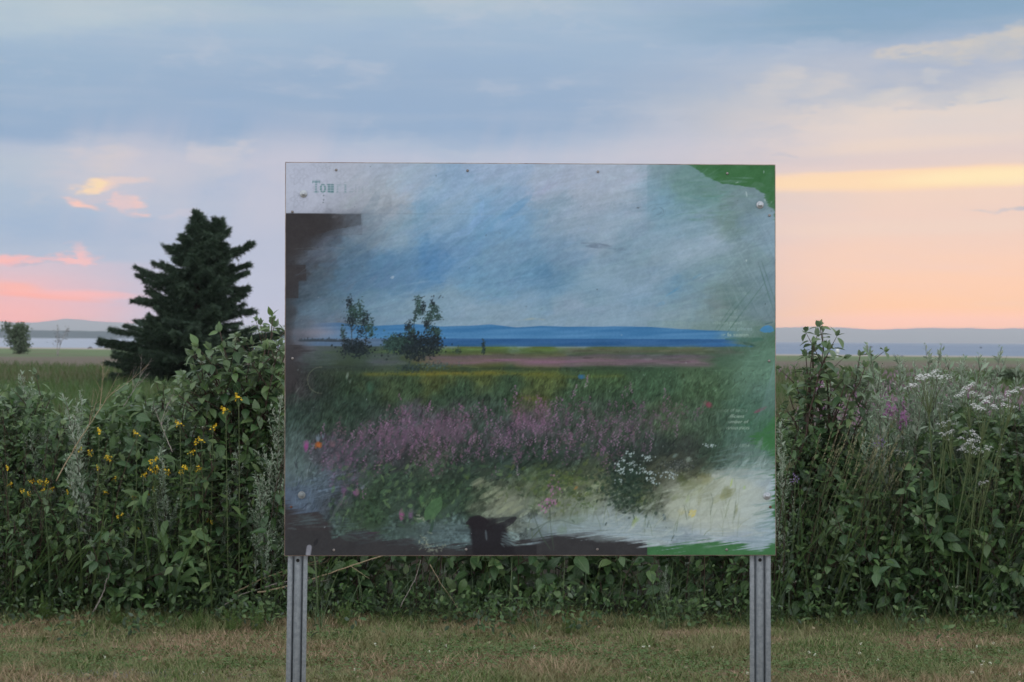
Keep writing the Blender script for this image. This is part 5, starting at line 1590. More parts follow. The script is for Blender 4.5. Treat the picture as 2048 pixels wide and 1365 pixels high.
def tall_grass(n=26, h=0.8, spread=0.10, lean=(0, 0), seeds=0, w=1.0, mat='blade'):
    pl = Plant()
    lv = pl.part('blades', M[mat])
    p = np.stack([rng.normal(0, spread, n), rng.normal(0, spread * .6, n), np.zeros(n)], 1)
    hh = h * rng.uniform(.5, 1.1, n)
    a = rng.uniform(0, 2 * PI, n)
    d = unit(np.stack([np.cos(a) * .28 + lean[0], np.sin(a) * .28 + lean[1], np.ones(n)], 1))
    nn = unit(np.stack([-np.cos(a) - lean[0] * 2, -np.sin(a) - lean[1] * 2, np.full(n, .35)], 1))
    lv.scatter(STRIP, p, d, nn, np.stack([hh * .55 * w, hh, hh * rng.uniform(.3, 1.3, n)], 1))
    if seeds:
        st = pl.part('stem', M['greenstem'])
        for k in range(seeds):
            sd = pl.part('seed_head', M['seed'], k)
            b = np.array([rng.normal(0, spread), rng.normal(0, spread * .5), 0])
            e = b + np.array([rng.normal(lean[0] * h, .10), rng.normal(lean[1] * h, .06), h * rnd(.9, 1.25)])
            pts = bez(b, b * .5 + e * .5 + np.array([0, 0, .08 * h]), e, 8)
            st.tube(pts, np.linspace(.0018, .0009, 8), 3, False)
            P, T, t = along(pts, .008, .84, 1)
            m = len(P)
            sd.scatter(BIT, P, unit(T + rvec(m) * .35), rvec(m), .016 * rng.uniform(.6, 1.2, m))
    return pl.finish()


def whorl_weed(h=0.22, n=7, mat='bright'):
    pl = Plant()
    st = pl.part('stem', M['greenstem']); lv = pl.part('needles', M[mat])
    for k in range(n):
        b = np.array([rng.normal(0, .035), rng.normal(0, .03), 0])
        e = b + np.array([rng.normal(0, .03), rng.normal(0, .03), h * rnd(.55, 1.1)])
        pts = bez(b, (b + e) / 2 + rng.normal(0, .008, 3), e, 8)
        st.tube(pts, np.linspace(.0016, .0008, 8), 3, False)
        P, T, t = along(pts, .010, .1, 1)
        for i in range(len(P)):
            m = 6
            lv.scatter(NEEDLE, np.repeat(P[i:i + 1], m, 0), unit(rvec(m) * np.array([1, 1, .25]) + UP * .75), rvec(m), np.stack([np.full(m, .014), np.full(m, .045 * (1.15 - t[i] * .8)), np.full(m, .01)], 1))
    return pl.finish()


def dead_branch(pts, r0, r1, twigs=0, mat='straw', name='dry_stem', label='', cat='stem', group=None, tl=.12):
    pts = np.array(pts, float)
    base = pts[0].copy()
    P, T, t = along(pts, np.linalg.norm(np.diff(pts, axis=0), axis=1).sum() / 18.0, 0, 1)
    P = P + rng.normal(0, r0 * .35, P.shape) - base
    root = empty(name, base, label, cat, group)
    mb = MB().tube(P, np.linspace(r0, r1, len(P)), 6)
    mb.obj('stem', M[mat], root)
    if twigs:
        tb = MB()
        for k in range(twigs):
            i = rng.integers(int(len(P) * .4), len(P) - 1)
            d = unit(T[i] * 1.0 + perp(T[i]) * .6 + UP * .1)
            L = tl * rnd(.5, 1.2)
            q = bez(P[i], P[i] + d * L * .5 + rng.normal(0, .004, 3), P[i] + d * L + UP * L * .2, 6)
            tb.tube(q, np.linspace(r1 * 1.2, r1 * .5, 6), 3, False)
            for j in (2, 3, 4):
                d2 = unit(d + perp(d) * .7)
                tb.tube([q[j], q[j] + d2 * L * .35], [r1 * .6, r1 * .35], 3, False)
        tb.obj('twigs', M[mat], root)
    return root


LEFT_SHRUB_Y = 10.35


def rel(px, py, Y, root):
    return np.array(at(px, py, Y)) - np.array(root)


def hedge():
    # ---------------- the standing shrubs
    def shrub(rootpx, Y, tips, label, size=.085, flowers=0.0, t0=.22, twigs=1.0, step=.055, dy=.25):
        rx = at(rootpx, 1000, Y).x
        root = (rx, Y, 0.0)
        T = [rel(px, py, Y + rnd(-dy, dy), root) for px, py in tips]
        pl = dogwood(T, size, step, .12, flowers, t0, twigs)
        return put(pl, 'dogwood_shrub', root, label, 'shrub')

    shrub(490, 10.35, [(545, 632), (532, 665), (505, 690), (470, 690), (440, 664), (452, 720), (420, 700), (388, 728), (372, 768), (400, 765), (480, 745), (520, 740), (556, 690), (590, 660), (430, 800), (540, 790), (400, 815), (600, 720), (470, 800), (548, 655), (500, 720), (530, 700), (465, 745), (415, 730), (545, 750), (505, 790), (450, 850), (560, 850), (400, 870), (520, 860), (585, 780), (366, 752), (356, 790), (392, 742), (378, 800), (345, 830), (410, 760), (430, 730)],
          'tall leafy dogwood shrub with round green leaves against the left edge of the sign', .108, .06, .18, .8, .062)
    shrub(1628, 10.4, [(1640, 655), (1628, 690), (1612, 715), (1655, 700), (1590, 740), (1576, 780), (1720, 712), (1705, 745), (1690, 770), (1660, 760), (1640, 800), (1600, 830), (1735, 800), (1700, 830), (1634, 672), (1646, 692), (1612, 745), (1730, 735), (1600, 880), (1660, 880)],
          'slender dark dogwood shrub rising to a pointed top beside the right edge of the sign', .10, 0, .32, .7, .062)
    shrub(700, 10.2, [(640, 1010), (680, 980), (740, 1000), (790, 1010), (830, 1060), (620, 1080), (760, 1120), (700, 1140), (660, 1180), (800, 1160)],
          'dark broad-leaved shrub behind the sign just right of its left post', .115, 0, .1, 1, .07)
    shrub(960, 10.25, [(900, 1010), (960, 980), (1010, 1000), (1060, 1020), (880, 1100), (1000, 1120), (940, 1150), (1070, 1110), (900, 1190)],
          'dark broad-leaved shrub under the middle of the sign', .125, 0, .1, 1, .075)
    shrub(1200, 10.25, [(1140, 1000), (1200, 980), (1260, 1000), (1120, 1090), (1180, 1120), (1240, 1110), (1290, 1080), (1160, 1170), (1260, 1170)],
          'dark broad-leaved shrub with hanging leaves under the sign, right of its middle', .12, .08, .1, 1, .075)
    shrub(1420, 10.2, [(1370, 1000), (1420, 990), (1470, 1020), (1340, 1090), (1400, 1110), (1460, 1100), (1500, 1120), (1440, 1150), (1380, 1170), (1500, 1060)],
          'dogwood shrub with a cream flower cluster under the sign beside its right post', .10, .10, .1, 1, .065)
    shrub(1850, 10.05, [(1790, 1060), (1840, 1030), (1890, 1050), (1940, 1060), (1800, 1110), (1870, 1120), (1930, 1130), (1840, 1160), (1910, 1180), (1780, 1150), (1960, 1100)],
          'leafy dogwood shrub with cream flower clusters low in front of the white yarrow', .10, .08, .12, 1, .06)
    shrub(1600, 10.0, [(1560, 1050), (1600, 1080), (1650, 1060), (1570, 1120), (1630, 1140), (1680, 1120)],
          'small dogwood shrub low down just right of the sign\'s right post', .11, .06, .12, 1, .06)
    shrub(60, 10.5, [(20, 800), (60, 796), (100, 800), (0, 830), (-40, 810), (120, 840), (80, 850), (150, 835), (30, 870)],
          'leafy green shrub at the far left end of the thicket', .10, 0, .18, 1)
    shrub(290, 10.55, [(250, 830), (290, 800), (330, 795), (350, 820), (270, 860), (310, 850), (380, 850), (230, 860)],
          'low leafy shrub in the thicket below the spruce', .095, 0, .2, 1)
    shrub(420, 10.1, [(380, 940), (430, 920), (470, 940), (520, 950), (400, 1000), (460, 1010), (540, 1020), (350, 1000), (500, 1080), (420, 1090)],
          'dark leafy shrub at the foot of the tall dogwood, left of the sign', .10, .05, .15, 1)
    shrub(250, 9.95, [(210, 1060), (260, 1050), (300, 1070), (230, 1110), (290, 1130), (330, 1100), (190, 1120), (360, 1130)],
          'shrub with large rounded leaves low in the thicket left of the dry sticks', .10, 0, .1, 1, .065)
    shrub(2010, 10.5, [(1990, 850), (2030, 840), (2060, 860), (2000, 900), (2050, 930), (2080, 880)],
          'green shrub at the right end of the thicket among the yarrow', .10, 0, .2, 1)
    shrub(1720, 10.05, [(1690, 1000), (1730, 980), (1770, 1000), (1670, 1050), (1740, 1060), (1710, 1110), (1780, 1080), (1660, 1110), (1800, 1040)],
          'dark leafy shrub between the small one by the right post and the cream-flowered one', .098, 0, .12, 1, .062)
    shrub(2010, 10.0, [(1980, 1010), (2030, 1000), (2070, 1030), (1960, 1070), (2020, 1080), (2060, 1100), (1990, 1130), (2040, 1150)],
          'dark leafy shrub at the lower right corner of the thicket', .098, 0, .12, 1, .062)
    shrub(90, 9.98, [(40, 1010), (90, 990), (140, 1010), (20, 1060), (80, 1070), (150, 1070), (50, 1120), (120, 1130)],
          'leafy shrub at the lower left of the thicket under the yellow flowers', .092, 0, .12, 1, .062)
    shrub(150, 10.6, [(130, 850), (180, 830), (210, 850), (160, 880), (230, 880), (110, 890)],
          'low leafy shrub behind the long tan dry stem', .092, 0, .2, 1)
    shrub(1100, 9.95, [(1085, 1190), (1110, 1180), (1130, 1200), (1060, 1205)], 'low sapling with pale leaves at the grass edge under the sign', .085, 0, .3, .6)

    # ---------------- mugwort
    MV = [mugwort(1.25, 15, .75, .6), mugwort(1.1, 12, .8, .5), mugwort(1.35, 17, .75, .85), mugwort(1.2, 10, .7, .4), mugwort(1.15, 14, .8, .7)]
    MH = [1.25, 1.1, 1.35, 1.2, 1.15]

    def mug(px, py, Y, label, group, tilt=None, rz=None):
        k = rng.integers(5)
        top = at(px, py, Y)
        s = top.z / MH[k]
        tl = rnd(-.12, .18) if tilt is None else tilt
        put(MV[k], 'mugwort_plant', (top.x - math.sin(tl) * top.z, Y, 0), label, 'plant', group, rnd(0, 6) if rz is None else rz, s, (rnd(-.06, .06), tl))
    g = 'mugwort clump right of the dogwood'
    for px, py in [(1745, 800), (1720, 850), (1770, 770), (1790, 760), (1812, 750), (1838, 742), (1852, 735), (1870, 730), (1840, 790), (1900, 725), (1925, 740), (1945, 735), (1960, 725), (1930, 790), (1880, 780), (1800, 830), (1760, 860), (1860, 850), (1905, 850), (1830, 880), (1780, 900), (1815, 735), (1840, 715), (1865, 712), (1885, 705), (1910, 715), (1940, 722), (1955, 740), (1790, 745), (1875, 735), (1925, 760), (1850, 765), (1895, 760)]:
        mug(px, py, rnd(10.35, 11.0), 'silvery mugwort in the airy clump between the pointed dogwood and the yarrow', g)
    mug(1895, 688, 10.4, 'tallest mugwort spike, reaching above the water line on the right', None, .22)
    mug(1962, 708, 10.6, 'thin mugwort spike right of the tallest one', None, .2)
    g = 'mugwort among the yellow flowers'
    for px, py in [(40, 850), (95, 860), (150, 800), (182, 800), (300, 900), (320, 930), (340, 860), (290, 850), (260, 960), (375, 940), (230, 920), (200, 990), (130, 960), (60, 980), (440, 960), (330, 1010), (280, 1030), (180, 1060), (100, 1050)]:
        mug(px, py, rnd(9.95, 10.5), 'silvery mugwort standing among the yellow flowers left of the sign', g)
    g = 'mugwort in front of the tall dogwood'
    for px, py in [(470, 900), (545, 850), (562, 800), (530, 910), (550, 950), (515, 970)]:
        mug(px, py, rnd(9.95, 10.2), 'silvery mugwort in front of the tall dogwood at the left edge of the sign', g)
    mug(218, 738, 10.6, 'mugwort shoot leaning right, topmost on the left against the meadow', None, .25)
    mug(72, 790, 10.6, 'lone upright mugwort spike near the left end of the thicket', None, 0)
    mug(2, 775, 10.6, 'mugwort spike cut by the left edge of the photo', None, .05)
    mug(1588, 858, 10.0, 'mugwort spike just right of the sign below the pointed dogwood', None, .05)
    mug(650, 1150, 10.0, 'short mugwort behind the sign\'s left post', None, 0)
    mug(1330, 1130, 10.0, 'short mugwort under the sign left of the cream flower cluster', None, 0)
    for px, py in [(1990, 1120), (2030, 1110), (1970, 1160)]:
        mug(px, py, 9.95, 'short mugwort at the lower right end of the thicket', 'mugwort low at the right end')

    # ---------------- yellow flowers
    YV = [mustard(1.0, 1), mustard(1.0, 2), mustard(1.0, 3), mustard(1.0, 4), mustard(1.0, 2)]
    spots = [(365, 848, 0), (420, 855, 0), (196, 862, 0), (269, 867, 0), (188, 897, 1), (173, 915, 1), (185, 935, 0), (286, 934, 1), (316, 938, 2), (342, 920, 2), (352, 932, 2), (285, 950, 0), (317, 945, 0), (225, 958, 0),
             (14, 935, 0), (86, 960, 2), (108, 962, 0), (50, 966, 1), (20, 970, 0), (75, 980, 2), (88, 982, 0), (104, 978, 0), (127, 984, 0), (150, 973, 0), (265, 1030, 2), (279, 1058, 0), (276, 991, 0), (290, 993, 1), (303, 978, 0), (246, 1066, 0), (395, 942, 1), (410, 880, 0), (440, 1040, 3), (460, 820, 0), (480, 795, 0), (404, 885, 0), (380, 905, 0), (214, 985, 0)]
    g = 'yellow-flowered plants left of the sign'
    for px, py, k in spots:
        Y = rnd(9.93, 10.10); top = at(px, py, Y)
        lab = 'yellow-flowered mustard plant in the thicket between the photo\'s left edge and the sign'
        put(YV[min(k, 1)], 'mustard_plant', (top.x, Y, 0), lab, 'flower', g, rnd(0, 6), top.z, (rnd(-.03, .03), rnd(-.03, .03)))

    # ---------------- yarrow
    WV = [yarrow(1.0, .062, 8), yarrow(1.0, .045, 6), yarrow(1.0, .028, 4), yarrow(1.0, .085, 10)]
    g = 'white yarrow at the right end of the thicket'
    for px, py, k in [(1968, 742, 3), (1998, 760, 1), (2025, 776, 0), (1990, 800, 0), (1975, 812, 2), (2030, 803, 0), (2045, 830, 1), (1982, 848, 1), (2040, 855, 1), (1938, 868, 0), (1922, 880, 1), (1935, 892, 0), (1945, 870, 1),
                      (1995, 885, 0), (1905, 872, 2), (2010, 893, 2), (2035, 875, 1), (1983, 895, 2), (1897, 905, 1), (2052, 900, 1), (1925, 815, 2)]:
        Y = rnd(9.96, 10.24); top = at(px, py, Y)
        put(WV[k], 'yarrow_plant', (top.x - .14 * top.z, Y, 0), 'white yarrow with flat flower heads at the right end of the thicket', 'flower', g, rnd(0, 6), top.z, (rnd(-.03, .03), .14))
    for px, py, k, lab in [(1809, 905, 1, 'single white yarrow head left of the others, above the dark leaves'), (1943, 958, 1, 'low white yarrow head below the large cluster'), (1853, 950, 2, 'tiny white flower head between the two low yarrow heads'), (1945, 1090, 2, 'pale yarrow head low down near the dogwood\'s cream flowers'), (1935, 970, 2, 'small white bud under the low yarrow head')]:
        Y = 10.0; top = at(px, py, Y)
        put(WV[k], 'yarrow_plant', (top.x, Y, 0), lab, 'flower', None, rnd(0, 6), top.z)

    # ---------------- fireweed: one in the thicket, the rest out in the meadow behind
    FV = [fireweed(1.3, 40, .14), fireweed(1.3, 56, .11), fireweed(1.3, 34, .2)]
    top = at(1792, 785, 10.15)
    put(FV[1], 'fireweed_plant', (top.x, 10.15, 0), 'bright pink fireweed spike standing in the mugwort clump', 'flower', None, 0, top.z / 1.3, (0, -.05))
    top = at(1807, 796, 10.2)
    put(FV[0], 'fireweed_plant', (top.x, 10.2, 0), 'second pink fireweed spike close beside the bright one', 'flower', None, 2, top.z / 1.3, (0, .02))
    g = 'pink fireweed beyond the thicket on the right'
    for i in range(30):
        px = rnd(1640, 1800) if i % 2 else rnd(1600, 2060); py = rnd(800, 850) if px > 1660 else rnd(770, 860)
        Y = rnd(13.5, 24); py -= 36
        b_ = at(px, py, Y)
        put(FV[rng.integers(3)], 'fireweed_plant', (b_.x, Y, 0), 'pink fireweed growing in the meadow beyond the thicket, right of the sign', 'flower', g, rnd(0, 6), np.clip(b_.z / 1.3, .5, 1.0))
    for px, py in [(1930, 775), (1960, 790), (2010, 790), (2040, 800)]:
        top = at(px, py + 12, 11.3)
        put(FV[rng.integers(3)], 'fireweed_plant', (top.x, 11.3, 0), 'pink fireweed spike showing behind the yarrow heads', 'flower', 'fireweed behind the yarrow', rnd(0, 6), top.z / 1.3)
    VI = Plant(); st = VI.part('stem', M['greenstem']); fl = VI.part('flower_head', M['violet'])
    st.tube(bez(np.zeros(3), np.array([.02, 0, .5]), np.array([0.03, 0, 1.0]), 8), .002, 4)
    for k in range(20):
        fl.scatter(BIT, [.03 + rng.normal(0, .02), rng.normal(0, .02), 1 - abs(rng.normal(0, .025))], rvec(1)[0], rvec(1)[0], .022)
    VI.finish()
    for px, py, lab in [(1582, 950, 'violet vetch flower just right of the sign edge'), (1715, 1105, 'dim violet flower in the grass below the pointed dogwood'), (1750, 875, 'small lilac flower at the left foot of the mugwort clump')]:
        top = at(px, py, 9.98)
        put(VI, 'vetch_plant', (top.x, 9.98, 0), lab, 'flower', None, 0, top.z)

    # ---------------- tall grass
    GV = [tall_grass(26, .8, .09), tall_grass(8, .9, .08, (.4, 0), 5), tall_grass(24, .7, .10, (.3, -.1)), tall_grass(7, 1.0, .08, (.3, 0), 8), tall_grass(30, .5, .10, (-.1, -.2)), tall_grass(16, .8, .06, (.7, 0))]
    GH = [.8, .9, .7, 1.0, .5, .8]

    def tuft(px, py, Y, k, label, group):
        top = at(px, py, Y)
        put(GV[k], 'grass_tuft', (top.x, Y, 0), label, 'grass tuft', group, rnd(-.5, .5), max(.25, top.z / GH[k] * .9))
    g = 'tall grass right of the sign'
    for px, py, k in [(1570, 900, 3), (1600, 880, 3), (1630, 900, 1), (1655, 890, 3), (1680, 900, 3), (1640, 930, 3), (1700, 930, 1), (1590, 960, 1), (1720, 960, 3), (1750, 930, 1), (1780, 950, 3), (1560, 1000, 0), (1660, 990, 1), (1700, 1000, 0), (1810, 1000, 1), (1880, 950, 1), (1920, 960, 3), (1970, 950, 1), (2020, 960, 3), (1960, 1010, 5), (2030, 1040, 1), (1740, 1020, 3)]:
        tuft(px, py, rnd(9.98, 10.12) if px < 1770 and py < 965 else rnd(10.1, 10.4), k, 'tall seeding grass in the thicket right of the sign', g)
    g = 'leaning grass at the left end'
    for px, py, k in [(10, 1060, 5), (50, 1080, 1), (90, 1070, 5), (30, 1120, 5), (70, 1130, 2), (120, 1110, 5), (10, 1160, 2), (150, 1130, 5), (160, 1040, 5), (220, 1030, 5), (90, 1000, 5), (40, 940, 5), (110, 900, 5), (230, 1090, 5)]:
        tuft(px, py, rnd(9.95, 10.2), k, 'long grass leaning right at the lower left end of the thicket', g)
    g = 'low grass along the foot of the thicket'
    for i in range(26):
        px = rnd(-20, 2060)
        tuft(px, rnd(1190, 1235), rnd(9.5, 9.92), int(rng.choice([0, 2, 4, 4, 4])), 'low grass tuft along the foot of the thicket', g)
    g = 'grass under the right part of the sign'
    for px, py, k in [(1310, 1190, 2), (1340, 1170, 0), (1370, 1190, 1), (1480, 1160, 5), (1500, 1180, 2), (1560, 1150, 2), (1600, 1180, 5), (1650, 1170, 2), (1460, 1200, 4), (900, 1190, 0), (930, 1200, 4)]:
        tuft(px, py, rnd(9.78, 9.9), k, 'taller grass tuft at the foot of the thicket under the sign\'s right half', g) if px > 1200 else tuft(px, py, 9.85, k, 'taller grass tuft at the foot of the thicket under the middle of the sign', 'grass under the middle of the sign')

    # ---------------- bright small weeds at the lawn edge
    HV = [whorl_weed(.26, 8), whorl_weed(.18, 7), whorl_weed(.2, 9)]
    for px, py, Y, k, s, lab in [(92, 1235, 9.75, 0, .62, 'tallest bright green horsetail at the lawn edge, far left'), (395, 1268, 9.45, 1, .62, 'bright green horsetail left of three on the lawn before the sign\'s left post'), (462, 1270, 9.4, 2, .62, 'bushy dark green horsetail, middle of three left of the sign\'s left post'),
                                 (515, 1272, 9.4, 0, .55, 'bright green horsetail nearest the sign\'s left post'), (235, 1252, 9.6, 1, .6, 'small horsetail by the pale twig at the lawn edge'), (1140, 1275, 9.4, 2, .45, 'small bright weed on the lawn under the middle of the sign'), (690, 1250, 9.6, 1, .7, 'ferny weed at the lawn edge right of the sign\'s left post')]:
        p = at(px, py, Y)
        put(HV[k], 'horsetail_plant', (p.x, Y, 0), lab, 'weed', None, rnd(0, 6), s)

    # ---------------- dry stems
    def seg(lst, Y):
        return [np.array(at(px, py, Y + dY)) for px, py, dY in lst]
    dead_branch(seg([(112, 962, 0), (150, 895, .05), (182, 845, .05), (212, 800, .08), (240, 770, .1)], 9.86), .0036, .0012, 6, 'straw', 'dry_stem', 'long tan dry stem leaning right above the yellow flowers', 'stem', None, .22)
    dead_branch(seg([(246, 815, 0), (262, 790, 0), (278, 760, 0), (286, 742, 0)], 10.3), .002, .0008, 6, 'deadgrey', 'dry_stem', 'thin dead twig with fine side shoots in front of the spruce foot', 'stem', None, .10)
    dead_branch(seg([(345, 905, 0), (330, 870, 0), (322, 845, 0), (336, 805, 0)], 10.0), .003, .001, 6, 'deadgrey', 'dead_twig', 'bare grey forked twig above the yellow flowers, left of the tall dogwood', 'twig', None, .10)
    dead_branch(seg([(186, 1228, 0), (204, 1190, 0), (214, 1160, 0), (220, 1146, 0), (216, 1137, .02)], 9.8), .0055, .002, 0, 'deadgrey', 'dead_twig', 'pale bent twig standing at the lawn edge, lower left', 'twig')
    dead_branch(seg([(515, 1186, 0), (580, 1172, .05), (650, 1150, .1), (740, 1120, .15), (800, 1100, .2)], 9.85), .0052, .003, 2, 'straw', 'dry_stem', 'thick straw-coloured cane slanting up behind the sign\'s left post, lower of the pair', 'stem', None, .2)
    dead_branch(seg([(470, 1185, 0), (520, 1160, .05), (580, 1138, .1), (650, 1118, .15)], 9.9), .004, .002, 2, 'straw', 'dry_stem', 'thinner straw cane crossing behind the top of the sign\'s left post', 'stem', None, .2)
    dead_branch(seg([(435, 1220, 0), (480, 1190, .05), (560, 1165, .1), (620, 1156, .1)], 9.82), .003, .0015, 2, 'deadgrey', 'dead_twig', 'grey dead twig lying below the straw canes left of the post', 'twig', None, .15)
    dead_branch(seg([(700, 1132, 0), (720, 1145, 0), (738, 1158, 0)], 9.8), .002, .001, 0, 'straw', 'dry_stem', 'short dry stalk hanging from the cane right of the left post', 'stem')
    dead_branch(seg([(860, 1130, 0), (880, 1165, 0), (905, 1200, 0), (925, 1230, 0)], 9.8), .002, .001, 0, 'straw', 'dry_stem', 'thin dry stalk under the sign left of its middle', 'stem')
    dead_branch(seg([(800, 1215, 0), (830, 1160, 0), (842, 1120, 0)], 9.85), .0025, .0012, 0, 'deadgrey', 'dead_twig', 'brown twig rising through the leaves under the sign\'s left half', 'twig')
    dead_branch(seg([(1900, 1165, 0), (1925, 1060, 0), (1960, 985, 0), (1990, 900, .1)], 10.0), .004, .002, 0, 'greenstem', 'dry_stem', 'long green stalk leaning right below the yarrow', 'stem', None, .1)
    dead_branch(seg([(1800, 1030, 0), (1860, 985, 0), (1905, 945, 0), (1960, 900, 0)], 10.05), .003, .002, 0, 'greenstem', 'dry_stem', 'straight green stalk slanting up to the yarrow heads', 'stem', None, .1)

    # ---------------- the mass of leaves in between
    prof = [(-400, 815), (0, 815), (150, 835), (250, 830), (330, 815), (380, 830), (470, 830), (570, 800), (700, 800), (1024, 800), (1550, 850), (1640, 870), (1700, 900), (1760, 880), (1850, 860), (1920, 850), (2048, 815), (2500, 815)]

    def top_z(px):
        py = np.interp(px, [q[0] for q in prof], [q[1] for q in prof])
        return 1.5 - (py - (676 + (px - 150) * .00575)) / F * 10.6
    lv, nl, sm, st, gr = MB(), MB(), MB(), MB(), MB()
    N = 21000
    px = rng.uniform(-420, 2470, N)
    tz = top_z(px) + .07 * np.sin(px / 33.0) + .05 * np.sin(px / 14.0 + 2)
    tz = tz * np.where((px > 620) & (px < 1500), .92, 1.0)
    z = tz * (1 - rng.random(N) ** 1.6 * 0.97)
    depth = np.abs(rng.normal(0, .33, N))
    Yf = 9.92 + 0.42 * (z / tz) ** 1.5 + .10 * np.sin(px / 113.0 + 1) + .07 * np.sin(px / 60.0) + .06 * np.sin(px / 23.0) + .05 * np.sin(px / 9.1)
    top = rng.random(N) < 0.28
    z = np.where(top, tz * rng.uniform(.86, 1.02, N), z)
    Y = np.where(top, rng.uniform(10.3, 12.6, N), Yf + depth)
    bump = np.sin(((px + 26 * np.sin(z * 5 + px / 70.0)) / 92.0 % 1.0) * PI)
    Y = Y + .10 - .20 * bump * np.sin(np.clip(z / tz, 0, 1) * PI) ** .5
    Y = Y + np.where((px > 640) & (px < 1480) & ~top, .22 * (z < .62) + .10 * np.sin(px / 31.0) + .08 * np.sin(px / 12.0 + z * 11), .07 * np.sin(px / 27.0 + z * 8) + .06 * np.sin(px / 11.0 - z * 13))
    X = (px - 1024) / F * Y
    P = np.stack([X, Y, np.maximum(z, .03)], 1)
    dirs = unit(np.stack([rng.normal(0, .8, N), -rng.uniform(.1, 1.0, N), rng.normal(-.1, .55, N)], 1))
    nn = unit(np.stack([rng.normal(0, .45, N), -rng.uniform(.0, .9, N), rng.uniform(.3, 1.2, N)], 1))
    mi = np.floor((px + 26 * np.sin(z * 5 + px / 70.0)) / 92.0).astype(int)
    hsh = np.abs(np.sin(mi * 12.9898 + np.floor((z + .12 * np.sin(px / 37.0)) / .42) * 78.233) * 43758.5453) % 1.0
    bump = np.sin(((px + 26 * np.sin(z * 5 + px / 70.0)) / 92.0 % 1.0) * PI)
    clump = np.sin(px / 41.0) + np.sin(px / 17.3 + z * 9) + np.sin(z * 14 + px / 97.0)
    kind = np.where(hsh < .36, 0, np.where(hsh < .58, 1, 2))
    kind = np.where(rng.random(N) < .18, rng.integers(0, 3, N), kind)
    grow = .75 + .55 * (hsh * 7.13 % 1.0)
    mid = (px > 640) & (px < 1480)
    kind = np.where(mid & (rng.random(N) < .55), 0, kind)
    szw = np.where(mid, 1.25, 1.0)
    for kk, mb, tpl, s in ((0, lv, LEAF, .082), (1, nl, LEAF_N, .085), (2, sm, LEAF_S, .042)):
        k_ = kind == kk
        mb.scatter(tpl, P[k_], dirs[k_], nn[k_], s * szw[k_] * grow[k_] * rng.uniform(.6, 1.25, k_.sum()))
    # extra small stuff hugging the face
    n2 = 15000
    px = rng.uniform(-420, 2470, n2)
    z = top_z(px) * rng.random(n2) ** .8
    Y = 9.86 + .40 * (z / 1.2) ** 1.5 + np.abs(rng.normal(0, .12, n2))
    keep = ~((px > 700) & (px < 1450) & (z > .12) & (rng.random(n2) < .88))
    P = np.stack([(px - 1024) / F * Y, Y, z], 1)[keep]
    m = keep.sum()
    sm.scatter(LEAF_S, P, unit(np.stack([rng.normal(0, .8, m), -rng.random(m), rng.normal(.1, .6, m)], 1)), UP + rng.normal(0, .5, (m, 3)), .034 * rng.uniform(.4, 1.3, m))
    # weeds spilling forward on to the lawn
    for i in range(170):
        p_ = rnd(-300, 2350); Y = 9.92 - abs(rng.normal(0, .20)) * (1 + .9 * math.sin(p_ / 130.0 + 1.3 * math.sin(p_ / 47.0))); k = int(rnd(14, 46)); r = rnd(.03, .10)
        q = np.stack([(p_ - 1024) / F * Y + rng.normal(0, r, k), Y + rng.normal(0, r * .6, k), np.abs(rng.normal(0, .05 + r * .5, k)) + .015], 1)
        sm.scatter(LEAF_S if i % 3 else LEAF_N, q, unit(rvec(k) + np.array([0, -.3, .3])), UP + rng.normal(0, .5, (k, 3)), .03 * rng.uniform(.5, 1.5, k))
    for i in range(700):
        p_ = rnd(-400, 2450)
        if 620 < p_ < 1490 and rng.random() < .7:
            continue
        tz_ = top_z(p_); Y = rnd(9.95, 10.9)
        x = (p_ - 1024) / F * Y
        e = np.array([x + rng.normal(.12, .14), Y + rng.normal(-.05, .12), tz_ * rnd(.45, 1.06)])
        st.tube(bez(np.array([x, Y, 0]), np.array([x, Y, e[2] * .6]), e, 6), np.linspace(.0034, .0012, 6), 3, False)
    ng = 1900
    px = rng.uniform(-420, 2470, ng); Y = rng.uniform(9.86, 10.5, ng)
    hh = rng.uniform(.25, .85, ng) * np.where((px > 640) & (px < 1480), .55, 1)
    a = rng.uniform(0, 6.28, ng)
    gr.scatter(STRIP, np.stack([(px - 1024) / F * Y, Y, np.zeros(ng)], 1), np.stack([np.cos(a) * .3 + .25, np.sin(a) * .2 - .1, np.ones(ng)], 1), np.stack([-np.cos(a) - .4, -np.sin(a), np.full(ng, .3)], 1), np.stack([hh * .5, hh, hh * rng.uniform(.3, 1.2, ng)], 1))
    root = tag(empty('undergrowth', (0, 10, 0), 'dense tangle of dark green leaves filling the thicket behind the sign', 'undergrowth'), kind='stuff')
    for mb, nme, mt in ((lv, 'broad_leaves', M['dog']), (nl, 'narrow_leaves', M['green']), (sm, 'small_leaves', M['green']), (st, 'thin_stems', M['bark']), (gr, 'grass_blades', M['blade'])):
        for v in mb.v:
            v -= np.array([0, 10, 0])
        o = mb.obj(nme, mt, root)
        o['kind'] = 'stuff'


hedge()


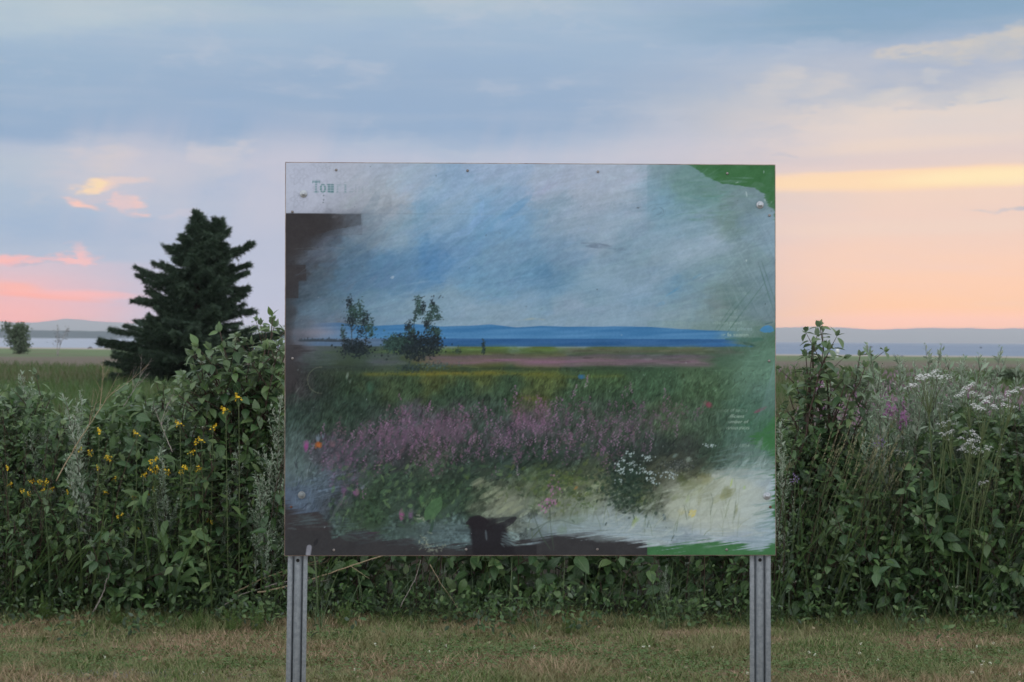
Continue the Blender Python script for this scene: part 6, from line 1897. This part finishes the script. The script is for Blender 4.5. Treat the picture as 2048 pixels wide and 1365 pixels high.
# ------------------------------------------------------------------ lawn
def lawn():
    gm = leaf_mat('lawn_blade', [(0.075, 0.135, 0.04), (0.13, 0.20, 0.06), (0.18, 0.235, 0.09), (0.33, 0.28, 0.17)], None, 0.7, 0.25, 0, 0.15,
                  [(0.33, 0.235, 0.15), (0.50, 0.37, 0.25), (0.24, 0.17, 0.11), (0.17, 0.19, 0.075)], 1.1)
    mb = MB()
    n = 120000
    Y = np.concatenate([rng.uniform(7.75, 9.98, int(n * .86)), rng.uniform(2.0, 7.75, n - int(n * .86))])
    X = rng.uniform(-1, 1, n) * (Y * .30 + .5)
    tall = .026 + .026 * np.clip(np.sin(X * 3.1 + 1) * np.sin(Y * 4.0) + np.sin(X * 7.7) * .5, 0, 1.5) + .05 * np.clip((Y - 9.55) / .4, 0, 1) * rng.random(n)
    h = tall * rng.uniform(.5, 1.5, n)
    a = rng.uniform(0, 6.28, n)
    mb.scatter(strip_tpl(.10, 3, .5), np.stack([X, Y, np.zeros(n)], 1), np.stack([np.cos(a) * .7, np.sin(a) * .7, np.ones(n)], 1), np.stack([-np.cos(a), -np.sin(a), np.full(n, .3)], 1), np.stack([np.full(n, .035), h * 1.25, h * rng.uniform(.2, 1.4, n)], 1))
    for i in range(700):
        Y0 = rnd(7.8, 9.95); X0 = rnd(-1, 1) * (Y0 * .3 + .4); k = int(rnd(12, 40)); r = rnd(.012, .05)
        a = rng.uniform(0, 6.28, k); h = rng.uniform(.03, .085, k) * rnd(.7, 1.15)
        mb.scatter(strip_tpl(.10, 3, .5), np.stack([X0 + rng.normal(0, r, k), Y0 + rng.normal(0, r, k), np.zeros(k)], 1), np.stack([np.cos(a) * .6, np.sin(a) * .6, np.ones(k)], 1), np.stack([-np.cos(a), -np.sin(a), np.full(k, .3)], 1), np.stack([np.full(k, .042), h, h * rng.uniform(.2, 1.2, k)], 1))
    tag(mb.obj('grass', gm), 'short worn lawn, green mixed with dry straw-coloured patches', 'lawn', None, 'stuff')
    # clover: small round leaves in patches, and its pale flower balls
    cm = leaf_mat('clover_leaf', [(0.08, 0.15, 0.045), (0.12, 0.20, 0.065), (0.16, 0.23, 0.10)], None, 0.6, 0.25, 0, 0.2)
    mb = MB(); P = []
    for cx, cy, r, k in [(-2.2, 8.45, .5, 1500), (-1.6, 8.7, .35, 600), (-.55, 8.5, .5, 1300), (.05, 8.9, .35, 900), (.4, 8.75, .3, 700), (1.6, 8.5, .5, 1100), (2.2, 8.9, .4, 800), (-.9, 9.2, .3, 500), (.9, 8.4, .4, 700), (2.4, 9.5, .3, 400), (-2.6, 9.0, .3, 400)]:
        P.append(np.stack([rng.normal(cx, r, k), rng.normal(cy, r * .42, k), rng.uniform(.012, .035, k)], 1))
    P = np.vstack(P); P = P[P[:, 1] < 9.9]; m = len(P)
    for k in range(3):
        a = rng.uniform(0, 6.28, m) + k * 2.09
        mb.scatter(disc_tpl(5, .1), P + np.stack([np.cos(a), np.sin(a), 0 * a], 1) * .006, np.stack([np.cos(a), np.sin(a), 0 * a], 1), UP + rng.normal(0, .4, (m, 3)), .0062 * rng.uniform(.6, 1.3, m))
    tag(mb.obj('clover', cm), 'low clover leaves in patches in the lawn', 'clover', None, 'stuff')
    mb = MB()
    for i in range(60):
        Y = rnd(8.0, 9.0); X = rnd(-2.6, 2.7)
        if rng.random() > .35 + .5 * (X > .8):
            continue
        c = np.array([X, Y, rnd(.025, .045)])
        k = 9
        o = rvec(k) * .006
        mb.scatter(DISC, c + o, rvec(k), o + UP * .002, .0036)
    tag(mb.obj('clover_blossom', M['cream']), 'scattered pale clover blossoms in the lawn', 'clover', None, 'stuff')
    mb = MB()
    k = 260
    mb.scatter(LEAF_S, np.stack([rng.uniform(-2.7, 2.7, k), rng.uniform(8, 9.7, k), rng.uniform(.008, .03, k)], 1), rvec(k) * np.array([1, 1, .2]), UP + rng.normal(0, .4, (k, 3)), .03 * rng.uniform(.4, 1.3, k))
    tag(mb.obj('leaf_litter', leaf_mat('dry_leaf', [(.26, .19, .12), (.32, .25, .17), (.20, .12, .08), (.36, .30, .2)], None, .8, .1, 0, .1)), 'small dry leaves scattered over the lawn', 'dead leaves', None, 'stuff')
    # bare gravel spot
    mb = MB()
    c0 = at(255, 1352, 8.2)
    for i in range(150):
        x, y = rng.normal(c0.x, .17), rng.normal(8.22, .05)
        r = rnd(.004, .013)
        o = rvec(14) * np.array([1, .9, .6]) * r * rng.uniform(.75, 1.15, (14, 1))
        ph = np.linspace(0, 2 * PI, 6, endpoint=False)
        ring = np.array([[math.cos(t) * r * rnd(.8, 1.2), math.sin(t) * r * rnd(.8, 1.2), r * .3] for t in ph])
        vs = np.vstack([[[0, 0, r * .8]], ring, ring * [1.1, 1.1, 0] - [0, 0, .004]]) + [x, y, .004]
        tr = [(0, 1 + k, 1 + (k + 1) % 6) for k in range(6)]
        qd = [(1 + k, 7 + k, 7 + (k + 1) % 6, 1 + (k + 1) % 6) for k in range(6)]
        mb.add(vs, qd, tr)
    tag(mb.obj('gravel', plain_mat('grey_gravel', (.12, .12, .13), (.26, .26, .27), 30, .85), smooth=False), 'bare spot of grey gravel in the lawn', 'gravel', None, 'stuff')


lawn()


# ------------------------------------------------------------------ the meadow behind, its trees and far things
def meadow():
    gm = leaf_mat('meadow_blade', [(0.065, 0.125, 0.045), (0.085, 0.15, 0.055), (0.060, 0.11, 0.045), (0.11, 0.15, 0.065)], None, 0.7, 0.3, 0, 0.15,
                  [(0.15, 0.12, 0.09), (0.18, 0.14, 0.11), (0.12, 0.12, 0.07), (0.09, 0.125, 0.055)], 0.045)
    mb = MB()
    n = 70000
    Y = 12.8 + (rng.random(n) ** 1.5) * 75
    X = rng.uniform(-1, 1, n) * (Y * .31 + 1.5)
    h = rng.uniform(.25, .55, n) * (1 + .5 * np.clip(np.sin(X * .35) * np.sin(Y * .21 + 1), 0, 1)) * (1 - .5 * np.clip((Y - 60) / 100, 0, 1))
    a = rng.uniform(0, 6.28, n)
    w = np.clip(Y / 60, .35, 2.4)
    mb.scatter(strip_tpl(.035, 3, .4), np.stack([X, Y, np.zeros(n)], 1), np.stack([np.cos(a) * .35, np.sin(a) * .35, np.ones(n)], 1), np.stack([-np.cos(a), -np.sin(a), np.full(n, .3)], 1), np.stack([w, h, h * rng.uniform(.1, .8, n)], 1))
    tag(mb.obj('meadow_grass', gm), 'tall green and brown grass of the salt meadow behind the thicket', 'grass', None, 'stuff')
    # drifts of willowherb far out
    mb = MB()
    for cx, cy, sx, sy, k in [(1900, 825, 90, 14, 420), (2010, 812, 60, 14, 240), (1740, 830, 40, 14, 220), (1800, 750, 60, 4, 120), (1590, 740, 40, 12, 90), (1870, 775, 60, 8, 130), (1950, 785, 90, 8, 200), (1700, 850, 60, 16, 160)]:
        px = rng.normal(cx, sx, k); py = rng.normal(cy, sy, k)
        D = np.clip(1.5 * F / np.maximum(py - 684, 12) * .62, 16, 120)
        zz = 1.5 - (py - 684) / F * D
        P = np.stack([(px - 1024) / F * D, D, np.clip(zz, .2, 1.2)], 1)
        mb.scatter(BIT, P, unit(rvec(k) * .4 + UP), rvec(k), np.stack([np.full(k, .10), np.full(k, .14), np.full(k, .05)], 1) * rng.uniform(.5, 1.3, (k, 1)))
    tag(mb.obj('fireweed_drift', leaf_mat('far_pink', [(.30, .19, .27), (.36, .23, .33), (.25, .18, .20)], None, .8, .2, 0, .1)), 'blurred pink drifts of fireweed out in the meadow', 'flowers', None, 'stuff')


meadow()


def spruce():
    Yd = 56.0
    base = at(394, 778, Yd); base.z = 0
    k = Yd / F
    root = empty('spruce_tree', base, 'big dark spruce with a forked top standing alone in the meadow left of the sign', 'tree')
    zs = lambda py: at(400, py, Yd).z
    z0 = 0.0
    tr = MB()
    ztop = zs(430)
    tr.tube([(0, 0, -.1), (.02, 0, 1.2), (-.03, 0, 2.6), (.05, 0, zs(520)), (.03, 0, ztop)], [.17, .14, .10, .06, .015], 8)
    fk = (442 - 396) * k
    tr.tube([(.05, 0, zs(530)), (fk * .7, .05, zs(490)), (fk, .05, zs(436))], [.05, .035, .012], 6)
    prof = [(430, 392, 402), (440, 386, 408), (455, 380, 414), (470, 372, 425), (490, 345, 500), (505, 335, 488), (525, 352, 484), (540, 285, 488), (560, 275, 492), (580, 292, 494), (600, 268, 498), (622, 292, 502), (640, 312, 500), (648, 250, 480), (662, 228, 520), (690, 204, 560), (705, 232, 540), (725, 262, 520), (742, 232, 520), (760, 212, 535), (775, 208, 530)]
    py_ = [q[0] for q in prof]
    Lx = [(396 - q[1]) * k for q in prof]; Rx = [(q[2] - 396) * k for q in prof]
    nd = MB()

    def bough(o, d, L, droop, up):
        """a limb with hanging side sprays of short needles"""
        n = 9
        t = np.linspace(0, 1, n)[:, None]
        pts = o + d * L * t + UP * (L * (-droop * t + up * t ** 2.2))
        tr.tube(pts, np.linspace(.025, .006, n) * min(1, L + .3), 4, False)
        P, T, tt = along(pts, .05, .10, 1)
        side = unit(np.cross(T, UP))
        m = len(P)
        for sg in (-1, 1):
            tw = unit(T * .75 + side * sg * rng.uniform(.4, 1.0, (m, 1)) - UP * rng.uniform(.0, .55, (m, 1)))
            tl = (.10 + .42 * (1 - tt) * min(1, L)) * rng.uniform(.3, 1.25, m)
            for f in (.15, .45, .75, 1.0):
                q = P + tw * (tl * f)[:, None]
                for r in range(4):
                    nd.scatter(NEEDLE, q + rng.normal(0, .02, q.shape), unit(tw + rvec(m) * .75), rvec(m), np.stack([np.full(m, .14), rng.uniform(.07, .16, m), np.full(m, .1)], 1))
        for r in range(5):
            nd.scatter(NEEDLE, P + rng.normal(0, .015, P.shape), unit(T + rvec(m) * .8 + UP * .2), rvec(m), np.stack([np.full(m, .13), rng.uniform(.07, .17, m), np.full(m, .1)], 1))
    py = 442.0
    while py < 782:
        z = zs(py)
        l = np.interp(py, py_, Lx); r = np.interp(py, py_, Rx)
        nb = (10 if py > 650 else 9) if py > 520 else 7
        a0 = rnd(0, 6.28)
        for q in range(nb):
            a = a0 + q * 2 * PI / nb + rnd(-.25, .25)
            c = math.cos(a)
            ext = (r if c > 0 else l)
            dep = (l + r) / 2
            L = 1.0 / math.sqrt((c / max(ext, .05)) ** 2 + (math.sin(a) / max(dep, .05)) ** 2) * (rnd(.62, 1.06) if q % 3 else rnd(.28, .7))
            if rng.random() < .10:
                continue
            d = np.array([c, math.sin(a), 0.0])
            bough(np.array([0.0, 0, z + rng.normal(0, .12)]), d, max(L, .12), (.12 if py > 640 else .05) + rng.normal(0, .06), (.24 if py < 640 else .18) + rng.normal(0, .07))
        py += rnd(9, 15) if py > 650 else rnd(13, 20)
    for i in range(150):                                              # shorter boughs filling the tiers
        y_ = rnd(470, 775); a = rnd(0, 2 * PI); c = math.cos(a)
        e_ = np.interp(y_, py_, Rx) if c > 0 else np.interp(y_, py_, Lx)
        bough(np.array([0, 0, zs(y_)]), np.array([c, math.sin(a), 0]), max(.15, e_ * rnd(.35, .85)), rnd(.0, .2), rnd(.05, .3))
    # limbs that make the outline of the photograph
    for px, p2, up in [(505, 486, .35), (335, 495, .4), (276, 540, .25), (290, 548, .2), (268, 598, .12), (280, 602, .12), (230, 660, .12), (250, 652, .15), (204, 688, .10), (215, 692, .08), (505, 622, .1), (495, 575, .15), (490, 545, .2), (496, 530, .2), (208, 762, .08), (225, 748, .1), (240, 770, .06), (212, 772, .04), (520, 760, .06), (250, 735, .1), (230, 775, .03), (300, 650, .1), (560, 665, .1), (540, 700, .1), (470, 500, .3), (455, 460, .3)]:
        L = abs(px - 396) * k
        for rep in range(2):
            d = unit(np.array([math.copysign(1, px - 396), rnd(-.25, .25), 0]))
            bough(np.array([0, 0, zs(p2) - L * (up - .06)]) + rng.normal(0, .03, 3), d, L, .06, up)
    for i in range(34):                                               # the second leader
        z = zs(rnd(442, 505)); f = (zs(500) - z) / (zs(500) - zs(424))
        a = rnd(0, 6.28)
        bough(np.array([fk * (.7 + .3 * f), .05, z]), np.array([math.cos(a), math.sin(a), 0]), rnd(.10, .26) * max(.3, 1.05 - .75 * f), -.4, .5)
    for i in range(30):
        a = rnd(0, 6.28)
        y_ = rnd(428, 480); z = zs(y_)
        bough(np.array([.03, 0, z]), np.array([math.cos(a), math.sin(a), 0]), (.10 + .24 * (y_ - 428) / 52) * rnd(.6, 1.1), -.3, .5)
    for i in range(46):                                               # skirt of low boughs down to the grass
        a = rnd(0, 2 * PI); c = math.cos(a)
        L = (2.75 if c < 0 else 2.1) * rnd(.55, 1.02)
        bough(np.array([0, 0, rnd(.25, 1.0)]), np.array([c, math.sin(a), 0]), L, .06 + rng.normal(0, .04), .08)
    tr.obj('trunk', M['sprucebark'], root)
    nd.obj('crown', M['needle'], root)


spruce()


def small_tree(px, base_py, top_py, w_px, Yd, label, mats, leaves, stems, lean=0.0, size=.10, cat='tree', name='small_tree', low=.06):
    base = at(px, base_py, Yd)
    H = (base_py - top_py) / F * Yd; Wd = w_px / F * Yd / 2
    root = empty(name, (base.x, Yd, 0), label, cat)
    tr, lf = MB(), MB()
    for s in range(stems):
        tip = np.array([rng.normal(lean * H, Wd * .5), rng.normal(0, Wd * .4), H * rnd(.75, .98)])
        pts = bez(np.array([rng.normal(0, .05), 0, -.1]), np.array([tip[0] * .2, tip[1] * .2, H * .5]), tip, 9)
        tr.tube(pts, np.linspace(.035, .008, 9) * H / 2.4, 5)
        P, T, t = along(pts, H * .05, low, 1)
        for i in range(len(P)):
            d = unit(perp(T[i]) * rnd(.8, 1.2) + UP * .5)
            L = Wd * rnd(.4, 1.0) * (1.15 - .75 * t[i])
            e = P[i] + d * L
            tr.tube([P[i], (P[i] + e) / 2 + UP * .03, e], [.012, .008, .004], 3, False)
            k = leaves
            f = rng.uniform(.25, 1.05, k)[:, None]
            q = P[i] + (e - P[i]) * f + rng.normal(0, Wd * .10, (k, 3))
            q[:, 2] = np.clip(q[:, 2], .05, H * 1.02)
            lf.scatter(LEAF_S, q, rvec(k), rvec(k) + UP * .4, size * rng.uniform(.6, 1.4, k))
    tr.obj('trunk', M[mats[0]], root)
    lf.obj('crown', M[mats[1]], root)
    return root


small_tree(38, 708, 648, 62, 165, 'round green tree far out in the meadow at the left edge of the photo', ('sprucebark', 'fartree'), 22, 7, 0, .22)
small_tree(115, 712, 652, 40, 150, 'thin bare-looking tree with a pale trunk beside the round tree', ('palebark', 'fartwig'), 5, 2, .12, .10, low=.35)
small_tree(1735, 800, 762, 120, 47, 'low dark bush in the meadow right of the pointed dogwood', ('sprucebark', 'fartree'), 26, 9, 0, .09, 'bush', 'bush')
small_tree(2010, 770, 735, 90, 60, 'low bush in the meadow behind the yarrow', ('sprucebark', 'fartree'), 22, 8, 0, .10, 'bush', 'bush')


def far_things():
    # two birds low over the water
    def bird(px, py, Yd, span, label, ang):
        p = at(px, py, Yd)
        root = MB()
        t = np.linspace(0, 1, 9)
        prof = [.02, .10, .16, .18, .17, .13, .09, .05, .01]
        root.tube(np.stack([t - .5, 0 * t, .03 * np.sin(t * PI)], 1) * span * .55, np.array(prof) * span * .55, 8)
        wp = []
        for sg in (-1, 1):
            u = np.linspace(0, 1, 7)
            lead = np.stack([.10 - .12 * u ** 2, sg * u * .5, .16 * np.sin(u * 2.2)], 1) * span
            trail = lead - np.stack([.20 * (1 - u ** 2) + .02, 0 * u, .012 + 0 * u], 1) * span
            v = np.vstack([lead, trail, lead - [0, 0, .012 * span]])
            q = [(i, i + 1, 8 + i, 7 + i) for i in range(6)] + [(14 + i, 15 + i, 8 + i, 7 + i) for i in range(6)] + [(i, i + 1, 15 + i, 14 + i) for i in range(6)]
            root.add(v, q)
        o = root.obj('bird', plain_mat('dark_plumage', (.03, .03, .03), (.06, .055, .05), 5, .8))
        o.location = p; o.rotation_euler = (0, 0, ang)
        tag(o, label, 'bird', None)
    bird(1742, 695, 190, .62, 'dark bird flying low over the water, left of the two', .3)
    bird(1962, 696, 200, .55, 'smaller dark bird flying low over the water, right of the two', -.2)

    def rock(px, py, Yd, w, h, label, mat, name='boulder'):
        p = at(px, py, Yd)
        mb = MB()
        nu, nv = 12, 6
        V = []
        for j in range(nv + 1):
            f = j / nv * PI / 2
            for i in range(nu):
                a = i / nu * 2 * PI
                r = 1 + .22 * math.sin(a * 2 + 1) + .12 * math.sin(a * 5 + j)
                V.append((math.cos(a) * math.cos(f) * w / 2 * r, math.sin(a) * math.cos(f) * w / 2.6 * r, math.sin(f) * h * (1 + .1 * math.sin(a * 3)) - .15))
        q = [(j * nu + i, j * nu + (i + 1) % nu, (j + 1) * nu + (i + 1) % nu, (j + 1) * nu + i) for j in range(nv) for i in range(nu)]
        mb.add(V, q)
        o = mb.obj(name, mat)
        o.location = (p.x, Yd, -.1)
        tag(o, label, 'rock')
    dk = plain_mat('dark_rock', (.10, .10, .11), (.18, .17, .17), 3, .9)
    rock(180, 696, 262, .75, .45, 'small dark rock at the water\'s edge between bare tree and spruce', dk)
    rock(1790, 709, 206, .55, .30, 'left of two small rocks on the shore above the mugwort clump', dk)
    rock(1804, 709, 206, .65, .28, 'right of two small rocks on the shore above the mugwort clump', dk)
    # a small white marker far out in the meadow
    p = at(1675, 716, 178)
    root = empty('marker_post', (p.x, 178, 0), 'small white marker post far out in the meadow behind the pointed dogwood', 'post')
    wm = plain_mat('white_paint', (.62, .63, .64), (.75, .75, .75), 4, .6)
    mb = MB(); box(mb, (-.05, -.05, -.1), (.05, .05, .40)); mb.obj('stake', wm, root, smooth=False)
    mb = MB(); box(mb, (-.17, -.03, .40), (.17, .03, .85)); mb.obj('plate', wm, root, smooth=False)


far_things()


# ------------------------------------------------------------------ evening haze over the estuary
def haze():
    m = bpy.data.materials.new('evening_haze'); m.use_nodes = True
    g = G(m.node_tree); g.n.clear()
    o = g.new('ShaderNodeOutputMaterial'); v = g.new('ShaderNodeVolumePrincipled')
    v.inputs['Color'].default_value = (0.90, 0.93, 1.0, 1)
    v.inputs['Density'].default_value = HAZE_D
    v.inputs['Anisotropy'].default_value = 0.25
    g.l.new(v.outputs[0], o.inputs['Volume'])
    mb = MB()
    box(mb, (-15000, -300, -12), (15000, 17500, 230))
    ob = mb.obj('haze', m, smooth=False)
    tag(ob, 'thin evening haze over the river and the far hills', 'haze', None, 'stuff')


haze()
